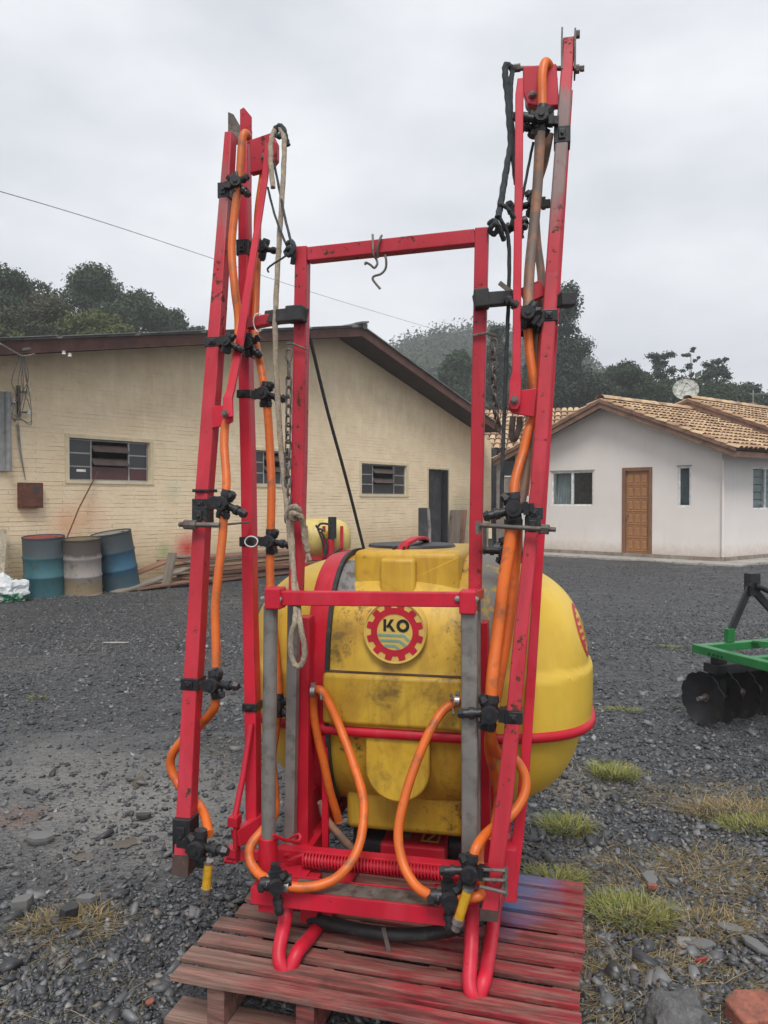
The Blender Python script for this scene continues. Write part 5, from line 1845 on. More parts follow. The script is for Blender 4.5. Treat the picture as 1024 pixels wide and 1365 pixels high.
# roof
def tiled_roof(root, ap, el_, er_, wl_, length, zoff=0.0):
    mb_ = MB()
    for e in (el_, er_):
        d = e - ap
        n_ = len_ = d.length
        # deck under the tiles
        q0, q1 = ap + Vector((0, 0.0, 0.03)), e + Vector((0, 0.0, 0.03))
        vs = [q0, q1, q1 + wl_ * length, q0 + wl_ * length]
        vs2 = [v_ + Vector((0, 0, 0.03)) for v_ in vs]
        mb_.add(vs + vs2, [(0, 1, 2, 3), (7, 6, 5, 4), (0, 4, 5, 1), (1, 5, 6, 2), (2, 6, 7, 3), (3, 7, 4, 0)])
    mb_.build('roof_deck', M['soffit'], root)
    vs, fs, off_ = [], [], 0
    rr = random.Random(3)
    pw_, ph = 0.185, 0.34
    for e in (el_, er_):
        d = (e - ap)
        L = d.length
        dn = d.normalized()
        up = dn.cross(wl_).normalized()
        if up.z < 0: up = -up
        rows = int(L / (ph * 0.9)) + 1
        for c_ in range(int(length / pw_)):
            for r_ in range(rows):
                t0 = r_ * L / rows - 0.03
                t1 = (r_ + 1) * L / rows + 0.05
                jit = rr.uniform(-0.008, 0.012)
                base = ap + wl_ * (c_ * pw_ + pw_ * 0.5 - 0.04)
                ww = pw_ * 0.5
                for ti, rad, lift in ((t0, 0.80, 0.055), (t1, 1.0, 0.085)):
                    for k in range(6):
                        a_ = math.pi * k / 5
                        p_ = base + dn * (ti + jit) + wl_ * (math.cos(a_) * ww * rad + jit) + up * (lift + math.sin(a_) * 0.055 * rad + jit * .5)
                        vs.append(p_)
                for k in range(5):
                    fs.append((off_ + k, off_ + k + 1, off_ + 7 + k, off_ + 6 + k))
                off_ += 12
    me = np_mesh('roof_tiles', np.array([tuple(v_) for v_ in vs]), np.array(fs))
    ro = link('roof_tiles', me, M['tile'], root, kind='stuff')
    # ridge tiles
    vs, fs, off_ = [], [], 0
    for k in range(int(length / 0.36)):
        for ti, rad in ((k * 0.36 - 0.02, 0.13), (k * 0.36 + 0.40, 0.15)):
            for j in range(6):
                a_ = math.pi * j / 5
                vs.append(ap + wl_ * ti + Vector((math.cos(a_) * rad, 0, 0.09 + math.sin(a_) * rad * 0.7 + rr.uniform(-.004, .004))))
        for j in range(5):
            fs.append((off_ + j, off_ + j + 1, off_ + 7 + j, off_ + 6 + j))
        off_ += 12
    me = np_mesh('ridge_tiles', np.array([tuple(v_) for v_ in vs]), np.array(fs))
    link('ridge_tiles', me, M['tile'], root, kind='stuff')
    # two stepped bargeboards each side
    for e in (el_, er_):
        d = (e - ap)
        up = Vector((0, 0, 1))
        for dy, z0_, z1_ in ((-0.0, -0.14, -0.012), (-0.03, -0.010, 0.075)):
            mb_ = MB()
            q = [ap + Vector((0, dy, z0_)), e + Vector((0, dy, z0_)), e + Vector((0, dy, z1_)), ap + Vector((0, dy, z1_))]
            mb_.add([tuple(v_) for v_ in q] + [tuple(v_ + Vector((0, 0.028, 0))) for v_ in q], [(0, 1, 2, 3), (7, 6, 5, 4), (0, 4, 5, 1), (1, 5, 6, 2), (2, 6, 7, 3), (3, 7, 4, 0)])
            mb_.build('bargeboard', M['barge'], root)
    # eaves fascia and gutter lip on the right
    mb_ = MB()
    q0, q1 = er_ + Vector((0, 0, -0.06)), er_ + wl_ * length + Vector((0, 0, -0.06))
    mb_.beam(q0, q1, 0.025, 0.12, (0, 0, 1))
    mb_.build('eaves_fascia', M['barge'], root)
tiled_roof(hs, h_ap, h_el, h_er, WLOC, 10.5)
# rafter ends and soffit under the gable overhang
mb = MB()
for x in (h_ap.x, (h_ap.x + h_er.x) / 2 + 0.1, (h_ap.x + h_el.x) / 2 - 0.1):
    mb.bb((x - 0.04, ov + 0.03, hz(x) - 0.13), (x + 0.04, -0.001, hz(x) - 0.025))
mb.build('purlin_end', M['barge'], hs)
# panelled door
x0, x1, z0, z1 = W_D
mb = MB()
mb.bb((x0 + .001, -0.02, 0.132), (x0 + 0.085, 0.1, z1 - .001)).bb((x1 - 0.085, -0.02, 0.132), (x1 - .001, 0.1, z1 - .001)).bb((x0 + 0.086, -0.02, z1 - 0.085), (x1 - 0.086, 0.1, z1 - .001))
mb.build('door_frame', M['door_jamb'], hs, bevel=0.004)
dz0, dz1 = 0.135, z1 - 0.087
dx0, dx1 = x0 + 0.087, x1 - 0.087
door = MB().bb((dx0, 0.045, dz0), (dx1, 0.085, dz1)).build('door', M['wood_door'], hs)
PNL = None
cw, chh = (dx1 - dx0 - 0.05) / 3, (dz1 - dz0 - 0.06) / 6
for i in range(3):
    for k in range(6):
        c_ = Vector((dx0 + 0.025 + cw * (i + 0.5), 0.045, dz0 + 0.03 + chh * (k + 0.5)))
        if PNL is None:
            m_ = MB()
            a_, b_ = cw * 0.5 - 0.012, chh * 0.5 - 0.014
            m_.loft([[Vector((sx * a_ * f, y, sz * b_ * f)) for sx, sz in ((-1, -1), (1, -1), (1, 1), (-1, 1))] for f, y in ((1, 0.0), (0.96, -0.014), (0.70, -0.004), (0.60, -0.020))])
            o = m_.build('panel', M['wood_door'], door)
            PNL = o.data
        else:
            o = link('panel', PNL, None, door)
        o.location = c_
MB().cyl((dx0 + 0.06, 0.04, 1.05), (dx0 + 0.06, -0.02, 1.05), 0.018, 10).build('handle', M['bolt'], door, smooth=True)
def alu_window(x0, x1, z0, z1, split, name='window'):
    mb_ = MB()
    f_ = 0.045
    mb_.bb((x0 + .001, 0.03, z0), (x0 + f_, 0.09, z1)).bb((x1 - f_, 0.03, z0), (x1 - .001, 0.09, z1)).bb((x0 + f_, 0.03, z0), (x1 - f_, 0.09, z0 + f_)).bb((x0 + f_, 0.03, z1 - f_), (x1 - f_, 0.09, z1))
    if split:
        xm = (x0 + x1) / 2
        mb_.bb((xm - 0.03, 0.025, z0 + f_), (xm + 0.03, 0.085, z1 - f_))
    wn_ = mb_.build(name, M['alu'], hs, bevel=0.004)
    gp = [(x0 + f_, x1 - f_)] if not split else [(x0 + f_, xm - 0.03), (xm + 0.03, x1 - f_)]
    return wn_, gp
def house_glass():
    t = NT('clear_window_glass')
    t.b.inputs['Transmission Weight'].default_value = 1.0
    t.b.inputs['IOR'].default_value = 1.1
    return t.fin((0.75, 0.8, 0.8), 0.02, 0, 0.5)
M['glass'] = house_glass()
wn_, gp = alu_window(*W_A[:2], W_A[2], W_A[3], True)
for i, (a, b) in enumerate(gp):
    MB().bb((a, 0.055, W_A[2] + 0.046), (b, 0.060, W_A[3] - 0.046)).build('pane', M['glass'], wn_)
mb = MB()
mb.bb((W_A[0] - 0.04, -0.012, W_A[3] + .001), (W_A[1] + 0.04, 0.05, W_A[3] + 0.03))
mb.build('window_head', M['grey_frame'], hs)
# curtains and dim room behind the sliding window
mb = MB()
def curtain(mb_, x0, x1, z0, z1, y, amp=0.018, n=30):
    rings = []
    for i in range(n + 1):
        x = x0 + (x1 - x0) * i / n
        yy = y + amp * math.sin(i * 1.3)
        rings.append([Vector((x, yy, z0)), Vector((x, yy, z1)), Vector((x, yy + .006, z1)), Vector((x, yy + .006, z0))])
    mb_.loft(rings)
curtain(mb, W_A[0], W_A[0] + (W_A[1] - W_A[0]) * 0.42, W_A[2] - 0.1, W_A[3] + 0.05, 0.24)
mb.build('curtain', M['curtain'], wn_)
mb = MB()
mb.bb((XA + 0.2, 2.6, 0.13), (HLEN - 0.6, 2.65, 2.5)).bb((XA + 0.2, 0.16, 2.46), (HLEN - 0.25, 2.6, 2.5)).bb((XA + .2, 0.16, 0.13), (HLEN - .3, 2.6, 0.17))
mb.build('room_shell', M['grey_frame'], hs)
wn2, gp = alu_window(*W_B[:2], W_B[2], W_B[3], False)
MB().bb((gp[0][0], 0.055, W_B[2] + 0.046), (gp[0][1], 0.060, W_B[3] - 0.046)).build('pane', M['glass'], wn2)
mb = MB()
curtain(mb, W_B[0], W_B[1], W_B[2], W_B[3], 0.11, 0.006, 20)
mb.build('blind', M['blind'], wn2)
MB().bb((W_B[0] - 0.03, -0.012, W_B[3] + .001), (W_B[1] + 0.03, 0.05, W_B[3] + 0.025)).build('window_head', M['grey_frame'], hs)
mb = MB()
for a, b, c_, d in ((s0, s0 + 0.05, zs0, zs1), (s1 - 0.05, s1, zs0, zs1), (s0 + 0.05, s1 - 0.05, zs0, zs0 + 0.045), (s0 + 0.05, s1 - 0.05, zs1 - 0.045, zs1), (s0 + .6, s0 + .65, zs0 + .045, zs1 - .045)):
    side_box(mb, a, b, -0.10, -0.03, c_, d)
w3_ = mb.build('window', M['alu'], hs, bevel=0.003)
mb = MB()
side_box(mb, s0 + 0.05, s0 + .6, -0.07, -0.065, zs0 + 0.045, zs1 - 0.045)
mb.build('pane', M['glass'], w3_)
mb = MB()
side_box(mb, s0 + 0.65, s1 - .05, -0.07, -0.065, zs0 + 0.045, zs1 - 0.045)
mb.build('pane', M['glass'], w3_)
for k in range(5):
    mb = MB()
    zz = zs0 + 0.06 + k * (zs1 - zs0 - 0.1) / 5
    side_box(mb, s0 + 0.05, s1 - 0.05, -0.16, -0.15, zz, zz + (zs1 - zs0) / 6.2)
    mb.build('shutter_slat', M['curtain'], w3_)
mb = MB()
q0 = side(0, 0.018, 0.14)
mb.cyl((HLEN + 0.03, -0.03, 0.14), (HLEN + 0.03, -0.03, 2.3), 0.03, 10)
mb.build('corner_pipe', M['white_wall'], hs, smooth=True)

# neighbouring tiled house behind, to the right
h2 = thing('tiled_house', 'tiled roof of a second house rising behind the white house ridge', 'house', HF.o, HF.rz)
_d = ray(917, 540)
_o = HF.o + HF.u * h_ap.x + HF.v * h_ap.y
_t, _sr = np.linalg.solve(np.array([[_d.x, -WS.x], [_d.y, -WS.y]]), np.array([_o.x, _o.y]))
G2 = (h_ap + WLOC * _sr).y
a2 = HP(917, 537, G2)
a2.z = max(a2.z, h_ap.z + 0.30)
e2r = HP(1024, 573, G2)
e2r = a2 + (e2r - a2) * 1.35
e2l = Vector((2 * a2.x - e2r.x, G2, e2r.z))
tiled_roof(h2, a2, e2l, e2r, WLOC, 7.0)
mb = MB()
mb.add([(e2l.x + 0.4, G2 + 0.5, 0), (e2r.x - 0.4, G2 + 0.5, 0), (e2r.x - 0.4, G2 + 0.5, e2r.z), (a2.x, G2 + 0.5, a2.z - .05), (e2l.x + 0.4, G2 + 0.5, e2l.z)] + [(e2l.x + 0.4, G2 + 0.65, 0), (e2r.x - 0.4, G2 + 0.65, 0), (e2r.x - 0.4, G2 + 0.65, e2r.z), (a2.x, G2 + 0.65, a2.z - .05), (e2l.x + 0.4, G2 + 0.65, e2l.z)], [(0, 1, 2, 3, 4), (9, 8, 7, 6, 5), (0, 5, 6, 1), (1, 6, 7, 2), (2, 7, 8, 3), (3, 8, 9, 4), (4, 9, 5, 0)])
mb.build('gable_wall', M['white_wall'], h2)
# low tiled house between the warehouse and the white house
LF = Frame(W(652, 745, 26.0).xy.to_3d(), 0.97, -0.24)
h3 = thing('tiled_house', 'old rendered house with mossy tile roof in the gap beside the warehouse', 'house', LF.o, LF.rz)
p0, p1 = LF.px(655, 602, 0), LF.px(735, 602, 0)
rdg = LF.px(690, 548, 2.6)
mb = MB().bb((-2.0, 0, 0), (4.5, 0.15, p0.z)).bb((-2.0, .151, 0), (-1.85, 5, p0.z)).bb((4.35, .151, 0), (4.5, 5, p0.z))
mb.build('wall', M['plinth'], h3)
fr = LF.px(682, 622, 0)
wf = MB().bb((fr.x - 0.3, -0.03, fr.z - 0.35), (fr.x + 0.3, -0.001, fr.z + 0.35)).build('window', M['alu'], h3)
MB().bb((fr.x - 0.25, -0.036, fr.z - 0.30), (fr.x + 0.25, -0.0305, fr.z + 0.30)).build('pane', M['pane'], wf)
vs, fs, off = [], [], 0
rr = random.Random(8)
d_ = Vector((0, 2.6 + 0.5, rdg.z - p0.z))
for c_ in range(33):
    for r_ in range(9):
        base = Vector((-2.3 + c_ * 0.215, -0.5, p0.z)) + d_ * (r_ / 9)
        for t_, rad in ((0, 1.0), (0.125, 0.8)):
            for k in range(6):
                a_ = math.pi * k / 5
                vs.append(tuple(base + d_ * t_ + Vector((math.cos(a_) * 0.108 * rad, 0, 0.05 + math.sin(a_) * 0.06 * rad + rr.uniform(-.006, .006) - (0.03 if t_ else 0)))))
        for k in range(5):
            fs.append((off + k, off + k + 1, off + 7 + k, off + 6 + k))
        off += 12
link('roof_tiles', np_mesh('roof_tiles', np.array(vs), np.array(fs)), M['tile'], h3, kind='stuff')
mb = MB()
q = [Vector((-2.4, -0.5, p0.z - 0.02)), Vector((4.9, -0.5, p0.z - 0.02)), Vector((4.9, 2.6, rdg.z - .02)), Vector((-2.4, 2.6, rdg.z - .02)), Vector((4.9, 5.7, p0.z - .02)), Vector((-2.4, 5.7, p0.z - .02))]
mb.add(q, [(0, 1, 2, 3), (3, 2, 4, 5)])
mb.build('roof_deck', M['soffit'], h3)
# white outbuilding far right
ob = W(985, 545, 42)
obx = thing('outbuilding', 'small pale shed peeking over the roofs at far right', 'shed', (ob.x, ob.y, 0), -0.2)
zt = W(985, 540, 42).z
MB().bb((-1.0, 0, 0), (0.7, 2.5, zt)).build('wall', M['white_wall'], obx)
MB().bb((-1.15, -0.2, zt + .002), (0.85, 2.7, zt + 0.09)).build('roof', M['sheet'], obx)

# satellite dish on the ridge
dp = W(914, 521, 24.0)
dish = thing('satellite_dish', 'round grey mesh satellite dish mounted on the tiled roof', 'satellite dish', dp, 0)
dr_ = 16.5 * 24 / FPX
ax = Vector((-0.25, -0.85, 0.45)).normalized()
mb = MB()
prof = [(r_ * dr_, (r_ ** 2) * 0.09) for r_ in np.linspace(0.02, 1, 8)]
prof2 = [(r_ * dr_, (r_ ** 2) * 0.09 - 0.012) for r_ in np.linspace(1, 0.02, 8)]
mb.lathe((0, 0, 0), prof + prof2, 28, axis=ax)
M['dish'] = grime_patch('lichened_dish', (0.42, 0.43, 0.40), (0.20, 0.215, 0.17), 0.52, 7)
mb.build('reflector', M['dish'], dish, smooth=True)
mb = MB()
for k in range(3):
    a_ = 2.1 * k
    t1 = ax.orthogonal().normalized()
    t2 = ax.cross(t1)
    mb.tube([(t1 * math.cos(a_) + t2 * math.sin(a_)) * dr_ * 0.9, ax * 0.42], 0.008, 5)
mb.cyl(ax * 0.40, ax * 0.48, 0.035, 8)
mb.build('feed_arm', M['steel'], dish, smooth=True)
mb = MB()
gz = W(914, 546, 24.0).z - dp.z - 0.3
mb.cyl((0, 0.1, -0.02), (0.03, 0.12, gz), 0.025, 8)
mb.cyl((0, 0.1, gz * 0.5), (-0.3, 0.0, gz), 0.014, 6).cyl((0, 0.1, gz * 0.5), (0.3, 0.0, gz), 0.014, 6)
mb.build('mast', M['steel_dark'], dish, smooth=True)
# yagi antenna
ap_ = W(1004, 560, 25.0)
ant = thing('antenna', 'thin television antenna mast above the right tiled roof', 'antenna', ap_, 0)
mb = MB()
zt = W(1004, 520, 25.0).z - ap_.z
mb.cyl((0, 0, -0.5), (0, 0, zt), 0.022, 8)
mb.build('mast', M['steel'], ant, smooth=True)
mb = MB()
mb.cyl((-0.1, 0, zt - 0.12), (0.9, 0, zt - 0.12), 0.012, 6)
for k in range(7):
    mb.cyl((0.05 + k * 0.13, -0.25 + k * 0.012, zt - 0.12), (0.05 + k * 0.13, 0.25 - k * 0.012, zt - 0.12), 0.006, 5)
mb.build('boom', M['steel'], ant, smooth=True)
# power cable across the yard
mb = MB()
pc_ = [W(-60, 240, 8.5), W(0, 255, 9.5), W(140, 297, 12), W(285, 345, 15.5), W(440, 397, 21), W(610, 448, 30)]
mb.tube(pc_, 0.0062, 6, sub=8)
tag(mb.build('power_cable', M['steel'], smooth=True), 'single power cable sagging across the grey sky behind the booms', 'cable')

# ================================================================== YARD THINGS
def drum_mat(name, cols, top=None):
    t = NT(name)
    v = t.obj()
    z = sep(t, v)
    n = t.noise(t.mapping(v, (3, 3, 1.1)), 1.0, 6, 0.65)
    c = t.mix(t.ramp(n, 0.36, 0.58), cols[0], cols[1])
    hgt = t.math('ADD', z[2], t.math('MULTIPLY', t.math('SUBTRACT', n, 0.5), 0.25))
    if len(cols) > 2:
        c = t.mix(t.ramp(hgt, 0.56, 0.62), c, cols[2])
    if len(cols) > 3:
        c = t.mix(t.ramp(hgt, 0.26, 0.22), c, cols[3])
    n2 = t.noise(v, 9, 7, 0.7)
    c = t.mix(t.ramp(n2, 0.58, 0.70, 0, 0.85), c, (0.10, 0.045, 0.022))
    t.bump(n2, 0.15, 0.006)
    return t.fin(c, 0.6, 0.1, 0.4)
def drum(px_c, py_base, mat, lid_mat, label, tilt=(0, 0), h=0.88, r_=0.29, lift=0.0):
    p = G(px_c, py_base)
    d = thing('oil_drum', label, 'drum', (p.x, p.y + r_ * 0.95, lift), 0.0, 'steel drums along the wall')
    d.rotation_euler = (tilt[0] + R(4.5), tilt[1], 0)
    d.location.z -= 0.0
    prof = [(0, 0.012), (r_ - 0.02, 0.012), (r_ - 0.006, 0.0), (r_ + 0.006, 0.004), (r_ + 0.006, 0.018), (r_, 0.024)]
    for zc_ in (h * 0.345, h * 0.66):
        prof += [(r_, zc_ - 0.03), (r_ + 0.011, zc_ - 0.012), (r_ + 0.011, zc_ + 0.012), (r_, zc_ + 0.03)]
    prof += [(r_, h - 0.024), (r_ + 0.006, h - 0.018), (r_ + 0.006, h - 0.002), (r_ - 0.004, h), (r_ - 0.012, h - 0.002), (r_ - 0.016, h - 0.02)]
    MB().lathe((0, 0, 0), prof + [(0, h - 0.021)], 40).build('shell', mat, d, smooth=True)
    MB().lathe((0, 0, h - 0.020), [(0, 0), (r_ - 0.018, 0), (r_ - 0.018, 0.004), (0, 0.005)], 32).build('lid', lid_mat, d)
    MB().cyl((r_ * 0.6, 0.02, h - 0.016), (r_ * 0.6, 0.02, h - 0.006), 0.03, 12).build('bung', M['steel_dark'], d)
    return d
M['lid_red'] = generic('lid_red_rust', (0.30, 0.035, 0.035), 0.6, 0, 0.3, 5, (0.1, 0.03, 0.02), (0.55, 0.7))
M['lid_olive'] = generic('lid_olive', (0.15, 0.13, 0.06), 0.6, 0, 0.3, 5, (0.06, 0.045, 0.03), (0.5, 0.7))
M['lid_grey'] = generic('lid_grey_wet', (0.17, 0.17, 0.17), 0.3, 0, 0.4, 5, (0.45, 0.45, 0.43), (0.6, 0.72))
drum(50, 797, drum_mat('drum_teal', [(0.025, 0.105, 0.135), (0.055, 0.155, 0.175), (0.06, 0.075, 0.085)]), M['lid_red'], 'teal blue steel drum with a red lid, beside the white sack')
drum(101.5, 795, drum_mat('drum_grey', [(0.21, 0.185, 0.17), (0.30, 0.27, 0.245), (0.075, 0.06, 0.052), (0.30, 0.235, 0.15)]), M['lid_olive'], 'grey and tan stained steel drum standing between two blue drums', h=0.84, r_=0.272)
drum(152, 789, drum_mat('drum_dark_blue', [(0.025, 0.045, 0.065), (0.035, 0.11, 0.175), (0.045, 0.055, 0.062), (0.055, 0.10, 0.125)]), M['lid_grey'], 'dark blue rusty drum tilted to the left with a wet grey lid', tilt=(R(2.5), R(-7)), h=0.88, r_=0.30, lift=0.04)

# white sack
def lumpy(name, c, size, mat, label, cat, seed, sub=4, amt=0.22, flat_bottom=True, sq=2.4, group=None, rz=0.0, fine=0.05):
    import bmesh
    bm = bmesh.new()
    bmesh.ops.create_icosphere(bm, subdivisions=sub, radius=1)
    from mathutils import noise as mn
    for v in bm.verts:
        d = v.co.normalized()
        k = (abs(d.x) ** sq + abs(d.y) ** sq + abs(d.z) ** sq) ** (-1 / sq)
        o_ = Vector((seed * 3.1, seed * 1.7, seed))
        f = 1 + amt * mn.noise(d * 1.6 + o_) + fine * mn.noise(d * 6 + o_)
        v.co = d * k * f
        if flat_bottom and v.co.z < -0.6:
            v.co.z = -0.6
        v.co = Vector((v.co.x * size[0], v.co.y * size[1], (v.co.z + 0.6) * size[2]))
    me = bpy.data.meshes.new(name)
    bm.to_mesh(me)
    bm.free()
    o = link(name, me, mat, smooth=True)
    o.location = c
    o.rotation_euler = (0, 0, rz)
    return tag(o, label, cat, group)
def sack_mat():
    t = NT('woven_sack')
    v = t.obj()
    z = sep(t, v)
    n = t.noise(v, 6, 4)
    c = t.mix(t.ramp(n, 0.35, 0.65), (0.50, 0.52, 0.53), (0.72, 0.74, 0.75))
    g_ = t.ramp(t.math('ADD', z[2], t.math('MULTIPLY', n, 0.1)), 0.16, 0.20, 1, 0)
    g_ = t.math('MULTIPLY', g_, t.ramp(t.noise(v, 11, 3), 0.45, 0.52))
    c = t.mix(g_, c, (0.05, 0.27, 0.12))
    t.bump(t.noise(v, 13, 5, 0.7), 0.8, 0.03)
    return t.fin(c, 0.55, 0, 0.3)
M['sack'] = sack_mat()
p = G(2, 803)
lumpy('sack', (p.x, p.y + 0.15, 0), (0.27, 0.21, 0.20), M['sack'], 'crumpled white sack with green print beside the first blue drum', 'sack', 2, 4, 0.45, True, 2.2, None, 0.2, 0.22)
# pale post leaning at the left edge
mb = MB()
p0, p1 = WP(0, 772, -0.5), WP(5, 706, -0.10)
mb.beam(p0, p1, 0.09, 0.04, (0, 1, 0))
o = mb.build('leaning_board', generic('pale_board', (0.42, 0.37, 0.28), 0.8, 0, 0.25, 9, (0.25, 0.19, 0.12), (0.5, 0.7)), bevel=0.004)
o.location, o.rotation_euler = WH.o, (0, 0, WH.rz)
tag(o, 'pale upright board leaning on the wall behind the white sack', 'board')
# rod leaning from the drums to the window
mb = MB()
mb.tube([WP(82, 735, -0.55), WP(105, 678, -0.25), WP(131, 628, 0.0)], 0.012, 8)
o = mb.build('thin_rod', M['rust_box'], smooth=True)
o.location, o.rotation_euler = WH.o, (0, 0, WH.rz)
tag(o, 'thin rusty rod leaning from behind the drums up to the window', 'rod')

# lumber pile along the wall: every plank a thing
def plank_mat(name, a, b):
    t = NT(name)
    v = t.obj()
    oi = t.new('ShaderNodeObjectInfo')
    n = t.noise(t.mapping(v, (2.2, 30, 30)), 1.0, 6, 0.65)
    c = t.mix(t.ramp(n, 0.3, 0.72), a, b)
    c = t.mix(t.ramp(oi.outputs['Random'], 0.0, 1.0, 0.0, 0.55), c, (0.075, 0.05, 0.038))
    t.bump(n, 0.3, 0.004)
    return t.fin(c, 0.8, 0, 0.3)
M['plank'] = plank_mat('reddish_plank', (0.15, 0.075, 0.05), (0.36, 0.20, 0.135))
M['plank_grey'] = plank_mat('grey_plank', (0.14, 0.12, 0.10), (0.33, 0.285, 0.24))
PR = random.Random(12)
def plank(c, l, w, h, rz, ry, mat, label, rx=0.0, group='planks in the pile by the cream wall', name='plank'):
    m_ = MB()
    n = 7
    bend = PR.uniform(-0.02, 0.02)
    rings = []
    for i in range(n):
        t_ = i / (n - 1) - 0.5
        z = bend * (1 - 4 * t_ * t_)
        rings.append([Vector((t_ * l, -w / 2, z - h / 2)), Vector((t_ * l, w / 2, z - h / 2)), Vector((t_ * l, w / 2, z + h / 2)), Vector((t_ * l, -w / 2, z + h / 2))])
    m_.loft(rings)
    o = m_.build(name, mat, bevel=0.002)
    o.location = WH.o + WH.u * c[0] + WH.v * c[1] + Vector((0, 0, c[2]))
    o.rotation_euler = (rx, ry, WH.rz + rz)
    return tag(o, label, 'plank', group)
xs0 = WP(236, 760, -0.5).x
xe0 = WP(400, 745, -0.5).x
zz = 0.03
lay = 0
while zz < 0.47:
    for k, yy in enumerate((-0.95, -0.66, -0.36)):
        l = PR.uniform(3.0, 4.2)
        h = PR.choice((0.028, 0.035, 0.045))
        m_ = M['plank'] if PR.random() < 0.6 else M['plank_grey']
        lab = '%s plank, %s layer up, %s row of the lumber pile by the wall' % ('reddish' if m_ is M['plank'] else 'weathered grey', ('lowest', 'second', 'third', 'fourth', 'fifth', 'sixth', 'seventh', 'eighth', 'ninth')[lay], ('yard side', 'middle', 'wall side')[k])
        if k == 1 and zz < 0.45:
            continue
        plank((xs0 + l / 2 + PR.uniform(-0.25, 0.35), yy + PR.uniform(-.03, .03), zz + PR.uniform(-.004, .008)), l, PR.uniform(0.20, 0.27), h, PR.uniform(-0.02, 0.02), PR.uniform(-0.012, 0.012), m_, lab)
    zz += 0.062 + (0.05 if lay % 2 else 0.0)
    lay += 1
for x in (0.3, 1.7, 3.0):
    for z_ in (0.125, 0.30, 0.47):
        pass
# collapsed boards at the pile's near end
q_ = WP(190, 775, -0.7)
plank((q_.x + 0.1, -0.85, 0.13), 1.7, 0.20, 0.03, 0.25, -0.14, M['plank_grey'], 'dark grey board slumped beside the tilted blue drum, uppermost', group=None)
plank((q_.x + 0.3, -1.05, 0.06), 1.5, 0.18, 0.03, -0.12, -0.05, M['plank'], 'reddish board slumped on the gravel before the dark grey board', group=None)
plank((q_.x - 0.1, -0.55, 0.22), 1.5, 0.22, 0.03, 0.1, -0.22, M['plank'], 'broken reddish board sloping against the wall foot by the tilted drum', group=None)
q_ = WP(224, 762, -1.0)
plank((q_.x, -1.02, q_.z), 0.62, 0.16, 0.04, 0.2, -1.28, M['plank_grey'], 'short grey board propped upright at the near end of the lumber pile', group=None)
# boards leaning beside the dark doorway
for px, lab, mt_, dx in ((607, 'wide pale grey board leaning on the cream wall right of the doorway', M['plank_grey'], 0.0), (618, 'narrow dark board leaning next to the wide pale board', M['plank'], 0.2)):
    q_ = WP(px, 718, -0.25)
    plank((q_.x, -0.22, 0.55), 1.2, 0.34 if dx == 0 else 0.16, 0.03, 0.1, -1.40, mt_, lab, group=None, name='leaning_board')

# smaller sprayer standing in the yard behind
B2 = Frame((W(432, 667, 9.5).x, 9.5, 0), 1, 0.1)
BP = B2.px
b2 = thing('field_sprayer', 'small yellow and red field sprayer standing behind the big yellow tank', 'sprayer', B2.o, B2.rz)
M['tank2'] = generic('pale_yellow_tank', (0.55, 0.43, 0.13), 0.5, 0, 0.2, 4, (0.35, 0.24, 0.06), (0.55, 0.75))
zc2 = BP(432, 722, 0).z
mb = MB()
rings = []
for i in range(25):
    t_ = -math.pi / 2 * 0.999 + math.pi * 0.999 * i / 24
    x = 0.40 * sgnpow(math.sin(t_), 0.62)
    s_ = abs(math.cos(t_)) ** 0.62
    rings.append([Vector((x - 0.05, 0.35 + 0.30 * s_ * math.cos(a_), 0.90 + 0.27 * s_ * math.sin(a_))) for a_ in np.linspace(0, 2 * math.pi, 29)[:-1]])
mb.loft(rings)
mb.build('tank', M['tank2'], b2, smooth=True)
mb = MB()
for x in (-0.22, 0.0, 0.22):
    mb.bb((x - 0.02, 0.02, 0.35), (x + 0.02, 0.06, 1.08))
mb.bb((-0.3, 0.02, 0.66), (0.35, 0.058, 0.70))
mb.bb((-0.30, -0.05, 0.30), (0.35, 0.70, 0.36))
for x in (-0.27, 0.32):
    for y in (0.0, 0.65):
        mb.bb((x - 0.025, y - 0.025, 0), (x + 0.025, y + 0.025, 0.30))
mb.build('frame', M['red_plain'], b2)
mb = MB()
a = BP(443, 703, -0.05)
mb.cyl((a.x, -0.05, BP(443, 718, -.05).z), (a.x, -0.05, BP(443, 689, -.05).z), 0.052, 16)
mb.build('black_cylinder', M['black'], b2, smooth=True)
mb = MB()
a = BP(441, 728, -0.05)
mb.cyl((a.x, -0.05, a.z - 0.22), (a.x, -0.05, BP(443, 718.5, -.05).z), 0.045, 14)
mb.build('filter_bowl', M['red_plain'], b2, smooth=True)
mb = MB()
for pts in ([(424, 702), (428, 698), (438, 699), (441, 704)], [(424, 705), (430, 722), (434, 740)], [(428, 708), (436, 725), (433, 742)], [(438, 742), (450, 735), (457, 730)], [(421, 700), (424, 704), (429, 706), (434, 708)]):
    mb.tube([BP(x, y, -0.10) for x, y in pts], 0.014, 7, sub=5)
mb.build('hose', M['rubber'], b2, smooth=True)
mb = MB()
a = BP(435, 713, -0.02)
mb.lathe((a.x, 0.06, a.z), [(0, -0.02), (0.06, -0.02), (0.06, 0.03), (0.045, 0.05), (0, 0.055)], 16, axis=(0, -1, 0))
mb.build('filter_cap', M['brass'], b2, smooth=True)
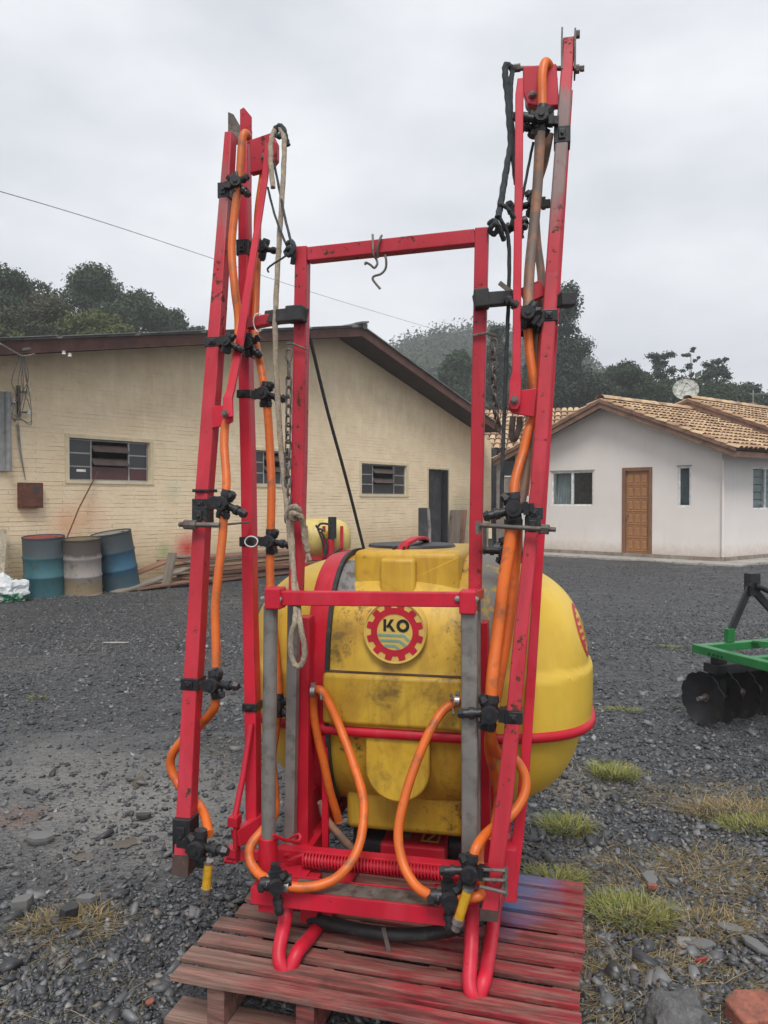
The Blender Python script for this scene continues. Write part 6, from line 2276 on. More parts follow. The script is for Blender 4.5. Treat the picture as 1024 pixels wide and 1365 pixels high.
# red linkage beam and dark plate: another implement beside it
B3 = Frame((W(520, 667, 8.6).x, 8.6, 0), 1, 0.05)
b3 = thing('farm_implement', 'red beam implement with an upright black board seen over the tank lid', 'implement', B3.o, B3.rz)
CP_ = B3.px
a, b = CP_(461, 733, 0), CP_(590, 747, 0)
mb = MB().bb((a.x, 0, b.z - 0.03), (b.x, 0.1, a.z))
for x in (a.x + 0.1, b.x - 0.1):
    mb.bb((x - 0.04, 0.101, 0), (x + 0.04, 0.16, a.z - 0.02))
mb.build('beam', M['red_plain'], b3, bevel=0.004)
a, b = CP_(558, 677, 0.1), CP_(571.5, 735, 0.1)
MB().bb((a.x, 0.101, b.z - 0.25), (b.x, 0.125, a.z)).build('upright_board', M['door_dark'], b3, bevel=0.004)
# dark machinery seen between arch post and right boom
B4 = Frame((W(672, 667, 8.0).x, 8.0, 0), 1, 0.0)
b4 = thing('farm_implement', 'dark hitch frame with red parts seen between the arch post and right boom', 'implement', B4.o, B4.rz)
DP_ = B4.px
mb = MB()
for x0, x1, y0 in ((645, 649, 700), (652, 657, 718), (690, 697, 695)):
    a, b = DP_(x0, y0, 0), DP_(x1, y0, 0)
    mb.bb((a.x, 0, 0), (b.x, 0.05, a.z))
a, b = DP_(643, 738, 0.0), DP_(700, 745, 0.0)
mb.bb((a.x, -0.05, b.z - 0.04), (b.x, -0.001, a.z))
mb.build('frame', M['door_dark'], b4)
mb = MB()
a, b = DP_(651.5, 703, -0.02), DP_(656, 718, -0.02)
mb.bb((a.x, -0.01, b.z), (b.x, 0.04, a.z))
mb.build('pale_sleeve', M['trim_cream'], b4)
mb = MB()
a, b = DP_(656, 737, -0.06), DP_(667, 748, -0.06)
mb.bb((a.x, -0.12, b.z), (b.x, -0.051, a.z))
mb.build('red_block', M['red_plain'], b4, bevel=0.003)
mb = MB()
p = DP_(664, 730, -0.05)
mb.cyl(p + Vector((-0.05, 0, 0)), p + Vector((0.14, 0, 0)), 0.04, 12).cyl(p + Vector((0.02, 0, 0)), p + Vector((0.06, 0, 0)), 0.055, 12)
mb.build('coupling', M['black'], b4, smooth=True)

# ---- green disc harrow at the right edge
HC = G(922, 858, 0.47)
HR = Frame((HC.x, HC.y, 0), 0.94, 0.34)
hrw = thing('disc_harrow', 'green framed disc harrow with black notched discs at the right edge', 'harrow', HR.o, HR.rz)
def green_mat():
    t = NT('green_paint')
    v = t.obj()
    n = t.noise(v, 6, 5)
    c = t.mix(t.ramp(n, 0.3, 0.7), (0.014, 0.13, 0.034), (0.026, 0.20, 0.055))
    c = t.mix(t.ramp(t.noise(v, 24, 6, 0.7), 0.62, 0.7), c, (0.10, 0.12, 0.07))
    return t.fin(c, 0.35, 0, 0.5)
M['green'] = green_mat()
M['disc'] = generic('dark_disc_steel', (0.022, 0.022, 0.025), 0.5, 0.5, 0.5, 8, (0.075, 0.04, 0.025), (0.56, 0.75), 0.2)
mb = MB()
LB, WB = 1.5, 0.95
bz0, bz1 = 0.415, 0.468
t_ = 0.06
mb.bb((0, -WB, bz0), (t_, 0, bz1))
mb.build('frame_beam', M['green'], hrw, bevel=0.004)
for y in (-t_, -WB, -WB / 2):
    MB().bb((t_ + .001, y, bz0 + 0.002), (LB, y + t_ * (1 if y == -t_ else 0.9), bz1 - .002)).build('frame_beam', M['green'], hrw, bevel=0.004)
mb = MB()
mb.beam((0.45, -t_, bz1 + 0.002), (0.45 + 0.5, -WB + t_, bz1 + 0.002), 0.05, 0.012, (0, 0, 1))
mb.build('cross_strap', M['green'], hrw)
mb = MB()
for k in range(4):
    mb.cyl((-0.002, -0.16 - 0.035 * k, (bz0 + bz1) / 2 - 0.008), (-0.006, -0.16 - 0.035 * k, (bz0 + bz1) / 2 - 0.008), 0.007, 8)
mb.build('bolt_holes', M['disc'], hrw)
# hitch tower
mb = MB()
fx = HR.px(973, 850, -0.03)
mb.bb((fx.x - 0.03, -0.05, bz1 + .001), (fx.x + 0.025, -0.01, bz1 + 0.09))
mb.build('tower_foot', M['green'], hrw, bevel=0.003)
mb = MB()
mb.bb((fx.x + 0.42, -0.05, bz1 + .001), (fx.x + 0.50, -0.01, bz1 + 0.13))
mb.build('tower_foot', M['green'], hrw, bevel=0.003)
tp = HR.px(1001, 780, -0.03)
mb = MB()
mb.beam((fx.x, -0.03, bz1 + 0.06), (tp.x, -0.03, tp.z), 0.05, 0.02, (0, 1, 0))
mb.beam((fx.x + 0.46, -0.03, bz1 + 0.10), (tp.x + 0.01, -0.03, tp.z - 0.02), 0.055, 0.02, (0, 1, 0))
mb.bb((tp.x - 0.03, -0.06, tp.z - 0.07), (tp.x + 0.055, 0.0, tp.z + 0.08))
mb.build('hitch_tower', M['black'], hrw, bevel=0.004)
mb = MB()
mb.tube([(tp.x, -0.07, tp.z), (tp.x + 0.12, -0.12, tp.z - 0.06), (tp.x + 0.32, -0.5, bz1 + 0.08)], 0.018, 10, sub=5)
mb.cyl((tp.x - 0.03, -0.075, tp.z), (tp.x - .03, -0.05, tp.z), 0.016, 10)
mb.build('stay_rod', M['disc'], hrw, smooth=True)
def disc_mesh(r_=0.168):
    n = 96
    mb_ = MB()
    rings = []
    for f, dep in ((0.001, 0.040), (0.3, 0.036), (0.6, 0.026), (0.85, 0.010), (1.0, 0.0)):
        ring = []
        for k in range(n):
            a_ = 2 * math.pi * k / n
            notch = 0.0
            if f > 0.8:
                m_ = math.cos(a_ * 10)
                notch = 0.10 * max(0, m_ - 0.35) * (1 if f == 1.0 else 0.15)
            rr_ = r_ * f * (1 - notch)
            ring.append(Vector((dep, rr_ * math.cos(a_), rr_ * math.sin(a_))))
        rings.append(ring)
    back = [[v_ + Vector((0.006, 0, 0)) for v_ in ring] for ring in rings[::-1]]
    mb_.loft(rings + back, cap=False)
    me = bpy.data.meshes.new('disc')
    me.from_pydata(mb_.v, [], mb_.f)
    me.materials.append(M['disc'])
    me.polygons.foreach_set('use_smooth', [True] * len(me.polygons))
    me.set_sharp_from_angle(angle=R(40))
    return me
DM = disc_mesh()
dc = HR.px(936, 914, -0.16)
for row, y in enumerate((dc.y, dc.y - 0.62)):
    for k in range(7):
        d_ = link('disc', DM, None, hrw)
        d_.location = (dc.x + k * 0.165 + (0.15 if row else 0), y + k * 0.02 * (1 if row == 0 else -1), 0.158)
        d_.rotation_euler = (k * 0.3, 0, 0.10 if row == 0 else -0.1)
    x0 = dc.x + (0.15 if row else 0)
    mb = MB()
    sgn = 1 if row == 0 else -1
    mb.cyl((x0 - 0.035, y - 0.004 * sgn, 0.158), (x0 + 1.02, y + 0.125 * sgn, 0.158), 0.014, 10)
    for k in range(6):
        xx = x0 + 0.082 + k * 0.165
        mb.cyl((xx - 0.05, y + sgn * (k * 0.02 + 0.005), 0.158), (xx + 0.03, y + sgn * (k * 0.02 + 0.01), 0.158), 0.026, 12, 0.02)
    mb.build('gang_axle', M['steel_dark'], hrw, smooth=True)
    mb = MB()
    mb.bb((x0 + 0.10, y - 0.02, 0.30), (x0 + 1.0, y + 0.10, 0.36))
    for xx in (x0 + 0.22, x0 + 0.72):
        mb.bb((xx - 0.03, y + .0, 0.16), (xx + 0.03, y + 0.05, 0.30))
    mb.bb((x0 + 0.12, y, 0.361), (x0 + 0.20, y + 0.06, 0.414))
    mb.build('gang_bar', M['black'], hrw, bevel=0.003)

# ---- rocks, brick bits
M['rock'] = generic('dark_boulder', (0.115, 0.115, 0.115), 0.7, 0, 0.3, 3, (0.06, 0.06, 0.062), (0.5, 0.7), 0.6)
def boulder_mat():
    t = NT('rough_boulder')
    v = t.obj()
    n = t.noise(v, 22, 8, 0.7)
    m = t.noise(v, 90, 5, 0.7)
    c = t.mix(t.ramp(n, 0.3, 0.7), (0.055, 0.055, 0.057), (0.17, 0.17, 0.168))
    c = t.mix(t.ramp(m, 0.55, 0.75, 0, 0.6), c, (0.23, 0.225, 0.215))
    t.bump(t.math('ADD', n, t.math('MULTIPLY', m, 0.35)), 0.9, 0.014)
    return t.fin(c, 0.6, 0, 0.45)
M['boulder'] = boulder_mat()
M['slate'] = generic('pale_slate', (0.145, 0.145, 0.142), 0.7, 0, 0.25, 5, (0.11, 0.11, 0.11), (0.5, 0.7), 0.4)
M['wet_slate'] = generic('wet_slate', (0.035, 0.036, 0.038), 0.5, 0, 0.4, 9, (0.08, 0.08, 0.08), (0.55, 0.7), 0.4)
M['brick'] = generic('broken_red_brick', (0.30, 0.10, 0.065), 0.85, 0, 0.35, 18, (0.13, 0.075, 0.06), (0.48, 0.66), 1.0)
M['moss_rock'] = generic('mossy_rock', (0.20, 0.205, 0.18), 0.85, 0, 0.25, 9, (0.08, 0.11, 0.035), (0.52, 0.66), 0.4)
def gpos(px, py):
    p = G(px, py)
    return Vector((p.x, p.y, float(ground_h(np.array(p.x), np.array(p.y)))))
lumpy('boulder', gpos(903, 1378), (0.080, 0.062, 0.060), M['boulder'], 'large dark grey boulder at the bottom edge beside the red brick', 'rock', 5, 4, 0.4, True, 3.2, None, 0.3, 0.10)
def slab(name, px, py, l, w, h, rz, mat, label, cat, seed, tilt=(0, 0)):
    r2 = random.Random(seed)
    n = 7
    poly = []
    for k in range(n):
        a_ = 2 * math.pi * k / n + r2.uniform(-0.3, 0.3)
        poly.append((math.cos(a_) * l / 2 * r2.uniform(0.75, 1.1), math.sin(a_) * w / 2 * r2.uniform(0.75, 1.1)))
    m_ = MB()
    m_.loft([[Vector((x * f, y * f, z)) for x, y in poly] for f, z in ((0.92, 0), (1.0, h * 0.5), (0.95, h))])
    o = m_.build(name, mat, bevel=0.002)
    o.location = gpos(px, py) + Vector((0, 0, 0.006))
    o.rotation_euler = (tilt[0], tilt[1], rz)
    return tag(o, label, cat)
mb = MB()
mb.loft([[Vector((x, y, z)) for x, y in ((-0.075, -0.05), (0.08, -0.055), (0.07, 0.05), (-0.02, 0.06), (-0.07, 0.035))] for z in (0, 0.05)])
mb.v = [(x + 0.006 * math.sin(9 * y + 30 * z), y, z - (0.012 if x > 0.02 and z > .02 else 0)) for x, y, z in mb.v]
o = mb.build('broken_brick', M['brick'], bevel=0.006)
o.location, o.rotation_euler = gpos(1004, 1360), (0.12, -0.05, 0.25)
tag(o, 'broken orange red brick at the bottom right corner', 'brick')
slab('flat_stone', 865, 1168, 0.06, 0.075, 0.022, 0.3, M['slate'], 'pale squarish flat stone among dry grass right of the pallet', 'stone', 3, (0.5, 0.0))
slab('brick_chip', 870, 1180, 0.05, 0.03, 0.018, 0.1, M['brick'], 'small dull red chip just below the pale squarish stone', 'stone', 4)
slab('flat_stone', 897, 1172, 0.035, 0.05, 0.015, 0.8, M['slate'], 'small grey stone right of the pale squarish stone', 'stone', 9)
slab('slate_piece', 1005, 1262, 0.055, 0.11, 0.016, 0.5, M['slate'], 'long pale slate piece lying at the right edge', 'stone', 6, (0.1, 0.1))
slab('slate_piece', 975, 1238, 0.10, 0.06, 0.014, -0.6, M['slate'], 'flat slate shard left of the long pale slate piece', 'stone', 7)
slab('slate_piece', 930, 1260, 0.11, 0.06, 0.014, -0.3, M['slate'], 'broad slate shard below the big grass clump', 'stone', 17)
slab('slate_piece', 54, 1118, 0.11, 0.085, 0.03, 0.2, M['slate'], 'wide flat slate slab at the left edge of the wet patch', 'stone', 8, (0.12, 0))
slab('slate_piece', 190, 1092, 0.085, 0.04, 0.02, 0.1, M['wet_slate'], 'dark wet slate piece between the two muddy puddles', 'stone', 10)
slab('slate_piece', 91, 1222, 0.065, 0.05, 0.045, 0.5, M['wet_slate'], 'dark chunky stone in the dry grass at left', 'stone', 11, (0.2, 0.1))
slab('slate_piece', 30, 1208, 0.085, 0.06, 0.04, 0.9, M['slate'], 'grey lumpy stone left of the dark chunky stone', 'stone', 12)
slab('slate_piece', 115, 1204, 0.08, 0.045, 0.03, 0.2, M['slate'], 'grey slab behind the dark chunky stone', 'stone', 13)
lumpy('mossy_stone', gpos(588, 1140), (0.065, 0.05, 0.05), M['moss_rock'], 'pale mossy stone seen behind the red tension spring', 'rock', 9, 3, 0.4, True, 2.2)
lumpy('round_stone', gpos(686, 1062), (0.03, 0.03, 0.028), M['wet_slate'], 'dark round stone beside the tank on the gravel', 'rock', 11, 3, 0.3, True, 2.2)

# ---- grass
def grass_mat(name, cols, dry):
    t = NT(name)
    g = t.new('ShaderNodeNewGeometry')
    cr = t.new('ShaderNodeValToRGB')
    e = cr.color_ramp.elements
    e[0].color = (*cols[0], 1)
    e[1].color = (*cols[1], 1)
    k = e.new(1 - dry)
    k.color = (*cols[2], 1)
    t.l.new(g.outputs['Random Per Island'], cr.inputs[0])
    t.b.inputs['Subsurface Weight'].default_value = 0.0
    return t.fin(cr.outputs[0], 0.6, 0, 0.3)
M['grass'] = grass_mat('green_grass', ((0.085, 0.125, 0.02), (0.42, 0.35, 0.14), (0.235, 0.25, 0.055)), 0.35)
M['grass_dry'] = grass_mat('dry_grass', ((0.10, 0.095, 0.035), (0.42, 0.32, 0.17), (0.21, 0.15, 0.065)), 0.5)
def blades(n, cx, cy, rx, ry, h, lean, width):
    """curved tapering blades as arrays"""
    a = rng.uniform(0, 2 * np.pi, n)
    rad = np.sqrt(rng.uniform(0, 1, n))
    x = cx + rx * rad * np.cos(a)
    y = cy + ry * rad * np.sin(a)
    z = ground_h(x, y)
    hh = h * rng.uniform(0.45, 1.15, n)
    la = a + rng.normal(0, 0.9, n)
    ln = lean * rng.uniform(0.3, 1.3, n)
    wd = width * rng.uniform(0.6, 1.2, n)
    px_, py_ = -np.sin(la), np.cos(la)
    vs = []
    for t_, wf in ((0, 1.0), (0.45, 0.85), (0.8, 0.5), (1.0, 0.08)):
        ox = hh * ln * t_ ** 1.7
        zz_ = z + hh * (t_ - 0.28 * np.minimum(ln, 1.6) * t_ ** 2)
        X, Y = x + np.cos(la) * ox, y + np.sin(la) * ox
        for s_ in (-1, 1):
            vs.append(np.stack([X + px_ * wd * wf * s_ / 2, Y + py_ * wd * wf * s_ / 2, np.maximum(zz_, z + 0.003)], -1))
    V = np.stack(vs, 1)
    f = np.array([(0, 1, 3, 2), (2, 3, 5, 4), (4, 5, 7, 6)])
    F = (f[None] + (np.arange(n) * 8)[:, None, None]).reshape(-1, 4)
    return V.reshape(-1, 3), F
def tuft(name, px, py, rx, ry, h, n, mat, label, lean=0.8, width=0.0035, dry=None):
    p = G(px, py)
    n, lean, width, rx, ry = int(n * 1.35), lean * 1.35, width * 0.8, rx * 1.15, ry * 1.25
    V, F = blades(n, p.x, p.y, rx, ry, h, lean, width)
    o = link(name, np_mesh(name, V - np.array([p.x, p.y, 0]), F), mat)
    o.location = (p.x, p.y, 0)
    return tag(o, label, 'grass', 'grass tufts in the gravel')
tuft('grass_tuft', 820, 1028, 0.10, 0.08, 0.075, 520, M['grass'], 'green grass tuft on the gravel right of the tank', 0.9)
tuft('grass_tuft', 756, 1100, 0.09, 0.07, 0.065, 420, M['grass'], 'green grass tuft close behind the pallet corner', 0.9)
tuft('grass_tuft', 840, 1218, 0.12, 0.09, 0.058, 620, M['grass'], 'largest green grass clump right of the pallet', 1.0)
tuft('grass_tuft', 925, 1230, 0.15, 0.09, 0.045, 380, M['grass_dry'], 'straw coloured clump right of the largest green clump', 1.3)
tuft('grass_tuft', 985, 1078, 0.24, 0.10, 0.06, 700, M['grass_dry'], 'long dry grass patch at the right edge below the harrow', 1.3)
tuft('grass_tuft', 1005, 1100, 0.14, 0.06, 0.06, 330, M['grass'], 'green fringe in front of the long dry grass patch', 1.1)
tuft('grass_tuft', 740, 1172, 0.10, 0.05, 0.05, 300, M['grass'], 'low green grass at the back corner of the pallet', 1.1)
tuft('grass_tuft', 990, 945, 0.35, 0.06, 0.05, 420, M['grass_dry'], 'dry grass under the harrow discs', 1.2)
tuft('grass_tuft', 828, 943, 0.13, 0.05, 0.022, 260, M['grass'], 'thin flat green patch beyond the tuft right of the tank', 1.4)
tuft('grass_tuft', 892, 864, 0.10, 0.06, 0.03, 160, M['grass'], 'small pale green patch left of the harrow', 1.3)
tuft('grass_tuft', 70, 1228, 0.08, 0.05, 0.045, 120, M['grass_dry'], 'dry straw tuft by the dark stone at left', 1.3)
tuft('grass_tuft', 118, 1222, 0.06, 0.045, 0.045, 90, M['grass_dry'], 'thin dry wisps right of the dark stone at left', 1.4)
tuft('grass_tuft', 50, 930, 0.06, 0.05, 0.02, 120, M['grass'], 'tiny green sprig on the gravel at far left', 1.3)
tuft('grass_tuft', 590, 1128, 0.04, 0.03, 0.05, 60, M['grass'], 'small weed growing on the mossy stone', 0.9)
# lying straw and thin scattered blades: nobody could count it
parts_v, parts_f, off = [], [], 0
for px, py, rx, ry, n in ((900, 1180, 0.36, 0.30, 1100), (960, 1150, 0.22, 0.16, 450), (880, 1320, 0.30, 0.14, 520), (830, 1260, 0.2, 0.12, 300), (740, 1130, 0.25, 0.2, 220), (90, 1235, 0.16, 0.10, 260), (800, 1040, 0.35, 0.3, 260), (960, 1060, 0.4, 0.2, 420), (60, 1330, 0.3, 0.2, 120), (300, 1010, 0.2, 0.3, 120)):
    p = G(px, py)
    V, F = blades(n, p.x, p.y, rx, ry, 0.055, 2.6, 0.0022)
    V[:, 2] = ground_h(V[:, 0], V[:, 1]) + (V[:, 2] - ground_h(V[:, 0], V[:, 1])) * 0.45
    parts_v.append(V)
    parts_f.append(F + off)
    off += len(V)
link('dry_straw', np_mesh('dry_straw', np.concatenate(parts_v), np.concatenate(parts_f)), M['grass_dry'], kind='stuff')
# bits of litter
for i, (px, py, l, w, col, lab) in enumerate(((155, 857, 0.30, 0.05, M['concrete'], 'pale flat splinter lying on the gravel in mid yard'), (936, 1283, 0.05, 0.012, M['lid_red'], 'thin red sliver among the straw'), (15, 1150, 0.028, 0.018, M['slate'], 'pale stone flake at the left edge beyond the slate slab'), (200, 1340, 0.03, 0.025, M['brick'], 'rusty red washer sized chip near the pallet'))):
    slab('scrap', px, py, l, w, 0.01, 0.3 * i, col, lab, 'scrap', 30 + i)

# ================================================================== HILLS AND TREES
def hill_h(x, y):
    s = np.clip((y - 34) / 30, 0, 1)
    s = s * s * (3 - 2 * s)
    left = 5.0 * np.exp(-((x + 30) / 26) ** 2)
    right = 3.0 * np.exp(-((x - 25) / 30) ** 2)
    far = 27 * np.exp(-((y - 215) / 75) ** 2) * np.exp(-((x - 22) / 44) ** 2)
    far2 = 10 * np.clip((y - 60) / 120, 0, 1)
    return s * (1.5 + left + right + far2) + far
xs = np.linspace(-225, 225, 110)
ys = np.linspace(30, 300, 70)
XX, YY = np.meshgrid(xs, ys)
ZZ = hill_h(XX, YY) - 0.05
idx = np.arange(XX.size).reshape(XX.shape)
q = np.stack([idx[:-1, :-1], idx[:-1, 1:], idx[1:, 1:], idx[1:, :-1]], -1).reshape(-1, 4)
M['hill'] = generic('hill_scrub', (0.035, 0.048, 0.024), 0.95, 0, 0.4, 0.3)
link('hill', np_mesh('hill', np.stack([XX, YY, ZZ], -1).reshape(-1, 3), q), M['hill'], smooth=True, kind='structure')

def leaf_mat(name, a, b, c_=None):
    t = NT(name)
    g = t.new('ShaderNodeNewGeometry')
    v = t.obj()
    n = t.noise(v, 0.45, 3)
    col = t.mix(g.outputs['Random Per Island'], a, b)
    if c_:
        col = t.mix(t.ramp(n, 0.42, 0.62), col, c_)
    return t.fin(col, 0.7, 0, 0.25)
M['leaf_dark'] = leaf_mat('dark_foliage', (0.018, 0.036, 0.017), (0.044, 0.074, 0.032))
M['leaf_olive'] = leaf_mat('olive_foliage', (0.040, 0.054, 0.022), (0.078, 0.094, 0.038), (0.066, 0.062, 0.038))
M['leaf_light'] = leaf_mat('light_foliage', (0.070, 0.090, 0.028), (0.110, 0.128, 0.045))
M['leaf_euc'] = leaf_mat('eucalypt_foliage', (0.022, 0.036, 0.026), (0.048, 0.068, 0.046))
M['bark'] = generic('bark', (0.10, 0.082, 0.065), 0.9, 0, 0.3, 2)

def leaves(centres, radii, n, size, spread=0.13):
    """leaf-sized faces spread through clumps"""
    centres, radii = np.asarray(centres), np.asarray(radii)
    w = (radii[:, 0] * radii[:, 2])
    which = rng.choice(len(centres), n, p=w / w.sum())
    d = rng.normal(0, 1, (n, 3))
    d /= np.linalg.norm(d, axis=1)[:, None]
    rad = rng.uniform(0.2, 1.0, n) ** 0.5 * (1 + np.clip(rng.normal(0, spread, n), -0.5, spread * 2.2))
    c = centres[which] + d * rad[:, None] * radii[which]
    # each face: pointed oval, random orientation, facing mostly outwards
    nrm = d + rng.normal(0, 0.7, (n, 3))
    nrm /= np.linalg.norm(nrm, axis=1)[:, None]
    t1 = np.cross(nrm, rng.normal(0, 1, (n, 3)))
    t1 /= np.linalg.norm(t1, axis=1)[:, None] + 1e-9
    t2 = np.cross(nrm, t1)
    s = size * rng.uniform(0.6, 1.4, n)[:, None]
    V = np.stack([c - t1 * s, c - t2 * s * 0.55 + nrm * s * 0.15, c + t1 * s, c + t2 * s * 0.55 + nrm * s * 0.15], 1)
    F = np.arange(n * 4).reshape(n, 4)
    return V.reshape(-1, 3), F
def tree(px, top, bottom, half_w, Y, kind, mat, label, n=7000, seed=1, leafpx=2.0, name='broadleaf_tree', lean=0.0):
    """crown between pixel rows top and bottom, half_w wide, Y metres away, trunk down to the hill"""
    r_ = random.Random(seed)
    base = W(px, 667, Y)
    gz = float(hill_h(np.array(base.x), np.array(Y))) - 0.2
    zt, zb = W(px, top, Y).z, W(px, bottom, Y).z
    hw = half_w * Y / FPX
    root = thing(name, label, 'tree', (base.x, Y, gz), 0, 'trees beyond the roofs')
    zt, zb = zt - gz, zb - gz
    H = zt - zb
    cs, rs = [], []
    limbs = []
    if kind == 'round':
        for k in range(46):
            a_ = r_.uniform(0, 2 * math.pi)
            ph = r_.uniform(-0.6, 1.0) * math.pi / 2
            q_ = r_.uniform(0.45, 0.86)
            sz = r_.uniform(0.18, 0.40)
            c = Vector((math.cos(a_) * math.cos(ph) * hw * q_, math.sin(a_) * math.cos(ph) * hw * q_, zb + H * 0.45 + math.sin(ph) * H * 0.45 * q_ * 1.08))
            cs.append(c)
            rs.append((hw * sz, hw * sz, min(hw, H * .6) * sz * 0.75))
    elif kind == 'cone':
        for k in range(46):
            t_ = r_.uniform(0, 1)
            wd = hw * (0.16 + 0.84 * (1 - t_) ** 0.75) * (0.8 + 0.3 * math.sin(t_ * 17 + seed))
            a_ = r_.uniform(0, 2 * math.pi)
            q_ = r_.uniform(0.3, 0.8)
            cs.append(Vector((math.cos(a_) * wd * q_, math.sin(a_) * wd * q_, zb + H * t_ * 0.95)))
            s_ = (0.20 + 0.30 * (1 - t_)) * hw * r_.uniform(0.7, 1.1)
            rs.append((s_, s_, s_ * 0.85))
    elif kind == 'open':      # gum tree: separated clumps on visible limbs
        for k in range(38):
            t_ = r_.uniform(0.12, 1)
            a_ = r_.uniform(0, 2 * math.pi)
            wd = hw * (0.45 + 0.55 * math.sin(math.pi * min(1, t_ * 0.8 + 0.15)))
            q_ = r_.uniform(0.3, 0.95)
            cs.append(Vector((math.cos(a_) * wd * q_, math.sin(a_) * wd * q_, zb + H * t_ * 0.95)))
            s_ = hw * r_.uniform(0.12, 0.27)
            rs.append((s_ * r_.uniform(.8, 1.5), s_, s_ * r_.uniform(0.45, 0.8)))
    elif kind == 'thin':
        for k in range(20):
            t_ = (k + 0.5) / 20
            a_ = r_.uniform(0, 2 * math.pi)
            q_ = r_.uniform(0.1, 0.9)
            cs.append(Vector((math.cos(a_) * hw * q_, math.sin(a_) * hw * q_, zb + H * t_)))
            s_ = hw * r_.uniform(0.12, 0.30)
            rs.append((s_ * r_.uniform(.8, 1.6), s_, s_ * 0.5))
    V, F = leaves([tuple(c) for c in cs], rs, int(n * (1.9 if kind in ('round', 'cone') else 1.3)), leafpx * Y / FPX, 0.13 if kind in ('round', 'cone') else 0.5)
    link('crown', np_mesh('crown', V, F), mat, root)
    mb_ = MB()
    tr = max(0.12, hw * 0.055)
    mb_.tube([(0, 0, 0), (hw * 0.03, 0, zb * 0.6), (hw * 0.05 * r_.uniform(-1, 1), 0, zb + H * 0.3), (lean * hw, 0, zb + H * 0.85)], [tr, tr * 0.85, tr * 0.6, tr * 0.2], 8, sub=4)
    for c in cs[:14]:
        z0_ = max(zb * 0.5, c.z - H * 0.25)
        mb_.tube([(0, 0, z0_), (c.x * 0.5, c.y * 0.5, (z0_ + c.z) / 2 + 0.1), tuple(c)], [tr * 0.4, tr * 0.25, tr * 0.1], 6, sub=3)
    mb_.build('trunk', M['bark'], root, smooth=True)
    return root
# left, behind the warehouse
tree(14, 343, 520, 66, 44, 'round', M['leaf_dark'], 'dark bushy tree at the far left above the warehouse roof', 14000, 1)
tree(62, 384, 520, 58, 40, 'round', M['leaf_olive'], 'brownish olive tree in front of the far left dark tree', 11000, 2)
tree(8, 398, 520, 50, 38, 'round', M['leaf_olive'], 'low olive tree at the left edge above the roof', 6000, 12)
tree(130, 340, 520, 68, 52, 'round', M['leaf_dark'], 'tallest dark round tree left of the red boom', 17000, 3)
tree(184, 374, 520, 54, 54, 'round', M['leaf_dark'], 'dark tree on the right shoulder of the tallest round tree', 12000, 4)
tree(222, 402, 510, 44, 56, 'round', M['leaf_dark'], 'dark smaller tree where the tree line slopes down', 8000, 5)
tree(128, 404, 520, 54, 38, 'round', M['leaf_light'], 'light green rounded tree just above the warehouse roof', 12000, 6)
tree(24, 440, 500, 30, 36, 'round', M['leaf_light'], 'pale yellow green bush low at the left edge', 3500, 13)
tree(258, 430, 500, 34, 58, 'round', M['leaf_dark'], 'low dark tree tapering off behind the left boom', 3500, 7)
tree(300, 436, 490, 26, 60, 'round', M['leaf_dark'], 'lowest dark tree behind the left boom pair', 3000, 17)
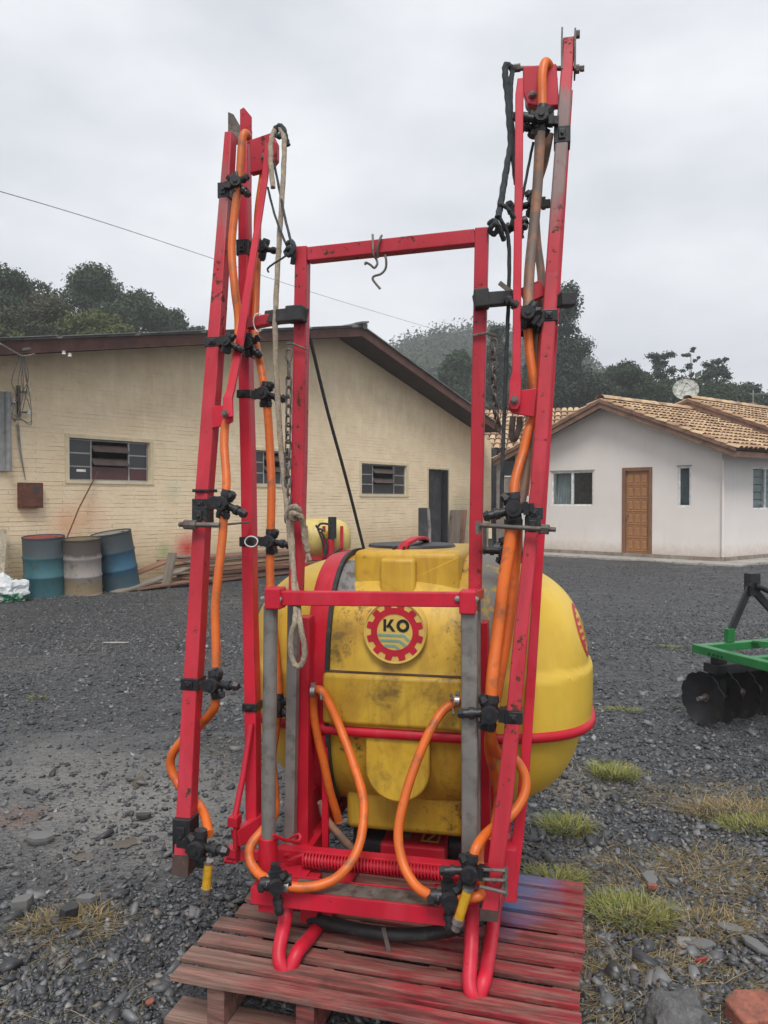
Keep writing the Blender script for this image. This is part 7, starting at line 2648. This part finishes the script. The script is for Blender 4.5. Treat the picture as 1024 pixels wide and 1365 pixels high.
# right, behind the houses
tree(757, 368, 600, 66, 50, 'cone', M['leaf_euc'], 'tall tapering dark tree behind the right boom', 20000, 8, 1.9, 'conical_tree')
tree(662, 412, 600, 38, 58, 'cone', M['leaf_euc'], 'slim tall tree between the arch post and right boom', 10000, 9, 1.9, 'conical_tree')
tree(712, 430, 600, 40, 54, 'cone', M['leaf_euc'], 'dark tree just left of the tall tapering tree', 9000, 19, 1.9, 'conical_tree')
tree(615, 455, 600, 46, 62, 'round', M['leaf_dark'], 'broad dark tree behind the right roof slope of the warehouse', 9000, 10)
tree(570, 500, 600, 40, 64, 'round', M['leaf_dark'], 'low dark tree behind the warehouse ridge', 5000, 20)
tree(835, 474, 570, 40, 52, 'round', M['leaf_dark'], 'dark round crowned tree above the white house ridge', 8000, 11)
tree(795, 500, 570, 24, 54, 'round', M['leaf_dark'], 'small dark tree between the tapering tree and the round crown', 4000, 21)
tree(880, 468, 560, 24, 56, 'open', M['leaf_euc'], 'open branched gum tree right of the round crown', 4200, 14, 1.8, 'gum_tree')
tree(920, 463, 545, 13, 60, 'thin', M['leaf_euc'], 'thin straggly gum rising above the satellite dish', 1300, 15, 1.7, 'gum_tree')
tree(955, 478, 545, 26, 58, 'open', M['leaf_euc'], 'broad airy gum with rounded top right of the dish', 4600, 16, 1.8, 'gum_tree')
tree(900, 500, 575, 52, 54, 'round', M['leaf_dark'], 'dark shrubby tree low behind the satellite dish', 9000, 22)
tree(962, 506, 580, 50, 52, 'round', M['leaf_dark'], 'low dark tree under the airy gum', 9000, 23)
tree(1000, 504, 575, 27, 56, 'round', M['leaf_euc'], 'small rounded tree by the antenna', 3500, 18)
tree(1038, 510, 580, 30, 56, 'round', M['leaf_euc'], 'tree at the right edge beyond the antenna', 4500, 24)
# far wooded slope: reads as one mass
n = 2600
x = rng.uniform(-130, 160, n)
y = rng.uniform(70, 235, n)
keep = np.abs(x / y) < 0.62
x, y = x[keep], y[keep]
z = hill_h(x, y)
sz = rng.uniform(2.0, 4.6, len(x))
vs_, fs_, off = [], [], 0
V, F = leaves(np.stack([x, y, z + sz * 0.7], -1), np.stack([sz * 0.8, sz * 0.8, sz], -1), 260000, 0.42)
link('forest', np_mesh('forest', V, F), M['leaf_dark'], kind='stuff')

# ================================================================== HAZE
def haze():
    t = bpy.data.materials.new('haze_air')
    t.use_nodes = True
    nt = t.node_tree
    for nd in list(nt.nodes):
        nt.nodes.remove(nd)
    out = nt.nodes.new('ShaderNodeOutputMaterial')
    pv = nt.nodes.new('ShaderNodeVolumePrincipled')
    pv.inputs['Color'].default_value = (0.93, 0.95, 0.97, 1)
    pv.inputs['Density'].default_value = 0.0019
    nt.links.new(pv.outputs[0], out.inputs['Volume'])
    o = MB().bb((-240, -70, -1.4), (240, 340, 58)).build('haze', t)
    tag(o, kind='stuff')
haze()
